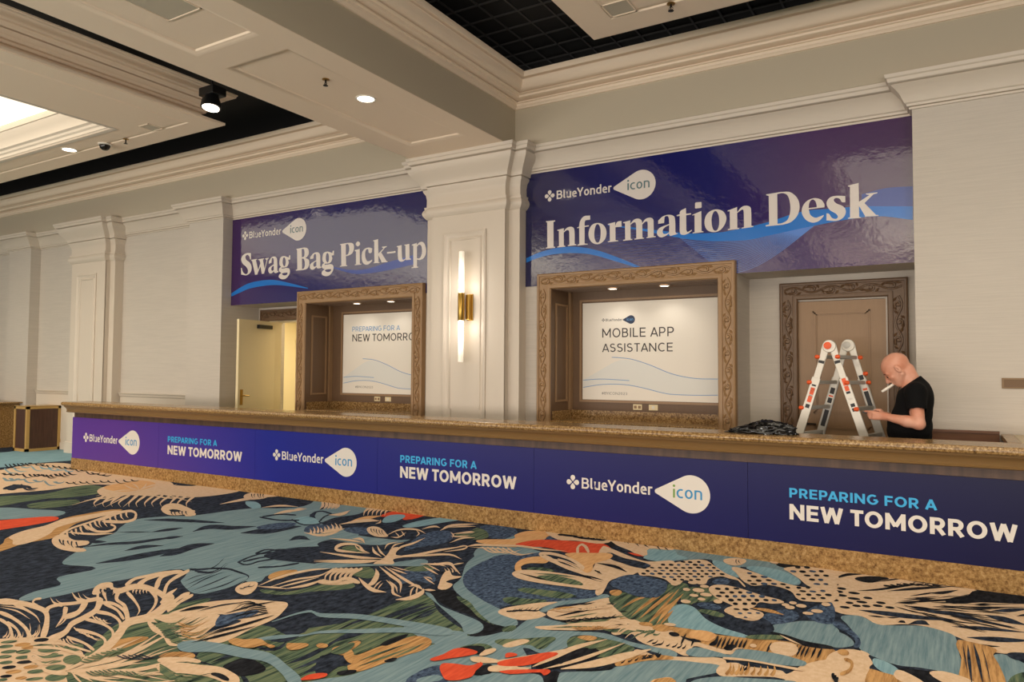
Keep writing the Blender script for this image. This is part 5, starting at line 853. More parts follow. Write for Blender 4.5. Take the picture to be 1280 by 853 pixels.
S = Field((-0.56, 6.86, 0.84), (-0.10, 7.45, 1.62), 0.0066)
S.ell((-0.285, PYM, 1.30), (0.142, 0.192, 0.21), 0.05); S.ell((-0.325, PYM, 1.09), (0.172, 0.188, 0.21), 0.06); S.ell((-0.245, PYM, 1.38), (0.098, 0.17, 0.12), 0.05); S.ell((-0.325, PYM, 0.94), (0.158, 0.186, 0.14), 0.05)
S.cap((-0.265, 6.985, 1.415), (-0.265, 7.315, 1.415), 0.071, 0.071, 0.05); S.cap((-0.27, PYM, 1.44), (-0.315, PYM, 1.53), 0.088, 0.078, 0.04)
for s_, (sh, el, wr) in ARM.items():
    v = Vector(sh)+(Vector(el)-Vector(sh))*0.60; S.cap(sh, v, 0.076, 0.071, 0.03)
    S.cap(Vector(sh)+(Vector(el)-Vector(sh))*0.66, Vector(sh)+(Vector(el)-Vector(sh))*0.98, 0.075, 0.075, 0.0, sub=True)
X_, Y_, Z_ = np.meshgrid(*S.ax, indexing='ij', sparse=True)
fold = 0.0035*np.sin(62*Z_+9*X_+4*np.sin(11*Y_))*np.clip((1.33-Z_)*6, 0, 1)*np.clip((Z_-0.9)*8, 0, 1); S.d = (S.d+fold).astype(np.float32)
S.cut((-0.30, PYM, 1.495), Vector((-0.62, 0, 0.80)).normalized()); S.cut((0, 0, 0.865), (0, 0, -1))
part('t_shirt', S.surface('t_shirt', mat('black_cotton', (9, 9, 11), 0.9, spec=0.2), 1), man)
T = Field((-0.50, 6.92, 0.06), (-0.14, 7.38, 0.96), 0.008)
T.ell((-0.315, PYM, 0.90), (0.140, 0.180, 0.15), 0.05)
for s_ in (-1, 1): T.cap((-0.315, PYM+s_*0.09, 0.88), (-0.325, PYM+s_*0.095, 0.50), 0.100, 0.076, 0.03); T.cap((-0.325, PYM+s_*0.095, 0.50), (-0.305, PYM+s_*0.095, 0.08), 0.076, 0.066, 0.02)
T.cut((0, 0, 0.075), (0, 0, -1)); T.cut((0, 0, 0.945), (0, 0, 1))
part('trousers', T.surface('trousers', mat('dark_grey_trousers', (44, 44, 48), 0.8), 1), man)
for s_ in (-1, 1):
    K_ = Field((-0.52, PYM+s_*0.1-0.075, 0.0), (-0.22, PYM+s_*0.1+0.08, 0.14), 0.006); K_.cap((-0.27, PYM+s_*0.095, 0.05), (-0.43, PYM+s_*0.112, 0.04), 0.052, 0.046, 0.02); K_.cap((-0.29, PYM+s_*0.095, 0.09), (-0.30, PYM+s_*0.095, 0.06), 0.05, 0.05, 0.02); K_.cut((0, 0, 0.004), (0, 0, -1))
    part('shoe', K_.surface('shoe', M_BLK, 1), man)
mb = MB(); a = hp(0.100, -0.004, -0.0725); mb.tube([a, a+Vector((-0.028, -0.008, -0.022)), a+Vector((-0.062, -0.014, -0.046)), a+Vector((-0.092, -0.018, -0.068))], [0.011, 0.012, 0.0125, 0.010], 12)
tag(mb.build('white_stick', mat('white_paper', (240, 234, 222), 0.5), smooth=50), 'short white stick held between the lips of the bald man', 'stick')
e = empty('phone', (-0.63, 7.12, 1.21), 'small dark phone held in the hands of the bald man', 'phone')
mb = MB(); mb.bar((-0.585, 7.12, 1.198), (-0.68, 7.12, 1.226), 0.15, 0.009, (0, 0, 1)); mb.build('case', M_BLK, e, bevel=0.003)
mb = MB(); mb.bar((-0.588, 7.12, 1.2040), (-0.677, 7.12, 1.2302), 0.138, 0.0012, (0, 0, 1)); mb.build('screen', mat('phone_screen', (26, 30, 38), 0.08), e)


# ------------------------------------------------------------------ carpet
def yarn(name, c1, c2, sx, sy, lo=0.35, hi=0.65, c3=None):
    """cut-pile yarn with streaks running towards the wall"""
    m = bpy.data.materials.new(name); m.use_nodes = True; N = m.node_tree.nodes; L = m.node_tree.links; b = N['Principled BSDF']
    g = N.new('ShaderNodeNewGeometry'); mp = N.new('ShaderNodeMapping'); mp.inputs['Scale'].default_value = (sx, sy, 1); L.new(g.outputs['Position'], mp.inputs[0])
    n = N.new('ShaderNodeTexNoise'); n.inputs['Scale'].default_value = 1; n.inputs['Detail'].default_value = 5; n.inputs['Roughness'].default_value = 0.65; L.new(mp.outputs[0], n.inputs['Vector'])
    r = N.new('ShaderNodeValToRGB'); e_ = r.color_ramp.elements; e_[0].position = lo; e_[0].color = srgb(*c2); e_[1].position = hi; e_[1].color = srgb(*c1)
    if c3: q = e_.new((lo+hi)/2); q.color = srgb(*c3)
    L.new(n.outputs['Fac'], r.inputs[0]); L.new(r.outputs[0], b.inputs['Base Color']); b.inputs['Roughness'].default_value = 1.0; b.inputs['Specular IOR Level'].default_value = 0.1
    n2 = N.new('ShaderNodeTexNoise'); n2.inputs['Scale'].default_value = 260; L.new(g.outputs['Position'], n2.inputs['Vector'])
    bp = N.new('ShaderNodeBump'); bp.inputs['Strength'].default_value = 0.35; bp.inputs['Distance'].default_value = 0.004; L.new(n2.outputs['Fac'], bp.inputs['Height']); L.new(bp.outputs[0], b.inputs['Normal'])
    m.diffuse_color = srgb(*c1); return m
C_MATS = [yarn('navy_yarn', (66, 76, 94), (20, 24, 34), 26, 12, 0.36, 0.72), yarn('teal_yarn', (144, 166, 172), (96, 126, 138), 55, 2.6, 0.3, 0.7), yarn('green_yarn', (118, 128, 98), (38, 50, 48), 34, 2.0, 0.38, 0.58, (86, 106, 86)),
          yarn('cream_yarn', (228, 200, 170), (214, 182, 148), 30, 20), yarn('coral_yarn', (232, 96, 64), (206, 72, 48), 40, 6), yarn('tan_yarn', (206, 160, 106), (150, 108, 66), 48, 3.0, 0.36, 0.56), yarn('slate_yarn', (96, 116, 144), (30, 40, 62), 36, 20, 0.36, 0.66),
          yarn('sky_yarn', (148, 182, 192), (116, 154, 168), 50, 3.5), yarn('black_yarn', (50, 52, 58), (20, 22, 28), 30, 10, 0.4, 0.75), yarn('peach_yarn', (232, 186, 132), (214, 160, 108), 40, 6),
          yarn('ground_yarn', (126, 160, 166), (30, 36, 48), 0.9, 1.6, 0.46, 0.54, (80, 96, 76))]
CARPET = [
(1,1,1,[-6253,3319,-6541,3624,-6792,3791,-6850,4070,-7040,4246,-7284,4553,-7183,4819,-6982,5000,-6883,5387,-6809,5606,-6720,5721,-6449,6077,-6714,6415,-6577,6504,-6051,5927,-5970,5708,-5575,5463,-5206,5381,-5100,5494,-4806,5179,-4784,4818,-5002,4538,-4934,4220,-4276,4310,-4270,4202,-4475,3884,-4391,3687,-4610,3721,-4889,3809,-5150,3589,-5238,3401,-5256,3069,-5285,2677,-5392,2568,-5515,2723,-5525,2899,-5746,3002,-5755,3287,-6085,3218]),
(7,1,1,[-15687,6506,-15215,6829,-15300,7280,-14949,8065,-12961,6999,-12999,6437,-12873,5786,-12963,5385]),
(3,1,1,[-12761,5302,-12567,5649,-12882,6138,-12785,6581,-12204,6593,-11282,6398,-10566,6349,-9880,6412,-9235,6290,-8885,5939,-9948,5647,-9992,5056,-10159,4576,-10222,4257]),
(2,1,1,[-9854,4106,-9968,4491,-9721,4864,-10011,5522,-9685,5573,-9209,5271,-9192,4931,-9346,4696,-9271,4181,-9193,3834]),
(2,1,1,[-9141,4446,-9023,4841,-8783,4804,-8652,4644,-8783,4324]),
(1,1,1,[-9193,3834,-9164,4133,-8762,4280,-8328,4395,-8131,4155,-8436,3809,-8527,3560]),
(4,1,1,[-8483,3542,-8392,3789,-8175,4177,-7947,4125,-7880,3884,-7889,3699,-7893,3567,-7950,3323]),
(5,2,1,[-7495,3456,-7612,3790,-7926,4138,-8011,4387,-7965,4798,-7757,4499,-7589,4118,-7128,3691,-7103,3407,-6962,3152,-6920,2956,-7194,3071,-7214,3265]),
(3,3,1,[-7489,3460,-7664,3672,-7734,3887,-7906,4151,-7924,4339,-7875,4744,-7674,4204,-7546,3919,-7316,3729,-7109,3476,-7097,3339,-7320,3416]),
(3,1,1,[-9525,5440,-9820,5904,-9776,6201,-9260,6187,-8761,6263,-8810,6571,-7993,6447,-7849,6090,-7990,5716,-8472,5610,-8474,5199,-8929,5171]),
(9,2,1,[-9659,5590,-9800,6005,-9776,6201,-9284,6086,-9013,5699,-9112,5482]),
(8,2,1,[-12016,5444,-11882,5431,-12014,5536,-12029,5542,-11996,5483,-12161,5514]),
(8,2,1,[-11924,5487,-11748,5455,-11841,5546,-11856,5552,-11860,5507,-12062,5556]),
(8,2,1,[-11824,5529,-11711,5534,-11904,5678,-11919,5684,-11824,5586,-11972,5600]),
(8,2,1,[-11749,5576,-11355,5446,-11282,5482,-11295,5489,-11449,5496,-11856,5638]),
(8,2,1,[-11650,5617,-11390,5538,-11385,5589,-11399,5596,-11490,5590,-11766,5683]),
(8,2,1,[-11573,5643,-11355,5588,-11408,5668,-11423,5675,-11459,5641,-11699,5712]),
(8,2,1,[-11498,5666,-11384,5659,-11522,5773,-11537,5780,-11493,5712,-11639,5738]),
(8,2,1,[-11432,5690,-11235,5667,-11405,5824,-11419,5831,-11342,5720,-11570,5763]),
(8,2,1,[-11380,5718,-11019,5598,-10975,5648,-10988,5655,-11112,5649,-11488,5784]),
(8,2,1,[-11326,5750,-11071,5666,-11057,5712,-11071,5720,-11166,5719,-11435,5816]),
(8,2,1,[-11329,5817,-11131,5781,-11255,5910,-11269,5917,-11237,5836,-11463,5891]),
(8,2,1,[-11355,5891,-11007,5777,-10993,5845,-11007,5853,-11104,5831,-11470,5961]),
(8,2,1,[-11374,5965,-11117,5873,-11088,5909,-11102,5917,-11212,5928,-11482,6032]),
(8,2,1,[-11383,6035,-11091,5946,-11123,6033,-11137,6041,-11194,6003,-11507,6109]),
(0,2,1,[-10564,4831,-10335,4790,-10422,4896,-10440,4904,-10468,4853,-10728,4915]),
(0,2,1,[-10684,4975,-10471,4939,-10570,5049,-10589,5057,-10610,5005,-10856,5064]),
(0,2,1,[-10661,5044,-10173,4893,-10090,4951,-10107,4960,-10291,4956,-10801,5125]),
(0,2,1,[-10449,5019,-10189,4964,-10264,5073,-10282,5082,-10321,5030,-10611,5107]),
(8,2,1,[-13172,5987,-12693,5835,-12623,5882,-12636,5888,-12785,5881,-13280,6045]),
(8,2,1,[-13150,6037,-12614,5866,-12542,5923,-12555,5929,-12706,5912,-13260,6096]),
(8,2,1,[-13119,6083,-12809,6010,-12909,6130,-12924,6136,-12911,6059,-13247,6149]),
(8,2,1,[-13098,6134,-12753,6042,-12816,6146,-12830,6153,-12854,6091,-13223,6199]),
(8,2,1,[-13068,6182,-12902,6174,-13136,6352,-13150,6358,-13009,6224,-13209,6251]),
(8,2,1,[-13059,6236,-12729,6131,-12719,6187,-12732,6193,-12826,6181,-13173,6299]),
(8,2,1,[-13022,6284,-12873,6297,-13196,6532,-13210,6538,-12980,6347,-13166,6354]),
(8,2,1,[-12881,6298,-12642,6262,-12844,6439,-12858,6445,-12747,6313,-13016,6368]),
(8,2,1,[-12717,6307,-12439,6239,-12547,6365,-12561,6371,-12539,6290,-12842,6374]),
(8,2,1,[-12564,6318,-12170,6174,-12091,6201,-12104,6207,-12256,6221,-12662,6377]),
(8,2,1,[-12388,6321,-12159,6269,-12277,6395,-12290,6402,-12257,6320,-12511,6388]),
(8,2,1,[-12231,6329,-11929,6237,-11970,6329,-11983,6335,-12021,6287,-12343,6394]),
(8,2,1,[-12068,6335,-11792,6277,-11951,6448,-11964,6455,-11885,6327,-12187,6402]),
(8,2,1,[-11900,6335,-11666,6290,-11825,6455,-11838,6461,-11758,6340,-12018,6402]),
(8,2,1,[-11697,6306,-11381,6188,-11338,6228,-11350,6235,-11460,6235,-11788,6365]),
(8,2,1,[-11473,6271,-11365,6280,-11575,6456,-11587,6462,-11454,6327,-11590,6336]),
(8,2,1,[-11279,6243,-10917,6114,-10899,6187,-10910,6193,-10994,6160,-11371,6302]),
(8,2,1,[-11071,6210,-10907,6189,-11059,6342,-11070,6347,-10990,6235,-11177,6273]),
(8,2,1,[-10875,6181,-10721,6169,-10894,6339,-10905,6345,-10802,6214,-10980,6243]),
(8,2,1,[-10683,6152,-10557,6165,-10790,6377,-10800,6383,-10636,6209,-10787,6213]),
(7,2,1,[-12613,5728,-12044,5556,-11982,5629,-11996,5636,-12140,5604,-12730,5790]),
(7,2,1,[-12591,5845,-12085,5704,-12109,5819,-12123,5826,-12187,5754,-12718,5912]),
(7,2,1,[-12560,5963,-12463,5996,-12790,6219,-12804,6226,-12577,6047,-12713,6036]),
(7,2,1,[-12560,6090,-11995,5899,-11906,5954,-11920,5961,-12092,5950,-12675,6156]),
(7,2,1,[-12412,6148,-12062,6080,-12266,6288,-12281,6296,-12171,6135,-12554,6223]),
(7,2,1,[-12171,6150,-11755,6035,-11834,6177,-11848,6184,-11857,6088,-12300,6222]),
(7,2,1,[-11926,6149,-11741,6128,-11928,6295,-11942,6302,-11847,6182,-12062,6223]),
(7,2,1,[-11693,6150,-11473,6104,-11597,6239,-11610,6246,-11574,6158,-11821,6223]),
(0,2,1,[-10519,4772,-10803,4989,-10805,5082,-10414,5062,-10426,4905]),
(1,2,1,[-11501,5215,-11182,5174,-11385,5370,-11400,5376,-11295,5225,-11648,5287]),
(1,2,1,[-11377,5247,-11207,5232,-11365,5366,-11380,5372,-11322,5285,-11524,5319]),
(1,2,1,[-11252,5278,-11158,5307,-11423,5495,-11438,5501,-11272,5358,-11404,5350]),
(1,2,1,[-11145,5312,-10786,5212,-10790,5295,-10805,5302,-10887,5264,-11267,5379]),
(1,2,1,[-10933,5346,-10771,5335,-10937,5482,-10951,5488,-10880,5388,-11073,5418]),
(1,2,1,[-10751,5386,-10341,5250,-10271,5298,-10284,5305,-10431,5300,-10856,5450]),
(1,2,1,[-10539,5417,-10410,5419,-10587,5573,-10601,5579,-10514,5471,-10674,5489]),
(0,2,1,[-8630,4665,-8721,4956,-8849,5249,-8689,5420,-8236,5521,-7651,5475,-7282,5213,-7612,5106,-7933,4952,-8167,4745,-8361,4620]),
(3,4,1,[-8296,4718,-8560,4851,-8935,5194,-9051,5248,-8623,4874,-8294,4715]),
(3,4,1,[-8219,4768,-8476,4906,-8853,5249,-8967,5302,-8538,4929,-8218,4765]),
(3,4,1,[-8142,4817,-8398,4957,-8770,5303,-8883,5357,-8460,4980,-8141,4815]),
(3,4,1,[-8066,4868,-8324,5005,-8686,5357,-8799,5413,-8385,5029,-8064,4864]),
(3,4,1,[-7987,4916,-8225,5070,-8606,5414,-8712,5465,-8285,5094,-7990,4915]),
(3,4,1,[-7912,4967,-8157,5114,-8520,5467,-8629,5522,-8217,5138,-7911,4964]),
(3,4,1,[-7835,5016,-8074,5168,-8438,5522,-8544,5577,-8134,5193,-7835,5015]),
(3,4,1,[-7759,5067,-8008,5211,-8352,5575,-8462,5634,-8067,5236,-7757,5064]),
(3,4,1,[-7682,5117,-7926,5265,-8269,5630,-8377,5689,-7984,5290,-7680,5114]),
(3,4,1,[-7603,5166,-7828,5329,-8188,5688,-8289,5741,-7886,5354,-7605,5165]),
(3,4,1,[-7527,5216,-7758,5374,-8103,5741,-8206,5798,-7816,5399,-7527,5215]),
(3,4,1,[-7449,5266,-7673,5429,-8020,5797,-8121,5853,-7731,5455,-7451,5265]),
(3,3,1,[-9023,5687,-9243,5525,-9034,5132,-9027,5129,-9158,5476,-9016,5683]),
(3,3,1,[-9023,5687,-8838,5217,-8841,4882,-8834,4879,-8747,5167,-9016,5683]),
(3,3,1,[-9023,5687,-8977,5215,-8661,4648,-8655,4646,-8897,5172,-9016,5683]),
(3,3,1,[-9024,5687,-8766,5222,-8372,4726,-8365,4722,-8667,5170,-9015,5682]),
(3,3,1,[-9023,5687,-8649,5228,-8214,4772,-8209,4770,-8577,5191,-9016,5683]),
(3,3,1,[-9022,5686,-8480,5246,-8046,4880,-8042,4879,-8429,5224,-9017,5684]),
(3,3,1,[-9015,5682,-8672,5822,-8253,5902,-8260,5907,-8770,5888,-9024,5687]),
(3,3,1,[-9016,5682,-8178,5484,-7962,5696,-7969,5701,-8258,5539,-9023,5687]),
(3,3,1,[-9016,5683,-8362,5617,-7692,5504,-7697,5508,-8438,5671,-9023,5687]),
(3,3,1,[-9016,5683,-8719,5758,-9071,6254,-9078,6258,-8807,5813,-9023,5687]),
(3,3,1,[-9015,5683,-9188,5967,-9264,6205,-9274,6211,-9301,6035,-9024,5687]),
(3,3,1,[-9016,5683,-9146,5835,-9530,6114,-9537,6116,-9239,5879,-9024,5687]),
(3,3,1,[-9022,5687,-9411,5893,-9643,5967,-9635,5961,-9330,5829,-9017,5683]),
(3,3,1,[-9023,5687,-9304,5746,-9679,5862,-9672,5857,-9216,5686,-9016,5683]),
(3,4,1,[-7385,4949,-7461,5097,-7216,5061,-6945,4955,-7169,5152,-7491,5279,-7795,5323,-7709,5141]),
(3,4,1,[-7332,4915,-7134,4892,-7083,5074,-7252,5189,-7299,5004,-7492,5031]),
(0,5,1,[-7391,5028,-7242,4932,-7125,4878,-7128,4881,-7252,4949,-7387,5039]),
(0,5,1,[-7354,5045,-7205,4947,-7082,4885,-7084,4888,-7211,4961,-7344,5053]),
(0,5,1,[-7305,5056,-7197,4990,-7125,4962,-7128,4966,-7214,5011,-7311,5074]),
(0,5,1,[-7271,5076,-7126,4980,-7011,4924,-7013,4927,-7135,4996,-7265,5086]),
(0,5,1,[-7228,5090,-7112,5016,-7028,4978,-7031,4982,-7125,5034,-7227,5104]),
(8,3,1,[-10413,5502,-10268,5494,-10414,5636,-10422,5640,-10330,5526,-10492,5546]),
(8,3,1,[-10374,5567,-10145,5492,-10132,5541,-10140,5545,-10200,5525,-10439,5608]),
(8,3,1,[-10322,5629,-10158,5598,-10242,5703,-10250,5707,-10218,5631,-10398,5674]),
(8,3,1,[-10282,5695,-10051,5614,-10026,5655,-10034,5659,-10105,5647,-10345,5736]),
(8,3,1,[-10231,5758,-10051,5705,-10076,5771,-10085,5776,-10109,5739,-10301,5803]),
(8,3,1,[-10174,5827,-9998,5790,-10085,5904,-10093,5909,-10058,5825,-10249,5873]),
(8,3,1,[-10118,5902,-9905,5827,-9899,5880,-9907,5885,-9960,5862,-10183,5947]),
(8,3,1,[-10058,5977,-9749,5859,-9708,5911,-9715,5915,-9802,5893,-10120,6021]),
(8,3,1,[-9993,6051,-9771,5975,-9780,6044,-9788,6049,-9827,6011,-10060,6098]),
(8,3,1,[-9928,6126,-9756,6080,-9816,6178,-9824,6183,-9814,6117,-10000,6175]),
(0,2,1,[-7146,3709,-7372,3950,-7474,4135,-7606,4407,-7696,4637,-7709,4779,-7409,4628,-7266,4444,-7371,4287,-7088,4214,-6838,3981,-6830,4062,-6726,3833,-6530,3618,-6730,3623]),
(3,3,1,[-6969,3573,-7163,3698,-7197,3789,-7023,3751,-6855,3716,-6729,3761,-6591,3678,-6595,3577,-6475,3589,-6364,3521,-6507,3467,-6697,3479]),
(3,3,1,[-7505,4307,-7707,4647,-7692,4757,-7473,4662,-7316,4487,-7506,4365,-7382,4294,-7192,4417,-7408,4649,-7822,4844,-7847,4723,-7633,4371]),
(3,3,1,[-7213,4250,-7107,4227,-7009,4106,-7113,4054,-7482,4144,-7394,4086,-7023,3998,-6911,4054,-7051,4214,-7288,4307]),
(3,3,1,[-7280,3846,-7049,3874,-6900,3932,-6826,4060,-6833,4064,-6979,3976,-7128,3918,-7288,3850]),
(3,3,1,[-7150,3742,-7354,3958,-7489,4205,-7624,4436,-7768,4683,-7867,4736,-7717,4483,-7578,4249,-7436,3995,-7225,3772]),
(3,3,1,[-7237,3836,-7025,3740,-6883,3702,-6888,3705,-7048,3762,-7247,3857]),
(3,3,1,[-7282,3901,-7130,3836,-7041,3818,-7047,3822,-7160,3861,-7301,3927]),
(3,3,1,[-7342,3975,-7171,3892,-7045,3851,-7049,3855,-7187,3912,-7342,3992]),
(3,3,1,[-7388,4043,-7167,3939,-7019,3897,-7024,3900,-7191,3963,-7399,4066]),
(3,3,1,[-7439,4115,-7268,4034,-7157,4004,-7162,4008,-7294,4059,-7451,4138]),
(3,3,1,[-7474,4183,-7241,4080,-7113,4056,-7119,4061,-7277,4110,-7502,4214]),
(3,3,1,[-7520,4257,-7311,4161,-7190,4134,-7197,4138,-7345,4190,-7544,4287]),
(3,3,1,[-7583,4341,-7364,4222,-7188,4152,-7192,4155,-7375,4240,-7571,4353]),
(3,3,1,[-7628,4417,-7369,4274,-7162,4191,-7166,4195,-7380,4294,-7619,4431]),
(3,3,1,[-7646,4485,-7475,4398,-7362,4362,-7367,4367,-7500,4425,-7656,4510]),
(3,3,1,[-7677,4563,-7497,4464,-7362,4412,-7366,4416,-7513,4487,-7672,4579]),
(3,3,1,[-7697,4636,-7500,4529,-7360,4477,-7365,4482,-7522,4555,-7700,4657]),
(3,3,1,[-7728,4716,-7552,4614,-7414,4558,-7419,4562,-7565,4636,-7719,4730]),
(0,4,1,[-6984,3639,-6808,3568,-6706,3551,-6710,3554,-6831,3586,-7001,3658]),
(0,4,1,[-6942,3653,-6803,3582,-6684,3539,-6686,3541,-6807,3593,-6931,3659]),
(0,4,1,[-6877,3656,-6758,3604,-6680,3585,-6684,3587,-6775,3619,-6885,3671]),
(0,4,1,[-6832,3669,-6686,3591,-6557,3542,-6558,3544,-6688,3601,-6820,3674]),
(0,4,1,[-6765,3670,-6586,3592,-6472,3566,-6476,3569,-6604,3608,-6777,3687]),
(0,2,1,[-6526,3616,-6427,3772,-6269,3925,-6215,4149,-6170,4330,-6178,4335,-6291,4196,-6369,3984,-6503,3814,-6534,3621]),
(0,2,1,[-6102,3726,-6047,3856,-5997,4018,-6007,4024,-6163,3925,-6111,3731]),
(0,2,1,[-6591,4287,-6499,4400,-6509,4565,-6518,4571,-6611,4471,-6600,4293]),
(0,2,1,[-7179,4583,-6873,4697,-6668,4777,-6679,4785,-7010,4792,-7190,4590]),
(0,2,1,[-6752,3740,-6576,3749,-6555,3832,-6565,3837,-6702,3820,-6762,3746]),
(0,2,1,[-6867,4113,-6705,4193,-6594,4289,-6597,4291,-6748,4219,-6871,4115]),
(0,2,1,[-5890,3363,-5759,3560,-5723,3786,-5736,4116,-5750,4126,-5878,3880,-5911,3646,-5904,3370]),
(0,2,1,[-7031,4664,-6790,4754,-6534,4830,-6371,4938,-6380,4945,-6637,4907,-6898,4830,-7041,4671]),
(0,2,1,[-6574,4364,-6493,4438,-6515,4564,-6523,4569,-6593,4502,-6582,4369]),
(0,2,1,[-6254,4154,-6172,4220,-6181,4332,-6189,4338,-6273,4285,-6263,4159]),
(0,2,1,[-5674,3773,-5608,3872,-5665,4081,-5687,4302,-5703,4313,-5842,4195,-5777,3973,-5689,3782]),
(0,2,1,[-6277,4511,-6248,4673,-6037,4768,-5967,4996,-5981,5007,-6193,4888,-6411,4790,-6292,4520]),
(0,2,1,[-5836,4712,-5625,4820,-5582,4965,-5590,5233,-5610,5251,-5807,5153,-5848,5001,-5856,4727]),
(0,2,1,[-5218,4744,-5174,4829,-5081,4868,-5089,4877,-5297,4941,-5228,4752]),
(0,2,1,[-5892,3916,-5693,3952,-5799,4171,-5803,4173,-5741,3983,-5896,3918]),
(6,2,1,[-5917,4954,-5938,5196,-5777,5327,-5675,5194,-5715,5002]),
(0,1,1,[-7408,5673,-7488,5989,-6978,5835,-7083,6190,-7141,6477,-6866,6590,-6406,6037,-6703,5711,-7157,5896,-7358,5886]),
(3,3,1,[-7295,5587,-7260,5854,-7232,6183,-7109,6449,-7122,6460,-7372,6299,-7398,5958,-7307,5595]),
(3,3,1,[-7561,6136,-7683,6397,-7600,6493,-7203,6175,-7256,5978]),
(8,4,1,[-7575,6255,-7415,6131,-7291,6057,-7294,6060,-7425,6148,-7573,6267]),
(8,4,1,[-7552,6282,-7422,6171,-7300,6088,-7302,6090,-7421,6180,-7534,6281]),
(8,4,1,[-7508,6292,-7341,6168,-7229,6110,-7232,6113,-7358,6190,-7516,6312]),
(8,4,1,[-7489,6322,-7361,6213,-7244,6133,-7246,6135,-7361,6223,-7473,6322]),
(8,4,1,[-7461,6345,-7335,6232,-7210,6142,-7210,6144,-7330,6238,-7439,6340]),
(7,3,1,[-7201,5868,-7074,5915,-6743,5707,-6757,5610]),
(3,3,1,[-6728,5711,-6605,5862,-6425,5963,-6431,5970,-6694,5940,-6735,5717]),
(3,3,1,[-6304,5514,-6258,5663,-6229,5871,-6239,5880,-6381,5768,-6314,5522]),
(3,3,1,[-6236,5662,-6289,5841,-6250,5935,-6256,5940,-6359,5900,-6242,5666]),
(0,2,1,[-6275,5308,-5982,5311,-5826,5412,-5873,5455,-6029,5354,-6324,5352]),
(0,2,1,[-6279,5353,-6229,5530,-6064,5588,-6113,5635,-6281,5576,-6331,5395]),
(0,2,1,[-5911,5405,-5608,5288,-5507,5397,-5634,5526,-5645,5520,-5552,5436,-5650,5329,-5951,5448]),
(0,2,1,[-5870,5622,-6004,5878,-5803,5856,-5849,5906,-6056,5927,-5917,5658]),
(0,2,1,[-5591,5481,-5768,5781,-5693,5927,-5742,5976,-5817,5824,-5633,5511]),
(7,1,1,[-5918,5435,-5946,5606,-5794,5609,-5581,5471,-5595,5357,-5694,5310]),
(6,2,1,[-5444,5136,-5551,5316,-5427,5439,-5224,5400,-5176,5149,-5344,5080]),
(3,3,1,[-5239,5036,-5332,5130,-5432,5204,-5431,5201,-5342,5119,-5272,5041]),
(3,3,1,[-5233,5077,-5351,5195,-5476,5289,-5475,5286,-5358,5182,-5262,5079]),
(3,3,1,[-5225,5116,-5342,5235,-5468,5331,-5466,5327,-5350,5223,-5255,5118]),
(3,3,1,[-5220,5159,-5302,5239,-5380,5293,-5379,5288,-5305,5221,-5244,5155]),
(3,3,1,[-5210,5197,-5304,5292,-5398,5360,-5396,5356,-5309,5276,-5237,5197]),
(3,3,1,[-5208,5248,-5323,5355,-5421,5417,-5418,5412,-5315,5327,-5219,5231]),
(3,3,1,[-5193,5287,-5315,5406,-5428,5486,-5426,5481,-5313,5383,-5211,5277]),
(3,3,1,[-5184,5331,-5312,5457,-5429,5538,-5426,5533,-5308,5432,-5199,5318]),
(3,3,1,[-5178,5380,-5266,5461,-5333,5498,-5329,5492,-5254,5428,-5183,5357]),
(3,3,1,[-5351,5048,-5079,5037,-5159,5395,-5166,5401,-5155,5108,-5357,5054]),
(0,1,1,[-4948,4924,-4826,5147,-4503,4805,-4645,4714,-4877,4763]),
(0,2,1,[-4961,3985,-5016,4147,-5030,4409,-4975,4475,-5013,4508,-5069,4440,-5053,4173,-4996,4008]),
(0,2,1,[-4963,3982,-4837,3969,-4838,4089,-4743,4349,-4779,4379,-4873,4116,-4870,3996,-4994,4010]),
(0,2,1,[-4692,3966,-4581,4078,-4531,4218,-4563,4246,-4614,4105,-4724,3993]),
(0,2,1,[-5045,4246,-4969,4355,-4802,4400,-4836,4433,-5006,4387,-5082,4276]),
(0,2,1,[-5075,4257,-5095,4399,-4906,4395,-4940,4428,-5133,4431,-5114,4285]),
(0,2,1,[-4939,4024,-4912,4212,-4784,4352,-4819,4383,-4948,4241,-4975,4051]),
(3,3,1,[-6117,6000,-6197,6143,-6509,6440,-6511,6440,-6252,6166,-6124,6005]),
(3,3,1,[-6081,6024,-6160,6167,-6470,6466,-6472,6465,-6214,6191,-6087,6028]),
(3,3,1,[-6044,6047,-6123,6192,-6431,6491,-6433,6491,-6177,6215,-6051,6052]),
(3,3,1,[-6008,6071,-6086,6216,-6392,6517,-6394,6516,-6140,6239,-6014,6076]),
(3,3,1,[-5971,6095,-6048,6240,-6353,6542,-6355,6541,-6102,6264,-5978,6099]),
(1,1,1,[-5005,3491,-5086,3637,-4889,3813,-4732,3800,-4565,3769,-4485,3657,-4424,3454,-4490,3309,-4606,3297]),
(0,2,1,[-5123,3585,-5030,3702,-4874,3800,-4720,3788,-4571,3762,-4493,3676,-4490,3675,-4582,3781,-4758,3824,-4919,3836,-5061,3725,-5127,3588]),
(0,2,1,[-4663,3302,-4770,3540,-4832,3756,-4834,3757,-4794,3554,-4664,3303]),
(0,2,1,[-4600,3300,-4655,3557,-4724,3740,-4726,3741,-4679,3571,-4602,3301]),
(0,2,1,[-4533,3293,-4521,3505,-4599,3722,-4602,3723,-4547,3522,-4535,3294]),
(0,2,1,[-4471,3319,-4417,3476,-4506,3687,-4509,3689,-4455,3501,-4474,3321]),
(0,2,1,[-4845,3405,-4892,3551,-4886,3662,-4887,3663,-4910,3562,-4846,3406]),
(0,2,1,[-4745,3336,-4803,3513,-4857,3680,-4858,3681,-4821,3523,-4746,3337]),
(5,2,1,[-4451,3851,-4494,3986,-4420,4084,-4373,4063,-4336,3963,-4340,3808]),
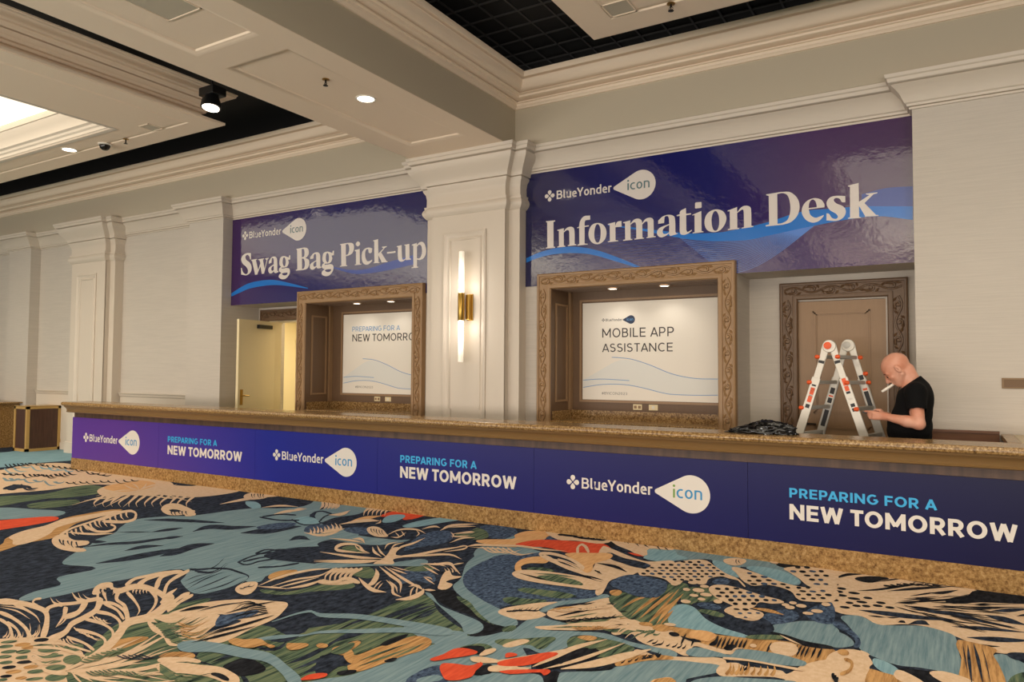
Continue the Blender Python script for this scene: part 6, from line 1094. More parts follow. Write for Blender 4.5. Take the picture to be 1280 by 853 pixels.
(3,3,1,[-4365,3484,-4451,3603,-4430,3692,-4348,3668,-4211,3499,-4218,3441]),
(0,4,1,[-4353,3516,-4335,3528,-4356,3566,-4358,3567,-4347,3536,-4368,3528]),
(0,4,1,[-4349,3548,-4351,3585,-4406,3653,-4407,3654,-4362,3592,-4364,3559]),
(0,4,1,[-4345,3578,-4324,3595,-4351,3644,-4353,3645,-4335,3603,-4360,3591]),
(2,1,1,[-4220,3597,-4027,3656,-3952,3941,-3841,4056,-3813,4074,-3708,3963,-3894,3740,-3964,3613,-4132,3548]),
(0,1,1,[-4343,3926,-4316,4141,-4189,4222,-4096,4082,-4073,3910,-4124,3743]),
(3,3,1,[-4303,3628,-4334,3863,-4288,4116,-4207,4249,-4211,4253,-4332,4155,-4378,3896,-4307,3630]),
(3,3,1,[-4217,3661,-4193,3878,-4117,4044,-4172,4206,-4175,4208,-4151,4073,-4227,3905,-4220,3663]),
(3,3,1,[-4157,3677,-4114,3835,-4102,4028,-4105,4031,-4150,3864,-4160,3679]),
(3,3,1,[-4089,3685,-4002,3817,-4035,4023,-4039,4026,-4055,3861,-4093,3688]),
(3,3,1,[-4298,3623,-4166,3657,-4078,3702,-4080,3704,-4199,3687,-4301,3625]),
(3,3,1,[-3993,3982,-4100,4111,-4147,4259,-4192,4293,-4129,4128,-3995,3982]),
(3,3,1,[-3961,4002,-4067,4132,-4114,4280,-4158,4314,-4096,4148,-3964,4002]),
(3,3,1,[-3930,4022,-4035,4153,-4080,4301,-4125,4336,-4063,4169,-3932,4022]),
(3,3,1,[-3898,4042,-4002,4173,-4047,4323,-4091,4357,-4030,4190,-3900,4042]),
(3,3,1,[-3866,4062,-3969,4194,-4013,4344,-4057,4379,-3997,4211,-3869,4062]),
(3,3,1,[-3835,4082,-3937,4215,-3980,4365,-4023,4400,-3965,4231,-3837,4082]),
(3,3,1,[-3990,3917,-3873,3937,-3785,4046,-3841,4102,-3928,3992,-4044,3973]),
(0,1,1,[-5506,2504,-5270,2577,-5289,2718,-5116,2927,-5294,3092,-5267,3246,-5173,3624,-4814,3351,-4615,3285,-4513,3247,-4301,2988,-4300,2803,-4307,2672,-4009,2353,-4063,2269,-4325,2313,-4452,2288,-4689,2140]),
(3,3,1,[-5406,2458,-5282,2508,-5133,2524,-4978,2514,-4797,2431,-4544,2284,-4499,2288,-4763,2444,-5025,2561,-5230,2581,-5392,2563,-5523,2512]),
(3,3,1,[-4970,2528,-5032,2588,-5029,2645,-4985,2697,-4960,2762,-4939,2850,-5013,2887,-5032,2798,-5057,2733,-5101,2679,-5103,2616,-5033,2546]),
(3,3,1,[-4421,2278,-4461,2384,-4580,2490,-4624,2584,-4709,2710,-4932,2872,-5000,2879,-4795,2734,-4720,2621,-4668,2519,-4547,2412,-4508,2310]),
(3,3,1,[-5075,2909,-5177,3013,-5159,3046,-4975,2992,-4968,3120,-4841,3143,-4617,3093,-4545,3030,-4490,3034,-4668,3159,-4949,3226,-5102,3200,-5102,3069,-5278,3129,-5316,3074,-5193,2949]),
(3,3,1,[-4937,3034,-4708,2950,-4520,2866,-4425,2792,-4422,2791,-4514,2874,-4726,2976,-4967,3069]),
(3,3,1,[-4881,3163,-4661,3066,-4512,2958,-4365,2798,-4358,2796,-4479,2950,-4656,3087,-4908,3205]),
(3,3,1,[-5038,3028,-4851,2906,-4678,2856,-4364,2690,-4359,2710,-4692,2887,-4862,2935,-5000,3031]),
(3,3,1,[-4840,2811,-4754,2838,-4558,2789,-4366,2689,-4364,2706,-4578,2817,-4804,2875,-4900,2847]),
(3,3,1,[-3895,2205,-3962,2307,-4057,2431,-4175,2555,-4290,2673,-4270,2794,-4396,2988,-4575,3157,-4693,3185,-4529,3036,-4411,2863,-4427,2733,-4285,2585,-4166,2462,-4070,2341,-3999,2238]),
(3,3,1,[-4696,2689,-4563,2707,-4399,2662,-4237,2565,-4222,2574,-4409,2685,-4608,2740,-4750,2723]),
(3,3,1,[-4614,2578,-4452,2586,-4287,2551,-4115,2445,-4100,2452,-4295,2570,-4489,2614,-4658,2607]),
(3,3,1,[-4474,2449,-4305,2468,-4182,2446,-4068,2371,-4049,2376,-4189,2464,-4342,2494,-4516,2475]),
(3,3,1,[-4398,2357,-4225,2356,-4082,2329,-4104,2349,-4254,2377,-4430,2379]),
(3,3,1,[-4804,2807,-4625,2780,-4429,2706,-4445,2728,-4652,2807,-4842,2836]),
(3,3,1,[-5191,2360,-5001,2349,-4764,2302,-4561,2233,-4572,2254,-4790,2329,-5049,2380,-5248,2393]),
(3,3,1,[-5318,2495,-5126,2477,-4943,2452,-4799,2408,-4801,2410,-4962,2467,-5168,2505,-5371,2528]),
(3,3,1,[-5062,2301,-4894,2273,-4653,2183,-4654,2196,-4910,2293,-5097,2326]),
(3,3,1,[-4967,2300,-4799,2272,-4610,2207,-4617,2222,-4817,2290,-4997,2322]),
(3,3,1,[-5333,2426,-5150,2438,-4923,2411,-4925,2412,-5177,2454,-5335,2428]),
(3,3,1,[-5366,2441,-5240,2472,-5106,2481,-5108,2482,-5265,2485,-5369,2442]),
(3,3,1,[-5178,2582,-5256,2595,-5292,2623,-5282,2649,-5331,2671,-5339,2640,-5251,2580,-5147,2560]),
(3,3,1,[-5274,2706,-5124,2651,-5010,2640,-5052,2668,-5150,2671,-5277,2708]),
(3,3,1,[-5264,2843,-5085,2774,-4972,2763,-5033,2803,-5121,2803,-5267,2847]),
(3,3,1,[-4995,2651,-4826,2553,-4641,2418,-4636,2417,-4787,2549,-4955,2654]),
(3,3,1,[-4736,2533,-4762,2623,-4934,2772,-5013,2792,-4847,2652,-4825,2570]),
(3,3,1,[-5230,2866,-5078,2802,-4997,2788,-5023,2806,-5091,2814,-5231,2868]),
(3,3,1,[-5221,2713,-5121,2680,-5042,2677,-5064,2691,-5135,2690,-5223,2714]),
(3,3,1,[-5176,2868,-5063,2830,-4987,2823,-5011,2840,-5079,2842,-5178,2869]),
(3,3,1,[-5098,3139,-5187,3258,-5179,3345,-5156,3474,-5054,3548,-5122,3595,-5226,3519,-5249,3385,-5255,3292,-5160,3165]),
(3,3,1,[-5020,3180,-5099,3296,-5121,3453,-5075,3545,-5160,3601,-5207,3504,-5181,3339,-5096,3214]),
(3,3,1,[-4852,3215,-5057,3387,-5089,3468,-5092,3562,-5102,3569,-5145,3501,-5132,3417,-4912,3228]),
(3,3,1,[-4659,3141,-4909,3352,-5053,3605,-5121,3640,-4965,3374,-4696,3147]),
(3,3,1,[-4483,3039,-4611,3146,-4734,3286,-4747,3292,-4692,3175,-4564,3055]),
(3,3,1,[-4369,2968,-4493,3138,-4537,3241,-4605,3277,-4557,3168,-4427,2992]),
(3,3,1,[-4326,2948,-4424,3100,-4486,3233,-4540,3262,-4475,3125,-4373,2968]),
(3,3,1,[-4980,2868,-5096,2942,-5125,2999,-5175,3021,-5136,2954,-5002,2866]),
(3,3,1,[-5106,2963,-4978,2903,-4856,2855,-4857,2857,-4983,2922,-5108,2986]),
(3,3,1,[-5139,3040,-5046,3008,-4972,2959,-4969,2958,-5044,3018,-5160,3065]),
(3,3,1,[-4799,2566,-4706,2492,-4647,2429,-4644,2428,-4688,2487,-4775,2561]),
(3,3,1,[-4252,2966,-4249,3013,-4271,3076,-4274,3077,-4277,3029,-4254,2967]),
(0,4,1,[-5180,2991,-5123,2958,-5069,2939,-5070,2940,-5120,2966,-5164,2995]),
(0,4,1,[-5152,3002,-5099,2973,-5053,2958,-5054,2959,-5099,2982,-5139,3007]),
(0,4,1,[-5124,3012,-5053,2974,-4992,2953,-4993,2955,-5055,2984,-5114,3019]),
(0,4,1,[-5096,3023,-5049,2998,-5011,2988,-5013,2990,-5052,3009,-5089,3032]),
(3,3,1,[-4974,3108,-4934,3078,-4885,3053,-4885,3053,-4925,3079,-4954,3104]),
(3,3,1,[-4955,3120,-4911,3087,-4857,3058,-4856,3059,-4901,3088,-4934,3117]),
(3,3,1,[-4933,3130,-4880,3095,-4825,3069,-4825,3070,-4875,3099,-4918,3131]),
(3,3,1,[-4913,3142,-4870,3114,-4826,3094,-4826,3095,-4866,3118,-4899,3143]),
(3,3,1,[-4894,3155,-4853,3127,-4810,3107,-4810,3108,-4848,3131,-4878,3155]),
(3,3,1,[-4539,2468,-4461,2452,-4432,2469,-4434,2470,-4473,2460,-4552,2479]),
(3,3,1,[-4494,2463,-4416,2440,-4375,2445,-4377,2446,-4426,2448,-4502,2473]),
(3,3,1,[-4445,2457,-4365,2439,-4332,2453,-4334,2454,-4377,2447,-4457,2468]),
(3,3,1,[-4399,2452,-4316,2430,-4277,2441,-4278,2442,-4326,2439,-4409,2463]),
(3,3,1,[-4352,2447,-4264,2429,-4230,2447,-4232,2448,-4276,2437,-4364,2458]),
(3,3,1,[-4307,2442,-4227,2426,-4198,2445,-4200,2446,-4239,2435,-4319,2453]),
(3,3,1,[-4667,2646,-4547,2612,-4491,2624,-4493,2626,-4559,2621,-4679,2658]),
(3,3,1,[-4618,2642,-4524,2624,-4495,2647,-4497,2649,-4538,2633,-4632,2655]),
(3,3,1,[-4573,2640,-4481,2611,-4434,2617,-4435,2618,-4492,2620,-4583,2651]),
(3,3,1,[-4525,2636,-4449,2618,-4421,2632,-4423,2633,-4462,2627,-4537,2648]),
(3,3,1,[-4710,2168,-4745,2199,-4813,2234,-4814,2234,-4758,2200,-4733,2173]),
(3,3,1,[-4687,2175,-4738,2211,-4817,2246,-4818,2246,-4749,2211,-4707,2178]),
(3,3,1,[-4665,2182,-4718,2213,-4785,2237,-4785,2237,-4725,2210,-4680,2182]),
(3,3,1,[-4638,2185,-4666,2209,-4718,2235,-4719,2235,-4679,2211,-4659,2190]),
(3,3,1,[-4617,2193,-4683,2235,-4772,2270,-4773,2270,-4691,2233,-4632,2194]),
(3,3,1,[-4590,2198,-4638,2236,-4722,2277,-4723,2277,-4650,2237,-4610,2202]),
(3,3,1,[-4602,2244,-4703,2310,-4844,2371,-4845,2370,-4711,2308,-4619,2245]),
(3,3,1,[-4584,2250,-4612,2286,-4687,2332,-4689,2332,-4627,2289,-4607,2257]),
(3,3,1,[-4571,2261,-4646,2322,-4775,2388,-4776,2388,-4658,2323,-4591,2265]),
(3,3,1,[-4558,2271,-4644,2332,-4773,2393,-4774,2392,-4654,2332,-4576,2273]),
(3,2,1,[-4715,2151,-4596,2254,-4489,2315,-4318,2317,-4063,2269,-3940,2111,-3791,2040,-3645,1963,-3952,1773,-4732,2113]),
(2,3,1,[-4590,2184,-4581,2167,-4592,2143,-4617,2124,-4641,2122,-4650,2138,-4639,2163,-4614,2182]),
(5,3,1,[-4482,2203,-4468,2184,-4477,2159,-4504,2141,-4532,2142,-4546,2160,-4537,2185,-4510,2203]),
(8,3,1,[-4468,2292,-4452,2273,-4459,2248,-4485,2233,-4515,2235,-4531,2254,-4524,2279,-4498,2294]),
(2,3,1,[-4530,2136,-4517,2120,-4525,2097,-4549,2082,-4575,2082,-4588,2098,-4580,2121,-4556,2137]),
(5,3,1,[-4412,2197,-4399,2179,-4406,2156,-4431,2141,-4458,2142,-4472,2159,-4465,2182,-4440,2198]),
(2,3,1,[-4430,2109,-4419,2092,-4429,2068,-4454,2051,-4480,2050,-4491,2067,-4482,2091,-4456,2109]),
(2,3,1,[-4367,2147,-4352,2130,-4359,2107,-4384,2092,-4412,2094,-4428,2111,-4421,2134,-4395,2149]),
(2,3,1,[-4375,2057,-4363,2042,-4372,2021,-4395,2005,-4419,2005,-4431,2020,-4423,2042,-4399,2057]),
(2,3,1,[-4285,2103,-4272,2087,-4280,2066,-4303,2052,-4328,2053,-4342,2068,-4334,2090,-4311,2104]),
(2,3,1,[-4286,2020,-4274,2006,-4281,1987,-4302,1974,-4326,1974,-4337,1988,-4330,2008,-4309,2021]),
(8,3,1,[-4204,2080,-4194,2065,-4205,2041,-4229,2025,-4254,2024,-4264,2040,-4253,2063,-4229,2080]),
(8,3,1,[-4203,1998,-4192,1984,-4200,1964,-4222,1950,-4245,1950,-4256,1964,-4248,1984,-4226,1999]),
(5,3,1,[-4111,2061,-4099,2045,-4108,2024,-4131,2010,-4155,2010,-4167,2026,-4159,2047,-4135,2061]),
(5,3,1,[-4118,1985,-4107,1970,-4117,1947,-4141,1931,-4166,1931,-4177,1946,-4167,1969,-4143,1985]),
(2,3,1,[-4023,2050,-4012,2033,-4023,2008,-4049,1991,-4076,1990,-4087,2008,-4076,2032,-4049,2050]),
(8,3,1,[-4096,1930,-4087,1918,-4093,1902,-4112,1891,-4131,1891,-4141,1903,-4134,1919,-4116,1930]),
(5,3,1,[-4009,1958,-4000,1947,-4007,1930,-4025,1919,-4044,1920,-4053,1932,-4047,1948,-4029,1959]),
(2,3,1,[-4261,2271,-4237,2239,-4252,2197,-4296,2169,-4344,2172,-4369,2203,-4355,2245,-4310,2274]),
(2,3,1,[-4154,2211,-4151,2189,-4176,2150,-4213,2118,-4241,2110,-4245,2132,-4220,2171,-4183,2204]),
(2,3,1,[-4078,2160,-4075,2139,-4098,2103,-4133,2074,-4160,2067,-4163,2087,-4141,2123,-4106,2154]),
(2,3,1,[-3983,2133,-3964,2109,-3974,2078,-4008,2059,-4046,2062,-4067,2086,-4056,2117,-4022,2137]),
(2,3,1,[-3858,2068,-3834,2042,-3843,2012,-3878,1994,-3920,1999,-3944,2025,-3936,2056,-3900,2074]),
(2,3,1,[-4199,2207,-4197,2186,-4220,2149,-4255,2118,-4281,2111,-4284,2131,-4261,2168,-4225,2200]),
(2,3,1,[-4187,2337,-4155,2304,-4161,2269,-4202,2250,-4253,2259,-4287,2292,-4282,2329,-4240,2348]),
(2,3,1,[-4026,2233,-3990,2202,-3991,2170,-4029,2157,-4082,2170,-4120,2202,-4119,2234,-4080,2247]),
(2,3,1,[-4363,2283,-4362,2264,-4384,2230,-4415,2201,-4438,2194,-4439,2212,-4418,2246,-4386,2276]),
(2,3,1,[-4068,1896,-4059,1887,-4063,1875,-4077,1867,-4094,1868,-4103,1877,-4099,1890,-4085,1898]),
(2,3,1,[-3932,1998,-3926,1983,-3939,1960,-3963,1942,-3985,1940,-3991,1955,-3978,1978,-3954,1996]),
(3,4,1,[-4325,2124,-4256,2080,-4107,2065,-3985,2036,-3870,2073,-3913,2098,-4024,2061,-4136,2090,-4280,2105,-4279,2117]),
(3,4,1,[-3923,2105,-3943,2184,-4002,2256,-4034,2265,-3976,2195,-3956,2117]),
(3,4,1,[-4384,2175,-4244,2237,-4027,2248,-4056,2268,-4278,2257,-4421,2194]),
(3,4,1,[-4446,2221,-4303,2284,-4067,2303,-4089,2318,-4329,2299,-4475,2235]),
(3,4,1,[-4359,2154,-4238,2162,-4238,2229,-4240,2230,-4255,2170,-4379,2166]),
(3,4,1,[-4324,2138,-4225,2147,-4232,2209,-4234,2210,-4242,2156,-4344,2149]),
(3,4,1,[-4291,2121,-4149,2126,-4139,2199,-4141,2200,-4165,2134,-4310,2133]),
(3,4,1,[-4258,2105,-4138,2109,-4129,2169,-4131,2170,-4154,2117,-4276,2117]),
(3,4,1,[-4226,2090,-4083,2089,-4062,2153,-4064,2154,-4098,2097,-4243,2101]),
(3,4,1,[-4193,2074,-4102,2082,-4105,2136,-4107,2136,-4118,2090,-4211,2085]),
(3,4,1,[-4432,2283,-4298,2241,-4214,2240,-4216,2241,-4306,2248,-4438,2292]),
(3,4,1,[-4423,2295,-4310,2260,-4241,2260,-4242,2261,-4318,2267,-4429,2304]),
(3,4,1,[-4413,2306,-4332,2285,-4289,2291,-4291,2292,-4342,2292,-4421,2316]),
(3,4,1,[-4403,2318,-4316,2295,-4271,2302,-4272,2303,-4326,2302,-4412,2327]),
(3,4,1,[-4395,2330,-4267,2289,-4188,2288,-4189,2289,-4275,2296,-4401,2339]),
(3,4,1,[-4386,2342,-4299,2315,-4248,2316,-4249,2317,-4307,2322,-4392,2351]),
(3,4,1,[-4376,2353,-4285,2328,-4237,2336,-4239,2337,-4294,2336,-4384,2363]),
(2,1,1,[-3939,2120,-4102,2312,-4360,2598,-4415,2783,-4229,3046,-4037,3093,-3866,2907,-3763,2767,-3712,2653,-3718,2593,-3531,2575,-3277,2606,-3131,2541,-2746,2225,-3384,1829]),
(5,2,1,[-4065,2335,-4128,2509,-4028,2616,-3981,2514,-3991,2382]),
(3,3,1,[-4334,2831,-4259,2946,-4146,3027,-4032,3085,-3947,3048,-3888,2981,-3829,2880,-3760,2749,-3755,2621,-3804,2598,-3949,2658,-4123,2696]),
(2,4,1,[-4259,2806,-4104,2819,-4123,2946,-4124,2947,-4117,2828,-4275,2818]),
(2,4,1,[-4234,2797,-4035,2819,-4062,2990,-4064,2991,-4048,2827,-4250,2809]),
(2,4,1,[-4209,2789,-3995,2820,-4034,3020,-4036,3021,-4008,2828,-4226,2800]),
(2,4,1,[-4185,2780,-4020,2813,-4064,2981,-4066,2982,-4033,2821,-4201,2792]),
(2,4,1,[-4161,2772,-4036,2800,-4075,2932,-4076,2933,-4049,2808,-4177,2783]),
(2,4,1,[-4135,2763,-3997,2797,-4043,2950,-4045,2950,-4009,2805,-4151,2774]),
(2,4,1,[-4103,2748,-3984,2776,-4021,2903,-4022,2904,-3996,2784,-4119,2760]),
(2,4,1,[-4071,2735,-3911,2748,-3924,2878,-3925,2879,-3923,2756,-4086,2746]),
(2,4,1,[-4039,2721,-3846,2740,-3862,2902,-3863,2903,-3858,2748,-4054,2732]),
(2,4,1,[-4008,2707,-3826,2730,-3846,2890,-3848,2891,-3837,2738,-4023,2718]),
(2,4,1,[-3977,2694,-3770,2714,-3781,2883,-3782,2884,-3781,2721,-3991,2705]),
(2,4,1,[-3947,2681,-3776,2703,-3794,2853,-3796,2854,-3787,2711,-3961,2691]),
(2,4,1,[-3916,2668,-3734,2693,-3753,2854,-3754,2855,-3745,2700,-3930,2678]),
(2,4,1,[-3887,2655,-3728,2681,-3750,2827,-3751,2828,-3739,2688,-3900,2665]),
(2,4,1,[-3857,2642,-3685,2682,-3723,2863,-3724,2864,-3696,2689,-3871,2652]),
(2,4,1,[-3828,2629,-3709,2651,-3728,2763,-3730,2764,-3720,2658,-3842,2640]),
(2,4,1,[-4212,2760,-4090,2797,-4144,2942,-4147,2943,-4107,2807,-4234,2775]),
(2,4,1,[-4170,2747,-4073,2775,-4115,2888,-4117,2889,-4090,2785,-4191,2762]),
(2,4,1,[-4129,2735,-3996,2761,-4031,2894,-4033,2895,-4012,2771,-4149,2750]),
(2,4,1,[-4088,2723,-3991,2749,-4028,2858,-4030,2859,-4007,2759,-4108,2737]),
(2,4,1,[-4047,2708,-3969,2728,-3997,2814,-4000,2815,-3985,2738,-4066,2722]),
(2,4,1,[-4005,2690,-3922,2705,-3941,2784,-3943,2785,-3937,2714,-4024,2704]),
(2,4,1,[-3964,2672,-3873,2687,-3890,2772,-3892,2773,-3888,2697,-3983,2686]),
(2,4,1,[-3924,2655,-3811,2690,-3854,2823,-3856,2824,-3826,2699,-3942,2668]),
(3,3,1,[-3919,2100,-3628,2262,-3532,2551,-3533,2552,-3651,2275,-3921,2101]),
(3,3,1,[-3919,2100,-3653,2275,-3478,2512,-3480,2514,-3681,2291,-3921,2101]),
(3,3,1,[-3919,2100,-3598,2241,-3425,2476,-3427,2477,-3619,2253,-3921,2101]),
(3,3,1,[-3919,2100,-3638,2270,-3568,2577,-3571,2579,-3674,2290,-3922,2102]),
(3,3,1,[-3919,2100,-3748,2297,-3734,2601,-3737,2602,-3785,2317,-3922,2101]),
(3,3,1,[-3919,2100,-3746,2267,-3791,2566,-3793,2567,-3773,2281,-3921,2101]),
(3,3,1,[-3919,2100,-3792,2254,-3840,2508,-3843,2510,-3829,2271,-3922,2101]),
(3,3,1,[-3919,2100,-3867,2252,-3890,2452,-3892,2453,-3891,2263,-3921,2101]),
(3,3,1,[-3919,2100,-3585,2232,-3374,2439,-3377,2441,-3618,2252,-3922,2101]),
(3,3,1,[-3919,2100,-3620,2253,-3325,2404,-3327,2406,-3649,2271,-3921,2101]),
(3,3,1,[-3919,2100,-3497,2175,-3293,2382,-3295,2383,-3523,2192,-3921,2101]),
(3,3,1,[-3919,2100,-3670,2234,-3350,2313,-3352,2314,-3699,2252,-3921,2101]),
(3,3,1,[-3919,2100,-3678,2178,-3444,2254,-3447,2256,-3710,2198,-3922,2101]),
(3,3,1,[-3919,2100,-3660,2127,-3484,2201,-3486,2202,-3681,2141,-3921,2101]),
(3,3,1,[-3919,2100,-3893,2256,-4031,2495,-4034,2496,-3927,2269,-3922,2101]),
(3,3,1,[-3919,2100,-3967,2327,-4048,2595,-4051,2597,-4006,2344,-3922,2101]),
(3,3,1,[-3919,2100,-3859,2342,-4051,2739,-4054,2740,-3899,2359,-3922,2101]),
(3,3,1,[-3919,2100,-3835,2370,-4022,2818,-4025,2819,-3870,2385,-3922,2101]),
(3,3,1,[-3919,2100,-3872,2421,-4031,2906,-4034,2907,-3906,2437,-3922,2101]),
(3,3,1,[-3909,2117,-3890,2198,-3924,2305,-3928,2306,-3933,2216,-3912,2119]),
(3,3,1,[-3909,2118,-3897,2223,-3905,2342,-3907,2343,-3922,2234,-3911,2118]),
(3,3,1,[-3909,2117,-3823,2206,-3804,2332,-3807,2334,-3856,2222,-3912,2119]),
(3,3,1,[-3909,2117,-3785,2214,-3713,2342,-3715,2344,-3818,2232,-3912,2119]),
(3,3,1,[-3909,2117,-3788,2254,-3665,2396,-3667,2397,-3813,2268,-3911,2118]),
(3,3,1,[-3909,2117,-3788,2137,-3678,2163,-3681,2165,-3819,2158,-3912,2119]),
(3,3,1,[-3909,2117,-3713,2131,-3597,2192,-3600,2194,-3743,2150,-3912,2119]),
(3,3,1,[-3909,2117,-3782,2103,-3676,2102,-3678,2103,-3810,2125,-3912,2119]),
(3,3,1,[-3910,2117,-3782,2076,-3679,2059,-3680,2061,-3795,2091,-3911,2119]),
(3,3,1,[-3603,2412,-3541,2474,-3421,2514,-3303,2553,-3194,2542,-3111,2518,-3052,2471,-3031,2423,-3106,2437,-3236,2440,-3372,2409,-3514,2354]),
(3,3,1,[-3677,2461,-3605,2518,-3524,2552,-3441,2537,-3510,2506,-3621,2424]),
(2,4,1,[-3586,2399,-3333,2377,-3260,2490,-3262,2491,-3344,2385,-3598,2411]),
(2,4,1,[-3565,2385,-3331,2358,-3255,2452,-3256,2453,-3341,2366,-3576,2396]),
(2,4,1,[-3543,2371,-3307,2351,-3238,2457,-3239,2458,-3317,2359,-3555,2382]),
(2,4,1,[-3522,2357,-3315,2340,-3254,2433,-3256,2434,-3325,2348,-3534,2368]),
(2,4,1,[-3502,2344,-3307,2327,-3250,2413,-3251,2414,-3317,2335,-3513,2355]),
(8,4,1,[-3269,2473,-3230,2498,-3138,2480,-3120,2457,-3204,2460]),
(0,1,1,[-3615,2612,-3554,2676,-3400,2683,-3354,2591,-3403,2537,-3465,2545]),
(5,2,1,[-3713,2538,-3616,2599,-3528,2554,-3615,2525,-3687,2467,-3716,2486]),
(3,3,1,[-4273,2913,-4311,3035,-4296,3190,-4236,3285,-4135,3375,-3934,3456,-3826,3475,-3715,3339,-3651,3210,-3625,3007,-3586,2808,-3636,2698,-3724,2675,-3786,2847,-3781,3001,-3802,3084,-3919,3043,-3990,3097,-4186,3001]),
(6,4,1,[-3843,2932,-4002,3090,-3970,3104,-3926,3206,-3857,3267,-3811,3159,-3833,3064,-3812,2982]),
(8,5,1,[-3749,2810,-3701,3028,-3699,3252,-3702,3254,-3738,3052,-3752,2812]),
(8,5,1,[-3722,2683,-3660,2846,-3636,3060,-3638,3062,-3694,2869,-3725,2684]),
(8,5,1,[-4267,2983,-4218,3058,-4193,3149,-4197,3152,-4273,3094,-4271,2985]),
(8,5,1,[-3986,3105,-3957,3280,-3917,3454,-3919,3456,-3988,3302,-3988,3107]),
(0,5,1,[-4171,3044,-4142,3191,-4076,3327,-4078,3329,-4164,3206,-4173,3045]),
(0,5,1,[-3808,3111,-3777,3201,-3761,3257,-3762,3259,-3796,3216,-3809,3112]),
(0,5,1,[-3764,2831,-3752,2916,-3728,3003,-3729,3004,-3770,2928,-3765,2832]),
(8,5,1,[-3882,3081,-3866,3159,-3828,3267,-3830,3268,-3891,3177,-3884,3082]),
(2,1,1,[-3531,2575,-3605,2836,-3589,3080,-3324,3088,-3410,3362,-3241,3468,-3217,3664,-3225,3913,-3176,4112,-2877,3878,-2543,3687,-2432,3693,-2532,3508,-2574,3267,-2599,3029,-2625,2845,-2552,2630,-2744,2411,-3173,2574]),
(0,2,1,[-3392,2565,-3378,2672,-3424,2847,-3405,2997,-3409,3000,-3471,2876,-3422,2696,-3396,2567]),
(0,2,1,[-3588,2998,-3313,2959,-3294,3123,-3299,3127,-3367,3009,-3592,3002]),
(0,2,1,[-3041,2760,-3002,2898,-3063,3182,-3068,3185,-3054,2934,-3045,2763]),
(0,2,1,[-2954,2723,-2922,2906,-2956,3167,-2959,3169,-2962,2935,-2958,2725]),
(0,2,1,[-2872,2728,-2829,2841,-2845,3026,-2851,3031,-2909,2900,-2878,2732]),
(0,2,1,[-3460,2851,-3242,2856,-3313,3026,-3316,3028,-3281,2888,-3463,2854]),
(0,2,1,[-3545,3051,-3403,3158,-3250,3377,-3246,3473,-3256,3483,-3360,3481,-3515,3252,-3555,3058]),
(0,2,1,[-3099,3457,-3035,3791,-3038,3978,-3043,3983,-3093,3848,-3103,3461]),
(0,2,1,[-3002,3457,-2987,3761,-2969,3985,-2972,3989,-3032,3805,-3005,3460]),
(0,2,1,[-2913,3575,-2910,3785,-2917,3982,-2919,3985,-2942,3816,-2915,3578]),
(0,2,1,[-3065,3096,-3016,3245,-3002,3363,-3008,3369,-3091,3310,-3071,3101]),
(0,2,1,[-2938,2970,-2946,3146,-2940,3231,-2943,3234,-2989,3178,-2942,2972]),
(0,2,1,[-2902,3679,-2878,3774,-2895,3888,-2897,3890,-2905,3801,-2904,3681]),
(0,2,1,[-2885,2852,-2812,2897,-2822,2986,-2833,2997,-2956,3021,-2897,2861]),
(0,2,1,[-3177,3256,-3169,3456,-3114,3612,-3116,3615,-3202,3485,-3180,3258]),
(5,3,1,[-2989,3042,-2980,3127,-2955,3210,-2915,3194,-2840,3033,-2792,3191,-2759,3334,-2719,3449,-2604,3444,-2550,3316,-2587,3179,-2616,3016,-2649,2893,-2696,2870,-2778,2951,-2819,3034,-2892,3001]),
(2,4,1,[-2744,2994,-2709,3125,-2677,3342,-2679,3344,-2729,3143,-2745,2996]),
(2,4,1,[-2695,2931,-2653,3085,-2620,3324,-2621,3326,-2673,3103,-2697,2932]),
(2,4,1,[-2829,3039,-2805,3110,-2791,3191,-2792,3192,-2826,3129,-2830,3040]),
(2,4,1,[-2621,3119,-2597,3246,-2605,3387,-2607,3389,-2617,3264,-2623,3120]),
(0,3,1,[-2966,2930,-2912,2988,-2828,3003,-2750,2944,-2782,2878,-2765,2733]),
(8,4,1,[-2734,2829,-2676,2894,-2653,2864,-2699,2803]),
(8,4,1,[-2629,3067,-2605,3131,-2584,3090,-2609,3056]),
(8,3,1,[-2805,3231,-2812,3370,-2769,3441,-2761,3245]),
(1,4,1,[-3614,3163,-3563,3410,-3436,3386,-3210,3482,-2884,3536,-2570,3566,-2623,3650,-2945,3618,-3273,3554,-3487,3440,-3597,3438,-3623,3170]),
(1,4,1,[-3280,3072,-3220,3178,-2999,3322,-2811,3450,-2559,3555,-2613,3632,-2868,3521,-3049,3375,-3251,3207,-3288,3078]),
(1,4,1,[-3493,2857,-3372,2969,-3255,3133,-3259,3136,-3423,3011,-3497,2860]),
(1,4,1,[-3655,2579,-3509,2658,-3297,2693,-3146,2719,-2966,2662,-2788,2588,-2821,2663,-3012,2746,-3230,2816,-3402,2790,-3630,2755,-3786,2671]),
(1,1,1,[-2752,2720,-2694,2788,-2649,2871,-2616,3052,-2579,3272,-2548,3424,-2482,3600,-2381,3669,-2285,3817,-1826,3056,-2638,2551,-2798,2568]),
(1,2,1,[-2897,3556,-2802,3641,-2626,3633,-2521,3655,-2467,3601,-2541,3415,-2731,3464]),
(1,3,1,[-3197,4150,-3145,4151,-2944,3985,-2780,3927,-2562,3862,-2472,3792,-2441,3696,-2484,3633,-2603,3741,-2779,3859,-2998,4008]),
(1,2,1,[-3519,6167,-3506,5390,-3408,4978,-3187,4572,-3118,4373,-2880,4172,-2671,4007,-2498,3883,-2319,3893,-2409,4044,-2745,4215,-3013,4393,-3196,4617,-3293,4878,-3321,5343,-3142,5795]),
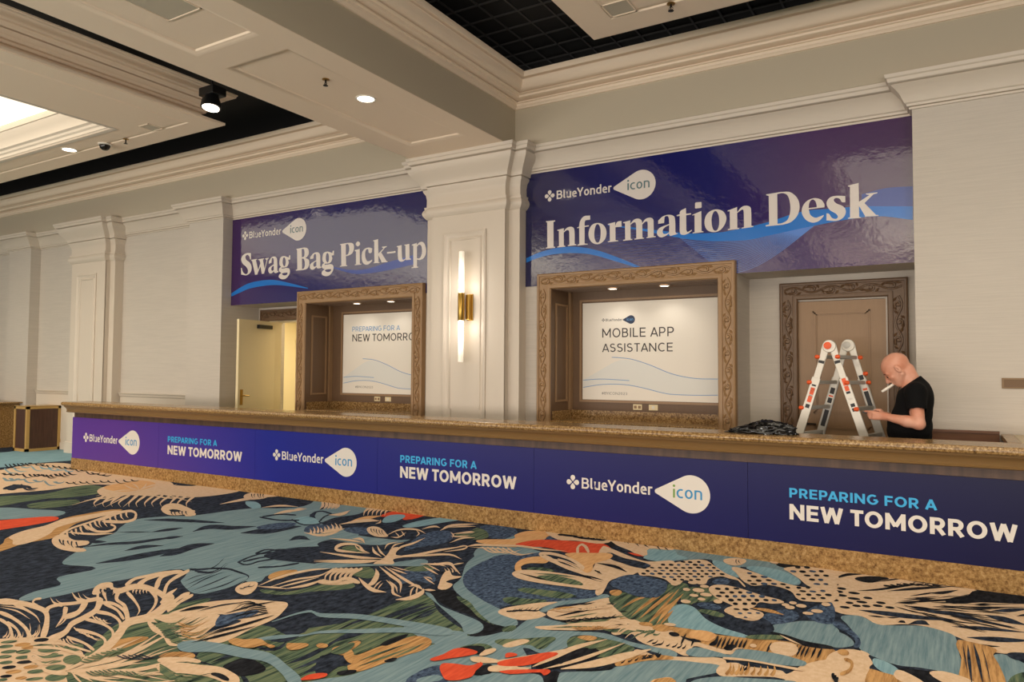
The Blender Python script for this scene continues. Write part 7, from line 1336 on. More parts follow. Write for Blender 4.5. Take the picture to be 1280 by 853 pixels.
(6,1,1,[-3206,4610,-3331,4911,-3335,5301,-3082,5627,-3005,5204,-2954,4954,-2549,4828,-2169,4835,-2131,4685,-2309,4490,-2541,4243,-2613,4139,-2787,4230,-2991,4362]),
(8,2,1,[-3177,4192,-3072,4300,-2946,4195,-2784,4105,-2585,3947,-2508,3864,-2361,3855,-2347,3748,-2453,3618,-2442,3749,-2570,3890,-2832,3965,-2982,4037]),
(2,3,1,[-2955,4190,-2829,4152,-2657,4004,-2484,3878,-2432,3848,-2585,3913,-2732,4028]),
(2,2,1,[-3695,2934,-3658,3078,-3489,3092,-3376,2907,-3476,2844]),
(8,2,1,[-3310,2595,-3297,2699,-3150,2695,-3065,2633,-3130,2528,-3290,2561]),
(5,5,1,[-3575,2815,-3574,2860,-3515,2874,-3451,2928,-3343,2900,-3282,2898,-3279,2866,-3346,2871,-3379,2806,-3481,2787]),
(5,5,1,[-3255,2960,-3223,2988,-3146,3018,-3133,2939,-3177,2903]),
(5,5,1,[-3097,3027,-3090,3066,-3041,3062,-3038,3027]),
(4,5,1,[-2826,2664,-2828,2726,-2767,2780,-2743,2736,-2807,2657]),
(5,5,1,[-2872,3013,-2876,3081,-2748,2946,-2782,2948]),
(2,5,1,[-2962,3007,-2958,3168,-2895,3101,-2889,3002]),
(4,5,1,[-2422,3196,-2413,3299,-2397,3417,-2283,3436,-2267,3391,-2351,3269]),
(4,5,1,[-2341,3188,-2283,3229,-2202,3251,-2169,3318,-2138,3212,-2117,3126,-2186,3041,-2252,3074]),
(3,5,1,[-2241,3395,-2248,3466,-2220,3523,-2194,3474,-2219,3391]),
(3,5,1,[-2257,3360,-2105,3394,-2100,3356,-2216,3301]),
(3,5,1,[-2108,3287,-2073,3343,-2011,3393,-1974,3331,-2066,3243]),
(5,5,1,[-3105,3054,-3059,3072,-3026,3039,-3060,3010]),
(4,5,1,[-2801,2758,-2759,2769,-2744,2734,-2763,2722]),
(1,5,1,[-4482,4410,-4481,4410,-4477,4407]),
(2,4,1,[-2387,3418,-2361,3514,-2306,3554,-2231,3516,-2247,3404]),
(8,4,1,[-2384,3415,-2355,3491,-2282,3510,-2247,3404,-2301,3441]),
(8,4,1,[-2118,3169,-2156,3268,-2112,3323,-2076,3245]),
(6,2,1,[-2381,2951,-2389,3033,-2385,3103,-2341,3181,-2276,3103,-2191,3036,-2229,2902,-2314,2869]),
(1,3,1,[-2325,2953,-2293,3060,-2238,3062,-2236,3008]),
(2,2,1,[-4067,5733,-4059,5972,-4061,6134,-3781,5879,-3803,5696]),
(2,2,1,[-3980,4229,-4016,4436,-3863,4378,-3762,4222,-3893,4201]),
(6,1,1,[-4100,5020,-4326,5492,-4353,5783,-4231,5862,-4043,5674,-3975,5417,-4070,5168]),
(6,1,1,[-3672,4499,-3609,4642,-3425,4556,-3299,4353,-3440,4355,-3484,4236]),
(1,1,1,[-5091,5002,-4993,5215,-4703,5250,-4400,5299,-4308,5358,-4377,5105,-4535,5004,-4886,4988]),
(1,2,1,[-4420,4315,-4196,4457,-3957,4581,-3874,4745,-3759,4875,-3654,4720,-3771,4619,-3916,4553,-4116,4373,-4303,4202]),
(2,2,1,[-4624,4814,-4585,4905,-4348,4799,-4470,4709]),
(6,1,1,[-5171,5420,-4984,5540,-4790,5346,-4991,5294]),
(2,1,1,[-3728,4567,-3644,4726,-3516,4675,-3594,4549]),
(3,3,1,[-4023,4540,-4067,4708,-4146,4866,-4240,5026,-4208,5079,-4059,4861,-3956,4854,-3978,4736,-3882,4618,-3971,4562]),
(3,4,1,[-4024,4790,-3881,4932,-3814,5158,-3728,5428,-3732,5434,-3862,5216,-3928,4987,-4028,4795]),
(3,4,1,[-4008,4771,-3813,4945,-3662,5076,-3497,5028,-3499,5032,-3698,5128,-3852,4994,-4012,4776]),
(3,4,1,[-3777,5148,-3710,5232,-3671,5328,-3750,5450,-3786,5338,-3784,5335,-3727,5415,-3704,5366,-3734,5264,-3779,5151]),
(3,4,1,[-4049,4706,-4298,4654,-4666,4588,-4661,4582,-4239,4588,-4044,4701]),
(3,4,1,[-4011,4662,-4214,4563,-4494,4354,-4490,4350,-4161,4506,-4007,4657]),
(3,4,1,[-4029,4683,-4121,4550,-4275,4453,-4466,4327,-4463,4323,-4239,4416,-4087,4514,-4026,4680]),
(3,4,1,[-4276,4776,-4468,4744,-4614,4745,-4631,4760,-4656,4867,-4559,4920,-4323,4780,-4326,4786,-4595,4967,-4729,4940,-4705,4811,-4557,4676,-4429,4701,-4270,4770]),
(3,4,1,[-4771,5092,-4679,5096,-4553,5023,-4556,5028,-4743,5177,-4777,5099]),
(3,4,1,[-4410,4962,-4260,4806,-4108,4736,-4111,4741,-4287,4862,-4410,4965]),
(3,4,1,[-4414,5026,-4228,4848,-4077,4757,-4079,4761,-4246,4890,-4415,5029]),
(3,4,1,[-4540,4932,-4391,4803,-4278,4779,-4281,4782,-4420,4847,-4541,4934]),
(3,4,1,[-4613,4953,-4467,4830,-4318,4767,-4320,4769,-4484,4858,-4614,4955]),
(3,4,1,[-4259,4949,-4341,5098,-4341,5228,-4344,5231,-4379,5133,-4261,4950]),
(3,4,1,[-4197,4956,-4272,5109,-4277,5235,-4280,5238,-4310,5144,-4200,4958]),
(3,4,1,[-4096,4895,-4169,5069,-4168,5233,-4234,5488,-4239,5493,-4215,5282,-4215,5111,-4099,4898]),
(3,4,1,[-3920,4494,-3664,4319,-3485,4214,-3338,4049,-3336,4050,-3493,4252,-3693,4375,-3923,4499]),
(3,4,1,[-3885,4516,-3617,4353,-3374,4231,-3227,4179,-3229,4183,-3399,4276,-3644,4401,-3888,4521]),
(3,4,1,[-3900,4429,-3814,4326,-3697,4148,-3641,4032,-3634,4026,-3624,4103,-3767,4323,-3900,4433]),
(3,4,1,[-3838,4170,-3663,4036,-3503,3959,-3425,4002,-3430,4008,-3551,4026,-3698,4099,-3841,4176]),
(3,4,1,[-3627,4235,-3486,4128,-3359,3992,-3261,3974,-3264,3978,-3372,4030,-3492,4161,-3629,4239]),
(3,4,1,[-3596,4232,-3453,4131,-3355,4038,-3354,4039,-3460,4156,-3597,4235]),
(3,4,1,[-3258,3908,-3170,3957,-3178,4105,-3255,4213,-3259,4214,-3239,4157,-3230,4020,-3263,3914]),
(3,4,1,[-3378,4191,-3342,4229,-3231,4177,-3233,4180,-3371,4271,-3380,4194]),
(3,4,1,[-3203,3993,-3294,4130,-3341,4215,-3344,4216,-3314,4136,-3205,3993]),
(3,4,1,[-3200,4055,-3265,4153,-3324,4227,-3325,4227,-3280,4152,-3201,4054]),
(3,4,1,[-3826,4502,-3699,4456,-3598,4444,-3600,4447,-3724,4493,-3828,4505]),
(3,4,1,[-3836,4549,-3718,4516,-3633,4523,-3634,4525,-3733,4537,-3837,4551]),
(3,4,1,[-3242,4191,-3187,4188,-3159,4222,-3162,4225,-3217,4228,-3244,4194]),
(3,4,1,[-3442,4447,-3338,4376,-3253,4336,-3254,4339,-3354,4408,-3443,4449]),
(3,4,1,[-3535,3986,-3596,4107,-3642,4203,-3644,4205,-3618,4121,-3537,3987]),
(3,4,1,[-3509,4003,-3555,4092,-3595,4166,-3596,4167,-3573,4103,-3510,4004]),
(3,4,1,[-3442,4447,-3384,4443,-3337,4420,-3337,4422,-3400,4469,-3443,4449]),
(3,4,1,[-3695,4733,-3556,4768,-3485,4828,-3386,4756,-3250,4654,-3252,4659,-3403,4801,-3533,4904,-3597,4823,-3699,4739]),
(3,4,1,[-3625,4682,-3491,4598,-3383,4556,-3385,4559,-3514,4641,-3627,4686]),
(3,4,1,[-3623,4738,-3520,4677,-3436,4647,-3438,4649,-3538,4708,-3624,4740]),
(3,4,1,[-3624,4818,-3539,4783,-3475,4778,-3476,4781,-3560,4816,-3626,4821]),
(3,4,1,[-3461,4840,-3427,4878,-3419,4948,-3421,4951,-3455,4913,-3463,4843]),
(3,4,1,[-4610,5397,-4633,5625,-4513,5702,-4338,5632,-4341,5637,-4556,5760,-4682,5679,-4614,5401]),
(3,4,1,[-4529,5345,-4441,5350,-4536,5584,-4539,5587,-4478,5389,-4532,5348]),
(3,4,1,[-4628,5526,-4513,5427,-4447,5376,-4448,5378,-4527,5458,-4629,5528]),
(3,4,1,[-4622,5609,-4514,5505,-4446,5451,-4447,5453,-4526,5533,-4623,5611]),
(3,4,1,[-4521,5713,-4400,5596,-4340,5486,-4337,5483,-4388,5604,-4522,5717]),
(3,4,1,[-4491,5771,-4444,5904,-4385,5922,-4388,5928,-4497,5972,-4496,5776]),
(3,4,1,[-4301,5811,-4308,6023,-4164,6275,-4170,6284,-4382,6118,-4307,5818]),
(3,4,1,[-4310,5971,-4198,6071,-4116,6163,-4119,6167,-4239,6129,-4313,5975]),
(3,4,1,[-4119,5756,-3995,5879,-3983,5937,-3987,5943,-4048,5955,-4123,5762]),
(3,4,1,[-4083,5682,-3989,5671,-3939,5797,-3942,5801,-4025,5722,-4086,5686]),
(3,4,1,[-3922,5447,-3909,5657,-3841,5740,-3845,5745,-3953,5715,-3925,5451]),
(3,4,1,[-3718,5402,-3638,5497,-3365,5614,-3368,5619,-3682,5563,-3721,5407]),
(3,4,1,[-3679,5415,-3471,5459,-3310,5522,-3312,5525,-3494,5496,-3681,5418]),
(3,4,1,[-4178,5813,-4081,5713,-4019,5617,-4017,5615,-4078,5737,-4180,5817]),
(3,4,1,[-5327,5498,-5191,5726,-5099,5849,-5108,5859,-5308,5850,-5336,5507]),
(3,4,1,[-5040,5713,-5030,5777,-5148,5916,-5150,5917,-5077,5815,-5044,5717]),
(3,4,1,[-5769,5794,-5635,5841,-5759,6105,-5769,6114,-5757,5957,-5778,5803]),
(3,4,1,[-5180,5089,-5134,5204,-5140,5368,-5148,5376,-5234,5296,-5188,5096]),
(3,4,1,[-4974,5000,-4726,5013,-4584,5038,-4587,5042,-4773,5067,-4978,5004]),
(3,4,1,[-5147,5123,-5231,5209,-5318,5276,-5318,5273,-5236,5199,-5168,5124]),
(3,4,1,[-5143,5155,-5212,5224,-5280,5274,-5279,5271,-5215,5213,-5161,5154]),
(3,4,1,[-5144,5193,-5228,5269,-5297,5312,-5295,5308,-5221,5249,-5150,5179]),
(3,4,1,[-5144,5229,-5219,5292,-5270,5314,-5266,5310,-5205,5265,-5139,5206]),
(3,4,1,[-5125,5247,-5208,5337,-5298,5410,-5297,5407,-5214,5329,-5147,5251]),
(3,4,1,[-5121,5281,-5189,5353,-5259,5406,-5258,5403,-5194,5342,-5140,5281]),
(3,4,1,[-5118,5315,-5207,5407,-5293,5471,-5292,5468,-5207,5392,-5132,5310]),
(3,4,1,[-4924,5456,-4991,5603,-4876,5594,-4655,5432,-4563,5325,-4685,5292]),
(0,5,1,[-4931,5517,-4838,5422,-4762,5370,-4763,5372,-4841,5434,-4929,5526]),
(0,5,1,[-4894,5514,-4822,5445,-4768,5412,-4769,5414,-4827,5458,-4895,5526]),
(0,5,1,[-4860,5515,-4745,5395,-4649,5324,-4650,5326,-4748,5406,-4857,5523]),
(0,5,1,[-4822,5512,-4717,5407,-4635,5353,-4637,5355,-4722,5419,-4823,5523]),
(0,5,1,[-4787,5511,-4688,5411,-4611,5359,-4612,5361,-4693,5423,-4787,5521]),
(3,5,1,[-3237,4370,-3382,4633,-3378,4686,-3275,4592,-3199,4602,-3225,4437,-3138,4401,-3129,4252]),
(3,4,1,[-3338,4603,-3398,4682,-3459,4733,-3458,4731,-3399,4669,-3347,4596]),
(3,4,1,[-3333,4640,-3393,4714,-3448,4754,-3447,4751,-3391,4698,-3338,4629]),
(3,4,1,[-3327,4676,-3380,4739,-3426,4769,-3424,4766,-3377,4722,-3331,4663]),
(3,4,1,[-3322,4714,-3385,4783,-3433,4809,-3432,4805,-3379,4762,-3322,4696]),
(3,4,1,[-3981,3918,-3871,3961,-3878,4074,-3734,4049,-3783,4113,-3939,4138,-3933,4020,-4042,3980]),
(3,4,1,[-3982,3966,-4075,4079,-4146,4230,-4192,4260,-4104,4094,-3984,3966]),
(3,4,1,[-3952,3985,-4045,4099,-4115,4250,-4160,4281,-4073,4113,-3955,3985]),
(3,4,1,[-3922,4004,-4014,4118,-4084,4270,-4129,4301,-4042,4132,-3925,4004]),
(3,4,1,[-3893,4022,-3984,4137,-4052,4290,-4097,4321,-4012,4152,-3895,4023]),
(3,4,1,[-3863,4041,-3953,4157,-4021,4310,-4065,4341,-3981,4171,-3865,4041]),
(3,4,1,[-3833,4060,-3923,4176,-3989,4330,-4034,4361,-3950,4190,-3836,4060]),
(3,4,1,[-5433,5967,-5567,6146,-5695,6411,-5786,6491,-5624,6188,-5438,5969]),
(3,4,1,[-5396,5992,-5529,6171,-5655,6437,-5745,6517,-5585,6213,-5400,5993]),
(3,4,1,[-5358,6016,-5490,6196,-5615,6463,-5705,6543,-5546,6238,-5363,6018]),
(3,4,1,[-5321,6040,-5451,6221,-5575,6489,-5664,6570,-5507,6264,-5325,6042]),
(3,4,1,[-5283,6065,-5413,6246,-5535,6515,-5624,6596,-5468,6289,-5288,6066]),
(3,4,1,[-5246,6089,-5374,6271,-5495,6541,-5583,6623,-5429,6314,-5250,6091]),
(4,2,1,[-5277,6051,-5303,6483,-4957,6664,-4904,6351,-4927,6050,-5089,6173]),
(9,2,1,[-5334,5634,-5274,5819,-5280,6079,-5291,6091,-5407,5955,-5344,5644]),
(7,2,1,[-4766,5807,-4761,6167,-4600,6480,-4433,6520,-4529,6117,-4645,5775]),
(7,3,1,[-5129,5929,-5221,6156,-5110,6248,-4981,6043,-4992,5818]),
(1,1,1,[-6074,5961,-6056,6417,-5801,6468,-5562,6035,-5632,5745,-5594,5492]),
(4,2,0,[-4180,6570,-4094,6625,-3959,6414,-4032,6366]),
(3,4,1,[-6105,5992,-6238,6173,-6553,6454,-6554,6452,-6270,6174,-6110,5995]),
(3,4,1,[-6071,6013,-6203,6195,-6517,6477,-6518,6475,-6235,6197,-6076,6016]),
(3,4,1,[-6037,6035,-6169,6218,-6481,6501,-6481,6499,-6201,6219,-6042,6038]),
(3,4,1,[-6004,6057,-6134,6240,-6445,6525,-6445,6522,-6166,6242,-6009,6060]),
(3,4,1,[-5970,6079,-6100,6262,-6409,6548,-6409,6546,-6131,6264,-5975,6082]),
(6,1,1,[-4092,6198,-4012,6353,-3838,6362,-3601,6108,-3604,5866,-3755,5843]),
(1,1,1,[-3621,5487,-3441,5602,-3092,5631,-3150,5470,-3319,5332,-3350,5078]),
(3,3,1,[-3577,5456,-3396,5353,-3345,5465,-3347,5469,-3412,5379,-3595,5492]),
(3,3,1,[-3537,5476,-3365,5380,-3319,5495,-3321,5499,-3381,5407,-3555,5512]),
(3,3,1,[-3498,5496,-3314,5387,-3259,5499,-3261,5502,-3329,5413,-3515,5532]),
(3,3,1,[-3457,5516,-3286,5435,-3250,5585,-3252,5588,-3301,5462,-3476,5552]),
(3,3,1,[-3418,5536,-3183,5392,-3108,5538,-3111,5542,-3197,5419,-3435,5572]),
(3,3,1,[-3379,5555,-3165,5425,-3097,5562,-3099,5566,-3179,5452,-3396,5592]),
(9,2,1,[-3782,5680,-3534,5912,-3606,6067,-3570,6286,-3353,6346,-3274,6078,-3395,5787,-3343,5645,-3593,5592]),
(4,3,1,[-3404,5754,-3298,6005,-2990,6130,-2744,6183,-2569,5883,-2855,5707,-3096,5776,-3337,5688]),
(3,4,1,[-3673,5518,-3333,5653,-3082,5664,-2886,5740,-2888,5745,-3110,5720,-3365,5710,-3676,5522]),
(3,3,1,[-3461,6454,-3186,6533,-2791,6461,-2742,6178,-3001,6152,-3157,6095]),
(8,4,1,[-3228,6253,-3168,6309,-3215,6547,-3219,6553,-3194,6353,-3261,6316]),
(8,4,1,[-3177,6257,-3082,6307,-3126,6609,-3129,6614,-3107,6352,-3209,6321]),
(8,4,1,[-3126,6262,-3068,6313,-3108,6535,-3112,6541,-3093,6357,-3157,6325]),
(8,4,1,[-3075,6255,-3008,6273,-3028,6452,-3032,6458,-3032,6318,-3105,6318]),
(8,4,1,[-3025,6247,-2947,6259,-2963,6451,-2966,6456,-2970,6304,-3053,6309]),
(8,4,1,[-2971,6242,-2888,6279,-2916,6529,-2920,6534,-2911,6322,-3000,6304]),
(8,4,1,[-2909,6255,-2844,6269,-2858,6440,-2861,6445,-2866,6314,-2936,6317]),
(8,4,1,[-2847,6268,-2778,6285,-2793,6469,-2796,6474,-2800,6329,-2873,6330]),
(3,3,1,[-2764,6434,-2605,6485,-2419,6460,-2166,6383,-2134,6287,-2316,6222,-2266,5943,-2437,6068,-2630,6208]),
(8,4,1,[-2675,6458,-2623,6354,-2579,6306,-2580,6312,-2625,6386,-2668,6483]),
(8,4,1,[-2644,6462,-2588,6348,-2538,6291,-2539,6297,-2589,6378,-2636,6486]),
(8,4,1,[-2609,6459,-2558,6368,-2519,6342,-2521,6348,-2563,6407,-2608,6497]),
(8,4,1,[-2578,6465,-2518,6352,-2471,6311,-2472,6317,-2522,6389,-2576,6500]),
(8,4,1,[-2551,6477,-2485,6329,-2423,6244,-2423,6249,-2484,6355,-2541,6495]),
(8,4,1,[-2480,6473,-2402,6317,-2338,6254,-2339,6260,-2405,6353,-2477,6506]),
(8,4,1,[-2413,6473,-2359,6373,-2319,6343,-2320,6349,-2364,6412,-2411,6511]),
(8,4,1,[-2351,6486,-2281,6317,-2214,6220,-2214,6224,-2279,6343,-2341,6505]),
(8,4,1,[-2284,6486,-2214,6323,-2149,6240,-2150,6245,-2214,6353,-2277,6511]),
(4,5,1,[-2421,5975,-2328,5916,-2257,5921,-2259,5926,-2350,5984,-2422,5980]),
(8,2,1,[-2792,6257,-2783,6444,-2630,6208,-2629,6088]),
(6,2,1,[-3266,6061,-3295,6266,-3223,6237,-3157,6095]),
(7,2,1,[-2269,5970,-2316,6222,-2247,6299,-2137,6337,-1994,5912,-2194,5859]),
(3,3,1,[-2704,6093,-2596,6043,-2362,5881,-2172,5799,-1999,5926,-1797,5326,-1943,5446,-2086,5505,-2138,5322,-2203,5185,-2209,5088,-2159,4898,-2136,4738,-2188,4796,-2247,5010,-2254,5078,-2466,5189,-2453,5298,-2518,5524]),
(0,4,1,[-2569,5883,-2386,5807,-2115,5697,-2135,5567,-2342,5635,-2462,5700]),
(8,5,1,[-2500,5514,-2321,5456,-2192,5394,-2193,5400,-2347,5532,-2503,5520]),
(3,5,1,[-2479,5586,-2326,5534,-2174,5474,-2174,5476,-2337,5564,-2480,5588]),
(3,5,1,[-2553,5910,-2379,5786,-2264,5767,-2265,5770,-2393,5828,-2554,5914]),
(9,4,1,[-2859,5674,-2663,5811,-2530,5865,-2470,5695,-2513,5499,-2438,5271,-2469,5201,-2631,5424,-2769,5563]),
(3,5,1,[-2772,5736,-2855,5917,-2862,5994,-2708,5784,-2716,5837,-2887,6069,-2888,5949,-2793,5734]),
(8,5,1,[-2418,5293,-2390,5280,-2382,5314,-2383,5316,-2397,5298,-2426,5316]),
(8,5,1,[-2398,5283,-2366,5248,-2347,5254,-2348,5257,-2371,5265,-2402,5303]),
(8,5,1,[-2376,5273,-2352,5244,-2338,5247,-2339,5249,-2357,5261,-2379,5291]),
(0,2,1,[-2925,5129,-2961,5242,-2902,5363,-2682,5283,-2475,5208,-2421,5095,-2662,5089,-2867,5051]),
(2,3,1,[-2907,5098,-2811,5170,-2682,5127,-2695,5078,-2858,5036]),
(3,4,1,[-2484,5235,-2780,5376,-2986,5501,-3015,5504,-2936,5553,-2733,5481,-2525,5301,-2545,5368,-2761,5558,-2975,5636,-3064,5577,-2957,5426,-2751,5302,-2459,5166]),
(3,4,1,[-2957,5451,-2668,5244,-2434,5138,-2237,5046,-2261,5118,-2461,5214,-2697,5323,-2989,5535]),
(3,4,1,[-2875,5415,-2738,5390,-2508,5245,-2518,5275,-2752,5424,-2891,5450]),
(3,4,1,[-2825,5453,-2689,5400,-2508,5275,-2516,5298,-2698,5424,-2836,5479]),
(9,3,1,[-2898,4976,-2978,5115,-2964,5230,-2858,5307,-2951,5477,-3065,5391,-3073,5211,-2949,4972]),
(3,4,1,[-2921,4875,-2938,4964,-2894,5028,-2761,5077,-2484,5094,-2263,5045,-2217,5028,-2198,4848,-2392,4807,-2620,4774,-2810,4792]),
(2,5,1,[-2719,4906,-2592,5006,-2333,4910,-2490,4856]),
(2,5,1,[-2772,4977,-2616,5001,-2460,5044,-2461,5048,-2638,5045,-2774,4981]),
(8,5,1,[-2871,4914,-2667,4855,-2609,4870,-2611,4873,-2686,4897,-2873,4918]),
(8,5,1,[-2496,5118,-2362,5099,-2250,5084,-2251,5087,-2377,5137,-2497,5121]),
(6,4,1,[-2168,5015,-2194,5121,-2190,5241,-2126,5354,-1954,5343,-1833,5281,-1768,4930,-1885,4856,-2076,4942]),
(2,1,1,[-2660,4316,-2643,4386,-2539,4412,-2384,4451,-2480,4311,-2547,4247]),
(2,1,1,[-2697,4580,-2498,4663,-2272,4660,-2312,4555,-2484,4527]),
(1,1,1,[-2406,4343,-2334,4464,-2144,4681,-2118,4798,-2063,4752,-2154,4558,-2272,4390,-2282,4240,-2330,4227]),
(1,1,1,[-2400,3614,-2344,3721,-2288,3800,-2306,3990,-2292,4137,-2187,4123,-2037,4095,-2189,3953,-1952,4026,-1802,4084,-1622,4037,-1485,4035,-1365,4044,-1330,3939,-1440,3958,-1598,3978,-1747,4003,-1887,3993,-1946,3913,-1890,3782,-1940,3641,-1979,3609,-2088,3632,-2125,3530,-2214,3424,-2304,3470]),
(3,2,1,[-2550,4082,-2509,4241,-2321,4461,-2340,4347,-2338,4240,-2251,4183,-2318,4031,-2419,4017]),
(8,3,1,[-2491,4099,-2468,4121,-2479,4188,-2480,4190,-2478,4135,-2504,4119]),
(8,3,1,[-2479,4115,-2445,4137,-2454,4217,-2455,4218,-2455,4151,-2491,4136]),
(8,3,1,[-2466,4132,-2435,4151,-2442,4223,-2444,4225,-2445,4165,-2478,4152]),
(8,3,1,[-2454,4149,-2411,4166,-2415,4254,-2417,4255,-2421,4181,-2466,4169]),
(8,3,1,[-2435,4162,-2408,4175,-2412,4233,-2413,4234,-2418,4189,-2447,4183]),
(8,3,1,[-2410,4174,-2386,4198,-2397,4271,-2398,4272,-2396,4212,-2423,4194]),
(8,3,1,[-2386,4185,-2354,4212,-2365,4298,-2366,4300,-2364,4226,-2398,4205]),
(8,3,1,[-2361,4196,-2329,4224,-2341,4314,-2342,4315,-2339,4238,-2373,4216]),
(2,2,1,[-2360,3831,-2333,3910,-2291,3874,-2311,3786]),
(3,2,1,[-2095,4672,-2048,4729,-1910,4545,-1785,4442,-1673,4387,-1556,4304,-1463,4333,-1375,4072,-1467,4059,-1580,4071,-1673,4165,-1736,4087,-1774,4131,-1702,4237,-1861,4107,-2030,4001,-2199,3944,-2115,4046,-2057,4115,-2192,4153,-2257,4204,-2277,4314,-2174,4459]),
(8,3,1,[-2184,4179,-2091,4336,-2003,4528,-2005,4531,-2111,4372,-2186,4182]),
(2,3,1,[-2077,4093,-1983,4199,-1913,4323,-1914,4326,-2004,4238,-2079,4096]),
(8,3,1,[-2218,4460,-2127,4501,-2090,4586,-2091,4588,-2140,4527,-2219,4462]),
(2,3,1,[-1981,4191,-1871,4289,-1810,4430,-1812,4435,-1901,4349,-1983,4196]),
(5,3,1,[-2280,4257,-2207,4351,-2156,4424,-2158,4427,-2228,4388,-2282,4260]),
(8,3,1,[-2153,4373,-2070,4426,-2029,4523,-2030,4525,-2084,4453,-2154,4375]),
(2,3,1,[-1832,4129,-1751,4122,-1701,4235,-1703,4239,-1772,4169,-1833,4133]),
(8,3,1,[-2014,4588,-1978,4605,-1951,4591,-1951,4593,-1987,4629,-2015,4590]),
(2,3,1,[-2123,4185,-2046,4287,-1989,4388,-1990,4390,-2059,4309,-2124,4187]),
(8,3,1,[-2181,4132,-2101,4140,-2059,4225,-2060,4227,-2109,4157,-2182,4134]),
(5,3,1,[-1882,4287,-1840,4332,-1790,4404,-1790,4407,-1852,4357,-1883,4289]),
(2,3,1,[-2115,3989,-2017,4056,-1885,4158,-1886,4160,-2028,4077,-2116,3991]),
(2,3,1,[-1710,4115,-1664,4147,-1609,4243,-1611,4249,-1696,4216,-1712,4120]),
(2,3,1,[-1628,4054,-1614,4165,-1592,4250,-1593,4252,-1626,4184,-1629,4055]),
(2,3,1,[-1575,4130,-1568,4191,-1549,4247,-1550,4249,-1582,4215,-1576,4131]),
(8,3,1,[-1530,4060,-1516,4100,-1511,4142,-1511,4143,-1526,4116,-1531,4061]),
(8,3,1,[-1485,4034,-1459,4065,-1453,4094,-1454,4096,-1469,4085,-1485,4036]),
(8,3,1,[-1802,4242,-1757,4277,-1732,4311,-1732,4312,-1764,4292,-1803,4243]),
(8,3,1,[-1886,4488,-1849,4500,-1826,4519,-1826,4520,-1857,4519,-1886,4490]),
(3,3,1,[-2016,4572,-2060,4534,-2052,4412,-2050,4410,-2047,4511,-2000,4537]),
(3,3,1,[-1968,4524,-2037,4500,-2042,4360,-2040,4358,-2025,4476,-1955,4490]),
(3,3,1,[-1924,4477,-1963,4434,-1954,4314,-1952,4312,-1951,4413,-1909,4445]),
(3,3,1,[-1878,4433,-1929,4426,-1938,4339,-1936,4336,-1917,4403,-1866,4400]),
(3,3,1,[-1836,4388,-1869,4343,-1859,4234,-1857,4232,-1857,4323,-1822,4357]),
(3,3,1,[-1793,4346,-1855,4330,-1865,4216,-1863,4214,-1844,4308,-1782,4314]),
(3,3,1,[-1752,4304,-1808,4295,-1820,4198,-1818,4195,-1797,4273,-1741,4273]),
(3,3,1,[-1712,4271,-1746,4226,-1739,4117,-1737,4115,-1735,4207,-1699,4242]),
(3,3,1,[-1670,4242,-1718,4223,-1726,4128,-1724,4126,-1708,4203,-1659,4212]),
(3,3,1,[-1631,4212,-1668,4171,-1665,4063,-1663,4061,-1658,4152,-1619,4184]),
(2,3,1,[-1839,4445,-1805,4429,-1790,4462,-1791,4465,-1812,4449,-1846,4472]),
(2,3,1,[-1808,4419,-1779,4406,-1766,4437,-1768,4439,-1786,4427,-1814,4446]),
(2,3,1,[-1776,4394,-1743,4398,-1735,4458,-1736,4460,-1751,4417,-1785,4421]),
(2,2,1,[-2053,4727,-2015,4904,-1885,4856,-1770,4929,-1799,5168,-1803,5345,-1497,4434,-1605,4360,-1766,4421,-1888,4505]),
(2,2,1,[-1881,4867,-1833,5125,-1787,5355,-1688,5327,-1648,5116,-1619,4728,-1567,4519,-1547,4418,-1639,4392,-1710,4423]),
(2,2,1,[-1671,5206,-1602,5337,-1516,5304,-1395,5213,-1437,5028,-1513,4905,-1592,4893]),
(5,3,1,[-1892,4554,-1868,4767,-1833,4894,-1835,4898,-1892,4810,-1894,4557]),
(5,3,1,[-1778,4451,-1770,4712,-1762,4939,-1765,4943,-1798,4756,-1780,4454]),
(5,3,1,[-1716,4423,-1711,4785,-1717,5090,-1719,5094,-1742,4831,-1718,4426]),
(5,3,1,[-1638,4374,-1633,4683,-1639,4860,-1642,4865,-1667,4734,-1641,4378]),
(5,3,1,[-1566,4389,-1570,4559,-1589,4709,-1591,4712,-1597,4592,-1568,4391]),
(5,3,1,[-1713,4459,-1718,4791,-1738,5077,-1740,5080,-1741,4822,-1715,4461]),
(5,3,1,[-1643,4404,-1664,4787,-1707,5182,-1709,5184,-1688,4817,-1645,4406]),
(5,3,1,[-1593,4403,-1608,4699,-1645,5093,-1648,5098,-1647,4746,-1596,4406]),
(5,3,1,[-1786,4621,-1780,4869,-1786,5089,-1788,5092,-1800,4900,-1788,4623]),
(5,3,1,[-2108,4867,-2072,4932,-2022,4879,-2035,4790]),
(5,3,1,[-1692,4359,-1647,4397,-1607,4365,-1649,4323]),
(5,3,1,[-1593,4327,-1572,4403,-1491,4391,-1493,4313,-1547,4280]),
(2,1,1,[-2292,3639,-2194,3729,-2095,3819,-2020,3866,-1998,3768,-2005,3657,-2089,3684,-2185,3597]),
(3,2,1,[-2213,3593,-2198,3684,-2162,3743,-2117,3735,-2142,3624,-2176,3582]),
(2,2,1,[-1907,3798,-1940,3902,-1882,3982,-1737,4001,-1640,3992,-1555,3938,-1633,3762,-1796,3685]),
(5,3,1,[-1908,3936,-1867,3991,-1806,3986,-1816,3923,-1870,3917]),
(8,3,1,[-1917,3464,-1861,3669,-1772,3829,-1684,3755,-1741,3574,-1817,3445]),
(3,4,1,[-1914,3411,-1868,3552,-1824,3753,-1744,3984,-1747,3990,-1860,3807,-1904,3597,-1918,3415]),
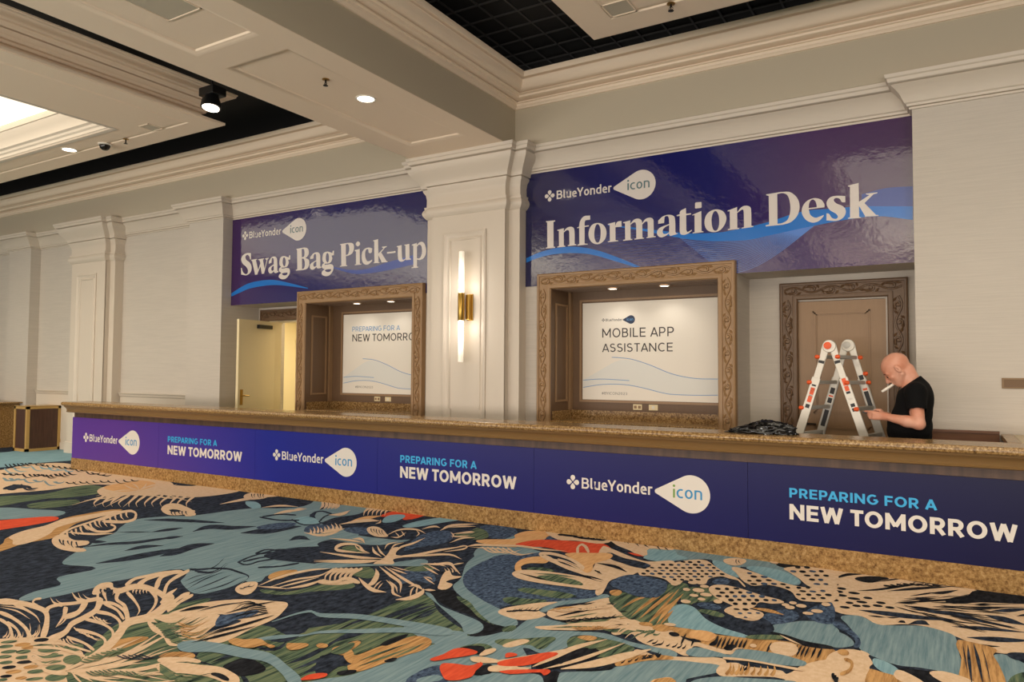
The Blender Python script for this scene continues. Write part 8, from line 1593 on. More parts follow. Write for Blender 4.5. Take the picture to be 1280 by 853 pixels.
(3,4,1,[-1854,3415,-1764,3554,-1700,3720,-1633,3986,-1635,3989,-1723,3756,-1787,3588,-1856,3418]),
(3,4,1,[-1773,3463,-1635,3580,-1539,3758,-1470,3972,-1475,3981,-1585,3845,-1681,3662,-1778,3470]),
(3,4,1,[-1976,3571,-1870,3690,-1795,3839,-1797,3842,-1888,3719,-1978,3573]),
(3,4,1,[-2229,3388,-2220,3442,-2221,3519,-2224,3523,-2255,3478,-2232,3390]),
(3,4,1,[-2184,3319,-2084,3372,-1959,3607,-1960,3609,-2107,3405,-2186,3322]),
(3,4,1,[-2089,3261,-2041,3286,-1943,3319,-1914,3393,-1917,3398,-1974,3372,-2073,3338,-2093,3265]),
(4,5,1,[-2102,3445,-2124,3505,-2066,3512,-2081,3458]),
(4,5,1,[-2100,3373,-2017,3510,-1898,3651,-1903,3520,-1932,3442,-1967,3391,-2069,3332]),
(4,5,1,[-2032,3273,-1877,3392,-1818,3422,-1808,3347,-1846,3367,-1967,3269]),
(4,5,1,[-2185,3320,-2160,3312,-2161,3284]),
(2,5,1,[-1670,3764,-1600,3937,-1577,3925,-1644,3725]),
(2,5,1,[-1777,3799,-1728,3937,-1697,3951,-1724,3845]),
(8,2,1,[-2152,3271,-2127,3333,-2091,3263,-2062,3247,-2094,3184]),
(8,2,1,[-1801,3334,-1795,3436,-1725,3402,-1684,3322,-1767,3271]),
(8,5,1,[-1891,3408,-1882,3424,-1889,3456,-1890,3457,-1889,3432,-1899,3421]),
(8,5,1,[-1877,3430,-1871,3449,-1880,3481,-1881,3482,-1878,3456,-1886,3442]),
(8,5,1,[-1863,3452,-1853,3473,-1861,3514,-1862,3515,-1860,3481,-1872,3464]),
(8,5,1,[-1849,3474,-1839,3496,-1848,3539,-1849,3540,-1846,3504,-1858,3486]),
(8,5,1,[-1837,3488,-1830,3504,-1836,3534,-1837,3534,-1837,3512,-1845,3501]),
(8,5,1,[-1824,3503,-1815,3521,-1822,3558,-1822,3559,-1822,3530,-1832,3516]),
(8,5,1,[-1811,3517,-1801,3537,-1808,3576,-1809,3577,-1808,3545,-1819,3531]),
(5,3,1,[-1573,3702,-1556,3785,-1474,3886,-1418,3921,-1340,3944,-1328,3908,-1444,3807,-1539,3662]),
(8,4,1,[-1535,3704,-1532,3731,-1542,3770,-1542,3771,-1538,3737,-1543,3715]),
(8,4,1,[-1511,3739,-1505,3758,-1511,3791,-1512,3792,-1511,3766,-1518,3752]),
(8,4,1,[-1486,3775,-1483,3800,-1491,3835,-1492,3835,-1489,3806,-1494,3787]),
(8,4,1,[-1461,3811,-1456,3838,-1464,3879,-1465,3879,-1462,3845,-1469,3824]),
(8,4,1,[-1451,3824,-1446,3854,-1454,3898,-1455,3899,-1452,3861,-1459,3837]),
(8,4,1,[-1441,3837,-1437,3864,-1445,3903,-1446,3904,-1443,3871,-1449,3850]),
(8,4,1,[-1432,3850,-1425,3876,-1432,3918,-1432,3919,-1431,3884,-1439,3864]),
(8,3,1,[-1705,3499,-1604,3578,-1572,3679,-1564,3603,-1632,3527]),
(1,2,1,[-1760,3420,-1711,3477,-1560,3594,-1546,3660,-1501,3735,-1314,3892,-1181,3495,-1618,3223]),
(1,2,1,[-2092,3153,-2044,3248,-1948,3312,-1845,3350,-1779,3284,-1732,3191,-2005,3022]),
(9,3,1,[-1324,3575,-1309,3619,-1247,3668,-1198,3524,-1310,3454]),
(1,1,1,[-2263,5964,-2313,6213,-2155,6392,-1685,6467,-1348,6411,-1167,6209,-1043,5983,-996,5770,-1122,5736,-1309,5903,-1482,6052,-1419,5721,-1598,5857,-1750,6144,-1906,6033,-2039,5931]),
(7,2,1,[-2261,5966,-2303,6187,-1943,6109,-1962,6009,-2228,5880]),
(7,2,1,[-1441,6078,-1244,6134,-1045,5958,-1004,5783,-1125,5752,-1311,5912]),
(7,2,1,[-1733,6126,-1646,6124,-1451,5874,-1429,5739,-1601,5871]),
(8,1,1,[-2404,6458,-2302,6454,-2108,6456,-2225,6315,-2331,6300]),
(8,2,1,[-1262,6340,-1181,6409,-1035,6401,-1059,6236,-1216,6221]),
(3,3,1,[-1657,6203,-1593,6302,-1508,6298,-1485,6160,-1530,6054,-1609,6080]),
(8,4,1,[-1572,6243,-1549,6151,-1519,6085,-1519,6086,-1546,6158,-1566,6246]),
(8,4,1,[-1548,6224,-1527,6165,-1506,6140,-1506,6142,-1526,6178,-1546,6236]),
(3,3,1,[-1320,6360,-1270,6409,-1252,6291,-1294,6292]),
(0,1,1,[-1590,5526,-1522,5689,-1398,5555,-1291,5468,-1182,5647,-1073,5627,-947,5376,-732,5473,-664,4956,-970,4796,-1068,4832,-1342,5013,-1287,5364,-1453,5431]),
(6,2,1,[-1560,5499,-1511,5647,-1446,5571,-1482,5457]),
(6,2,1,[-1074,4862,-1034,5024,-943,5135,-868,5025,-896,4875,-1002,4776]),
(6,2,1,[-846,5108,-791,5359,-727,5438,-668,4986,-752,4965]),
(0,2,1,[-1526,4897,-1459,4996,-1327,4955,-1265,4944,-1159,4825,-1078,4876,-976,4761,-958,4613,-1073,4535,-1243,4641,-1362,4697,-1446,4783]),
(6,3,1,[-1496,4915,-1444,4979,-1342,4938,-1359,4856,-1439,4859]),
(2,3,1,[-1455,4795,-1384,4840,-1285,4797,-1287,4735,-1387,4750]),
(7,2,1,[-1578,4572,-1617,4722,-1584,4868,-1494,4843,-1360,4656,-1219,4552,-1058,4492,-1070,4450,-1240,4430,-1393,4424,-1505,4422]),
(2,3,1,[-1072,4460,-1005,4545,-879,4595,-884,4535,-1019,4450]),
(1,1,1,[-981,4752,-896,4875,-821,4955,-660,4991,-604,4559,-758,4566,-880,4603,-951,4617]),
(8,2,1,[-963,4631,-886,4634,-760,4584,-615,4579,-608,4530,-763,4500,-899,4568]),
(3,3,1,[-906,4606,-836,4535,-763,4499,-763,4501,-838,4565,-907,4608]),
(3,4,1,[-1529,5712,-1426,5658,-1318,5480,-1318,5509,-1430,5693,-1536,5749]),
(5,3,1,[-1168,5026,-1049,4995,-954,4995,-955,5001,-1059,5065,-1169,5032]),
(3,3,1,[-2216,5732,-2059,5722,-1921,5987,-1803,6096,-1681,5972,-1552,5803,-1399,5647,-1467,5651,-1541,5676,-1599,5558,-1594,5386,-1693,5415,-1743,5429,-1760,5273,-1887,5376,-2015,5400,-2070,5356]),
(3,3,1,[-1535,6001,-1434,5980,-1274,5879,-1097,5755,-945,5717,-764,5800,-722,5471,-842,5384,-928,5380,-1021,5566,-1180,5639,-1290,5556,-1468,5836]),
(3,3,1,[-1532,5316,-1501,5445,-1371,5448,-1182,5356,-1008,5283,-1068,5192,-1144,5182,-1155,5056,-1212,4966,-1306,5028,-1437,5138]),
(3,3,1,[-1178,6185,-1043,6324,-832,6326,-762,5780,-897,5738,-1022,5933,-1112,6072]),
(3,3,1,[-1304,4872,-1265,5024,-1182,5003,-1078,4962,-1068,4832,-1108,4767,-1208,4794]),
(8,4,1,[-1900,5935,-1904,5914,-1926,5912,-1943,5932,-1938,5953,-1916,5955]),
(8,4,1,[-1849,5957,-1850,5927,-1870,5926,-1888,5954,-1886,5984,-1867,5986]),
(8,4,1,[-1795,6001,-1795,5973,-1809,5971,-1824,5998,-1824,6026,-1809,6028]),
(6,4,1,[-2112,5678,-2115,5654,-2135,5652,-2154,5674,-2151,5699,-2130,5701]),
(8,4,1,[-2012,5762,-2012,5735,-2031,5733,-2048,5759,-2048,5786,-2029,5788]),
(8,4,1,[-1953,5794,-1955,5765,-1974,5764,-1993,5790,-1991,5819,-1971,5821]),
(6,4,1,[-1906,5824,-1907,5800,-1921,5798,-1935,5821,-1935,5845,-1920,5846]),
(6,4,1,[-1846,5868,-1849,5848,-1867,5846,-1881,5865,-1878,5884,-1860,5886]),
(8,4,1,[-1787,5899,-1790,5870,-1811,5868,-1829,5895,-1826,5924,-1805,5926]),
(6,4,1,[-1737,5916,-1740,5887,-1761,5885,-1780,5913,-1777,5942,-1755,5944]),
(8,4,1,[-1692,5960,-1695,5937,-1713,5935,-1728,5957,-1725,5981,-1707,5982]),
(8,4,1,[-2104,5584,-2106,5561,-2125,5559,-2142,5579,-2140,5602,-2121,5604]),
(8,4,1,[-2056,5627,-2059,5608,-2076,5606,-2091,5624,-2089,5643,-2071,5645]),
(8,4,1,[-2002,5657,-2004,5636,-2021,5634,-2036,5653,-2034,5674,-2017,5676]),
(8,4,1,[-1956,5680,-1955,5653,-1970,5652,-1985,5677,-1986,5705,-1972,5706]),
(8,4,1,[-1895,5720,-1897,5699,-1915,5697,-1930,5716,-1927,5737,-1910,5739]),
(8,4,1,[-1842,5753,-1845,5733,-1863,5731,-1878,5750,-1875,5771,-1856,5772]),
(8,4,1,[-1794,5784,-1797,5760,-1816,5758,-1832,5780,-1829,5804,-1810,5806]),
(8,4,1,[-1737,5825,-1741,5800,-1762,5798,-1780,5821,-1776,5847,-1754,5849]),
(6,4,1,[-1684,5856,-1687,5834,-1703,5833,-1717,5853,-1714,5875,-1697,5876]),
(8,4,1,[-1639,5888,-1641,5864,-1657,5863,-1670,5885,-1668,5908,-1653,5910]),
(8,4,1,[-2052,5515,-2052,5490,-2068,5488,-2085,5511,-2085,5537,-2068,5538]),
(6,4,1,[-2000,5544,-2002,5526,-2018,5524,-2031,5541,-2029,5559,-2014,5561]),
(6,4,1,[-1951,5590,-1956,5572,-1977,5570,-1993,5585,-1988,5603,-1967,5605]),
(8,4,1,[-1898,5622,-1898,5595,-1913,5593,-1929,5618,-1929,5645,-1914,5647]),
(8,4,1,[-1844,5649,-1848,5629,-1868,5627,-1883,5645,-1879,5666,-1860,5668]),
(8,4,1,[-1794,5691,-1796,5673,-1810,5672,-1822,5688,-1820,5706,-1806,5707]),
(6,4,1,[-1738,5711,-1740,5684,-1758,5682,-1774,5707,-1773,5735,-1755,5737]),
(8,4,1,[-1692,5744,-1693,5723,-1707,5721,-1719,5741,-1718,5763,-1704,5764]),
(6,4,1,[-1632,5782,-1637,5760,-1657,5758,-1673,5778,-1668,5801,-1647,5803]),
(6,4,1,[-1588,5820,-1591,5800,-1608,5799,-1621,5817,-1617,5838,-1601,5839]),
(8,4,1,[-2050,5426,-2051,5402,-2068,5400,-2085,5422,-2084,5445,-2066,5448]),
(6,4,1,[-1990,5459,-1992,5434,-2011,5432,-2028,5454,-2027,5480,-2008,5482]),
(8,4,1,[-1938,5495,-1941,5470,-1962,5467,-1980,5490,-1977,5516,-1957,5518]),
(6,4,1,[-1889,5517,-1890,5493,-1907,5491,-1922,5513,-1921,5537,-1904,5539]),
(6,4,1,[-1837,5549,-1841,5529,-1862,5527,-1878,5545,-1874,5565,-1853,5567]),
(8,4,1,[-1792,5574,-1795,5550,-1813,5548,-1829,5570,-1826,5593,-1808,5595]),
(8,4,1,[-1740,5614,-1744,5593,-1764,5591,-1780,5609,-1776,5630,-1755,5633]),
(8,4,1,[-1690,5641,-1691,5615,-1705,5614,-1719,5638,-1718,5663,-1704,5665]),
(8,4,1,[-1634,5677,-1637,5652,-1654,5650,-1668,5673,-1666,5698,-1649,5699]),
(8,4,1,[-1592,5712,-1594,5688,-1609,5686,-1623,5709,-1621,5733,-1606,5735]),
(8,4,1,[-1529,5738,-1533,5712,-1552,5710,-1567,5734,-1564,5759,-1545,5761]),
(6,4,1,[-1886,5421,-1888,5400,-1904,5398,-1918,5417,-1916,5438,-1900,5440]),
(6,4,1,[-1833,5450,-1836,5427,-1855,5425,-1871,5445,-1868,5468,-1849,5470]),
(8,4,1,[-1789,5492,-1793,5473,-1811,5471,-1825,5487,-1822,5506,-1803,5508]),
(8,4,1,[-1735,5514,-1738,5497,-1753,5495,-1766,5511,-1763,5528,-1747,5530]),
(6,4,1,[-1686,5557,-1689,5532,-1708,5530,-1725,5553,-1721,5578,-1702,5580]),
(8,4,1,[-1646,5587,-1648,5566,-1662,5564,-1674,5584,-1672,5605,-1658,5606]),
(6,4,1,[-1586,5619,-1591,5601,-1611,5599,-1624,5615,-1619,5633,-1600,5635]),
(8,4,1,[-1797,5397,-1798,5374,-1812,5372,-1826,5393,-1826,5417,-1811,5419]),
(8,4,1,[-1745,5420,-1747,5399,-1763,5397,-1777,5416,-1775,5438,-1759,5440]),
(8,4,1,[-1687,5449,-1689,5427,-1704,5425,-1718,5445,-1716,5467,-1701,5469]),
(8,4,1,[-1642,5491,-1647,5471,-1666,5469,-1681,5486,-1676,5506,-1656,5509]),
(6,4,1,[-1356,5879,-1361,5855,-1380,5853,-1394,5875,-1390,5899,-1370,5901]),
(8,4,1,[-1301,5799,-1308,5772,-1333,5769,-1350,5794,-1343,5822,-1318,5825]),
(6,4,1,[-1230,5832,-1237,5803,-1261,5801,-1279,5827,-1272,5856,-1247,5858]),
(8,4,1,[-1310,5668,-1314,5647,-1332,5645,-1344,5664,-1340,5685,-1322,5687]),
(8,4,1,[-1247,5707,-1252,5678,-1273,5676,-1289,5702,-1284,5732,-1262,5734]),
(8,4,1,[-1184,5758,-1191,5735,-1213,5732,-1228,5753,-1221,5776,-1199,5778]),
(8,4,1,[-1255,5596,-1263,5574,-1287,5571,-1303,5590,-1295,5613,-1271,5616]),
(6,4,1,[-1192,5644,-1198,5615,-1221,5612,-1238,5639,-1231,5668,-1208,5671]),
(6,4,1,[-1132,5678,-1138,5652,-1159,5650,-1174,5674,-1168,5700,-1147,5703]),
(8,4,1,[-1073,5707,-1081,5686,-1101,5684,-1115,5702,-1107,5723,-1087,5725]),
(8,4,1,[-1032,5637,-1036,5613,-1052,5611,-1064,5633,-1060,5658,-1043,5659]),
(8,4,1,[-962,5675,-967,5648,-984,5646,-996,5671,-991,5699,-974,5701]),
(8,4,1,[-907,5708,-912,5685,-927,5683,-938,5705,-933,5728,-918,5729]),
(8,4,1,[-917,5603,-926,5580,-948,5578,-963,5597,-954,5620,-931,5622]),
(6,4,1,[-855,5633,-864,5613,-888,5610,-902,5628,-892,5649,-869,5651]),
(6,4,1,[-802,5686,-808,5660,-825,5658,-836,5682,-830,5708,-813,5710]),
(8,4,1,[-936,5501,-941,5479,-958,5477,-969,5497,-963,5518,-947,5520]),
(8,4,1,[-872,5535,-878,5508,-895,5506,-907,5531,-902,5558,-884,5560]),
(8,4,1,[-812,5567,-819,5546,-837,5544,-849,5562,-842,5583,-823,5585]),
(8,4,1,[-750,5605,-758,5577,-780,5575,-794,5600,-786,5627,-764,5630]),
(8,4,1,[-891,5420,-896,5399,-912,5397,-922,5416,-917,5437,-902,5439]),
(8,4,1,[-833,5462,-838,5440,-854,5438,-864,5458,-859,5481,-843,5483]),
(8,4,1,[-776,5504,-782,5480,-799,5478,-810,5500,-804,5524,-787,5526]),
(8,4,1,[-1451,5336,-1456,5311,-1476,5308,-1491,5330,-1487,5355,-1467,5358]),
(8,4,1,[-1400,5367,-1401,5338,-1416,5336,-1429,5363,-1429,5392,-1414,5394]),
(8,4,1,[-1338,5411,-1344,5389,-1365,5386,-1380,5406,-1374,5428,-1353,5431]),
(8,4,1,[-1398,5258,-1403,5236,-1424,5233,-1439,5253,-1434,5275,-1413,5278]),
(8,4,1,[-1346,5299,-1350,5274,-1367,5272,-1380,5294,-1377,5319,-1360,5321]),
(8,4,1,[-1297,5331,-1300,5305,-1315,5303,-1327,5327,-1325,5353,-1310,5355]),
(6,4,1,[-1236,5361,-1242,5335,-1263,5332,-1279,5355,-1273,5382,-1251,5385]),
(8,4,1,[-1399,5167,-1404,5146,-1424,5143,-1439,5162,-1433,5184,-1413,5187]),
(8,4,1,[-1353,5188,-1354,5161,-1368,5159,-1381,5184,-1380,5212,-1366,5214]),
(6,4,1,[-1304,5219,-1306,5191,-1322,5189,-1336,5215,-1334,5243,-1318,5246]),
(6,4,1,[-1252,5256,-1255,5225,-1273,5222,-1288,5251,-1285,5282,-1267,5285]),
(6,4,1,[-1202,5292,-1205,5263,-1222,5260,-1236,5287,-1233,5317,-1216,5319]),
(6,4,1,[-1141,5317,-1145,5286,-1165,5284,-1181,5311,-1176,5342,-1156,5345]),
(8,4,1,[-1303,5120,-1306,5090,-1325,5087,-1341,5114,-1338,5144,-1319,5147]),
(8,4,1,[-1259,5155,-1262,5131,-1278,5129,-1290,5150,-1287,5174,-1272,5177]),
(8,4,1,[-1203,5189,-1207,5168,-1223,5166,-1234,5184,-1231,5205,-1215,5208]),
(8,4,1,[-1156,5212,-1158,5183,-1174,5180,-1187,5208,-1185,5237,-1169,5239]),
(8,4,1,[-1101,5247,-1106,5222,-1123,5220,-1136,5242,-1131,5267,-1114,5269]),
(6,4,1,[-1052,5276,-1057,5253,-1074,5251,-1087,5272,-1082,5295,-1065,5297]),
(8,4,1,[-1260,5054,-1263,5030,-1280,5027,-1293,5049,-1290,5074,-1273,5076]),
(8,4,1,[-1206,5088,-1209,5062,-1224,5059,-1237,5083,-1234,5109,-1219,5112]),
(8,4,1,[-1155,5124,-1159,5097,-1176,5094,-1189,5119,-1186,5146,-1168,5149]),
(8,4,1,[-1066,6263,-1072,6227,-1092,6226,-1108,6260,-1102,6296,-1081,6297]),
(8,4,1,[-1002,6302,-1008,6265,-1031,6264,-1047,6300,-1041,6338,-1018,6339]),
(6,4,1,[-1072,6116,-1079,6086,-1102,6084,-1118,6112,-1111,6142,-1088,6144]),
(8,4,1,[-1007,6148,-1015,6114,-1040,6112,-1057,6144,-1049,6178,-1024,6179]),
(6,4,1,[-941,6201,-951,6175,-976,6173,-992,6198,-983,6224,-957,6226]),
(8,4,1,[-890,6239,-896,6208,-914,6207,-928,6237,-922,6269,-903,6270]),
(8,4,1,[-957,6049,-967,6026,-992,6024,-1007,6045,-998,6069,-972,6071]),
(8,4,1,[-901,6092,-908,6065,-927,6063,-940,6089,-934,6116,-914,6117]),
(8,4,1,[-838,6124,-845,6096,-865,6094,-879,6121,-871,6149,-851,6151]),
(8,4,1,[-911,5951,-918,5924,-940,5922,-954,5947,-947,5974,-925,5976]),
(6,4,1,[-857,5979,-863,5950,-881,5948,-894,5976,-888,6006,-869,6007]),
(6,4,1,[-859,5846,-868,5822,-892,5820,-906,5841,-897,5865,-873,5868]),
(6,4,1,[-809,5880,-815,5859,-832,5857,-843,5877,-836,5898,-820,5900]),
(8,4,1,[-1221,4944,-1228,4928,-1247,4925,-1259,4938,-1253,4954,-1234,4957]),
(8,4,1,[-1169,4970,-1175,4949,-1195,4946,-1209,4964,-1203,4985,-1183,4988]),
(6,4,1,[-1186,4873,-1190,4856,-1205,4853,-1216,4868,-1212,4885,-1197,4888]),
(6,4,1,[-1136,4909,-1140,4895,-1154,4892,-1164,4904,-1159,4919,-1145,4922]),
(6,4,1,[-1089,4940,-1094,4925,-1107,4923,-1117,4935,-1112,4951,-1099,4953]),
(6,4,1,[-1140,4811,-1147,4795,-1165,4792,-1178,4804,-1171,4820,-1152,4823]),
(8,4,1,[-1095,4839,-1101,4824,-1116,4822,-1127,4834,-1122,4849,-1106,4852]),
(3,4,1,[-1474,5034,-1475,5009,-1490,4995,-1511,5001,-1524,5023,-1523,5048,-1508,5062,-1488,5056]),
(3,4,1,[-1543,4930,-1545,4901,-1564,4884,-1591,4890,-1608,4915,-1607,4944,-1587,4961,-1560,4955]),
(3,4,1,[-1746,5279,-1747,5254,-1762,5241,-1782,5247,-1797,5269,-1797,5294,-1782,5308,-1761,5302]),
(3,4,1,[-1632,5199,-1632,5172,-1646,5158,-1667,5165,-1681,5189,-1681,5216,-1667,5230,-1647,5223]),
(3,4,1,[-1538,5231,-1540,5193,-1565,5172,-1597,5181,-1619,5214,-1617,5252,-1592,5273,-1559,5264]),
(3,4,1,[-1463,5154,-1467,5123,-1491,5104,-1522,5110,-1542,5137,-1538,5169,-1513,5188,-1482,5182]),
(3,4,1,[-1361,5046,-1362,5012,-1378,4994,-1402,5002,-1418,5033,-1418,5068,-1401,5086,-1377,5077]),
(3,4,1,[-1231,4886,-1235,4854,-1258,4835,-1286,4841,-1303,4869,-1300,4902,-1277,4921,-1248,4914]),
(3,4,1,[-920,5174,-924,5144,-943,5128,-965,5135,-978,5161,-974,5191,-955,5208,-932,5200]),
(3,4,1,[-961,5213,-964,5188,-979,5174,-998,5180,-1008,5202,-1005,5228,-990,5241,-971,5235]),
(3,4,1,[-926,5284,-929,5258,-944,5244,-963,5250,-973,5273,-970,5299,-955,5313,-936,5307]),
(3,4,1,[-858,5248,-864,5217,-885,5201,-910,5207,-923,5233,-918,5264,-896,5282,-872,5275]),
(3,4,1,[-727,5369,-732,5338,-750,5322,-770,5330,-782,5358,-777,5389,-759,5406,-739,5397]),
(3,4,1,[-749,5190,-756,5160,-779,5143,-805,5148,-819,5174,-812,5204,-789,5221,-762,5215]),
(3,4,1,[-795,5110,-801,5085,-822,5071,-846,5075,-858,5095,-852,5120,-831,5134,-807,5130]),
(3,4,1,[-1069,4835,-1074,4806,-1096,4788,-1123,4793,-1139,4818,-1134,4848,-1111,4865,-1084,4860]),
(3,4,1,[-1160,4813,-1164,4785,-1184,4769,-1209,4774,-1223,4797,-1220,4824,-1199,4840,-1174,4835]),
(3,4,1,[-979,4340,-981,4318,-991,4306,-1005,4311,-1014,4330,-1013,4352,-1002,4364,-988,4359]),
(3,4,1,[-1480,4432,-1485,4411,-1507,4396,-1534,4398,-1550,4413,-1545,4435,-1523,4449,-1496,4448]),
(3,4,1,[-1539,5090,-1541,5065,-1559,5050,-1583,5055,-1598,5077,-1596,5104,-1578,5118,-1554,5113]),
(3,4,1,[-1258,6337,-1261,6301,-1279,6283,-1303,6294,-1318,6328,-1316,6366,-1297,6384,-1273,6372]),
(3,4,1,[-1538,5342,-1540,5314,-1559,5299,-1583,5305,-1599,5330,-1597,5358,-1578,5374,-1553,5367]),
(3,4,1,[-1640,5389,-1642,5360,-1661,5344,-1686,5351,-1703,5376,-1701,5405,-1682,5421,-1656,5414]),
(5,1,1,[-1687,4363,-1519,4436,-1395,4429,-1220,4419,-1056,4464,-864,4519,-601,4534,-566,4260,-705,4243,-820,4282,-1067,4230,-1162,4210,-1357,4224,-1522,4178]),
(3,2,1,[-1662,4299,-1580,4335,-1500,4324,-1339,4250,-1215,4217,-1127,4205,-1075,4264,-1053,4239,-1078,4146,-1196,4149,-1285,4160,-1269,4001,-1384,4040,-1469,4031,-1575,4074]),
(2,3,1,[-1606,4201,-1589,4216,-1589,4263,-1591,4265,-1599,4235,-1616,4230]),
(2,3,1,[-1594,4220,-1576,4233,-1575,4281,-1576,4283,-1585,4253,-1605,4250]),
(2,3,1,[-1582,4239,-1564,4253,-1563,4303,-1564,4305,-1573,4274,-1593,4269]),
(2,3,1,[-1558,4220,-1552,4245,-1560,4289,-1562,4290,-1563,4261,-1571,4246]),
(2,3,1,[-1537,4197,-1518,4210,-1517,4258,-1518,4261,-1527,4230,-1547,4226]),
(8,3,1,[-1493,4061,-1483,4089,-1490,4142,-1491,4143,-1491,4100,-1502,4079]),
(8,3,1,[-1453,4064,-1447,4099,-1457,4151,-1458,4152,-1454,4108,-1462,4080]),
(8,3,1,[-1413,4067,-1407,4088,-1413,4124,-1414,4125,-1414,4098,-1421,4084]),
(8,3,1,[-1379,4070,-1370,4104,-1378,4160,-1379,4161,-1377,4114,-1387,4087]),
(8,3,1,[-1351,4074,-1343,4106,-1350,4159,-1351,4160,-1350,4116,-1359,4091]),
(8,3,1,[-1323,4080,-1320,4113,-1330,4159,-1331,4159,-1327,4120,-1332,4094]),
(8,3,1,[-1163,4183,-1168,4278,-1186,4388,-1187,4389,-1183,4288,-1164,4183]),
(8,3,1,[-1141,4191,-1146,4286,-1163,4396,-1165,4397,-1161,4296,-1142,4191]),
(8,3,1,[-1119,4197,-1124,4292,-1140,4402,-1142,4403,-1138,4301,-1121,4197]),
(8,3,1,[-1098,4202,-1101,4298,-1118,4407,-1119,4408,-1116,4307,-1099,4203]),
(8,3,1,[-1076,4208,-1079,4304,-1095,4413,-1096,4414,-1094,4313,-1077,4209]),
(8,3,1,[-1054,4214,-1057,4309,-1072,4419,-1073,4420,-1072,4319,-1055,4215]),
(8,3,1,[-1033,4222,-1036,4317,-1050,4427,-1051,4428,-1050,4327,-1034,4223]),
(8,3,1,[-797,4288,-795,4383,-803,4493,-804,4494,-808,4393,-798,4289]),
(8,3,1,[-778,4295,-775,4390,-783,4500,-785,4501,-789,4400,-779,4296]),
(8,3,1,[-759,4300,-756,4395,-763,4504,-764,4505,-769,4404,-760,4300]),
(8,3,1,[-740,4307,-736,4402,-743,4511,-744,4512,-749,4411,-741,4307]),
(8,3,1,[-720,4311,-717,4406,-723,4516,-724,4517,-729,4416,-721,4312]),
(8,3,1,[-1352,4128,-1361,4223,-1384,4333,-1386,4334,-1377,4233,-1353,4129]),
(8,3,1,[-1296,4144,-1304,4240,-1326,4349,-1327,4350,-1320,4249,-1298,4145]),
(8,3,1,[-909,4256,-909,4351,-921,4460,-922,4461,-923,4361,-910,4256]),
(8,3,1,[-686,4320,-682,4415,-688,4524,-689,4525,-695,4425,-687,4321]),
(8,3,1,[-657,4328,-652,4424,-657,4533,-658,4534,-665,4433,-658,4329]),
(8,3,1,[-1476,4294,-1442,4316,-1407,4273,-1440,4244]),
(8,3,1,[-1399,4269,-1342,4262,-1269,4252,-1312,4220]),
(8,3,1,[-1215,4217,-1209,4317,-1214,4400,-1204,4377,-1182,4237]),
(8,3,1,[-1133,4228,-1102,4301,-1070,4241,-1107,4192]),
(3,3,1,[-888,4303,-904,4466,-797,4487,-783,4293]),
(9,3,1,[-1350,4286,-1354,4416,-1236,4415,-1232,4275,-1283,4271]),
(1,3,1,[-1266,4004,-1274,4140,-1143,4139,-1076,4135,-1054,4246,-869,4289,-716,4261,-695,4226,-710,4181,-836,4126,-985,4093,-1095,4085]),
(3,4,1,[-1078,4145,-1066,4231,-1026,4267,-1027,4269,-1074,4251,-1079,4146]),
(3,4,1,[-1086,4050,-969,4088,-832,4098,-698,4106,-701,4133,-835,4125,-974,4116,-1093,4078]),
(3,2,1,[-1543,3945,-1427,3915,-1279,3978,-1103,4068,-1074,3961,-1254,3901,-1395,3874,-1511,3863]),
(8,3,1,[-1466,3840,-1460,3868,-1468,3912,-1469,3912,-1468,3877,-1476,3857]),
(8,3,1,[-1445,3872,-1435,3892,-1438,3932,-1439,3933,-1442,3904,-1453,3891]),
(8,3,1,[-1422,3907,-1415,3933,-1423,3977,-1424,3978,-1423,3944,-1432,3924]),
(8,3,1,[-1411,3894,-1402,3918,-1408,3962,-1409,3963,-1410,3929,-1420,3912]),
(8,3,1,[-1399,3882,-1395,3908,-1403,3948,-1404,3948,-1403,3917,-1409,3898]),
(1,2,1,[-1473,3765,-1335,3894,-1185,3944,-1078,3959,-1070,3873,-1134,3771,-1185,3685,-1181,3554,-1349,3449]),
(3,2,1,[-1083,3979,-1021,4046,-969,4027,-794,4067,-759,4037,-702,4222,-577,4347,-520,3906,-669,3813,-760,3961,-936,3890,-1051,3833]),
(8,3,1,[-977,3913,-972,3960,-983,4019,-984,4019,-980,3967,-987,3928]),
(8,3,1,[-969,3941,-965,3987,-975,4044,-976,4045,-972,3994,-978,3956]),
(8,3,1,[-957,3956,-952,4000,-961,4055,-962,4056,-959,4007,-967,3972]),
(8,3,1,[-943,3961,-939,4012,-951,4072,-952,4072,-947,4017,-952,3974]),
(5,3,1,[-1015,3853,-1018,3939,-1045,4032,-1047,4031,-1031,3944,-1033,3870]),
(5,3,1,[-994,3868,-1001,3939,-1025,4007,-1027,4005,-1013,3939,-1012,3880]),
(5,3,1,[-974,3879,-977,3956,-1001,4036,-1003,4035,-990,3959,-992,3895]),
(5,3,1,[-954,3894,-960,3960,-982,4022,-984,4021,-972,3960,-971,3906]),
(5,3,1,[-933,3904,-936,3990,-961,4080,-963,4079,-949,3994,-951,3921]),
(5,3,1,[-903,3918,-905,3981,-924,4045,-925,4045,-917,3985,-920,3935]),
(5,3,1,[-873,3933,-876,4000,-896,4066,-898,4065,-888,4002,-890,3948]),
(5,3,1,[-843,3947,-845,4017,-865,4087,-867,4086,-857,4019,-860,3962]),
(5,3,1,[-813,3962,-816,4047,-841,4130,-842,4129,-829,4047,-830,3974]),
(1,3,1,[-1152,3654,-1123,3735,-1027,3827,-931,3865,-756,3942,-693,3950,-669,3813,-1115,3536]),
(5,3,1,[-1311,3596,-1256,3663,-1215,3635,-1212,3535,-1274,3496]),
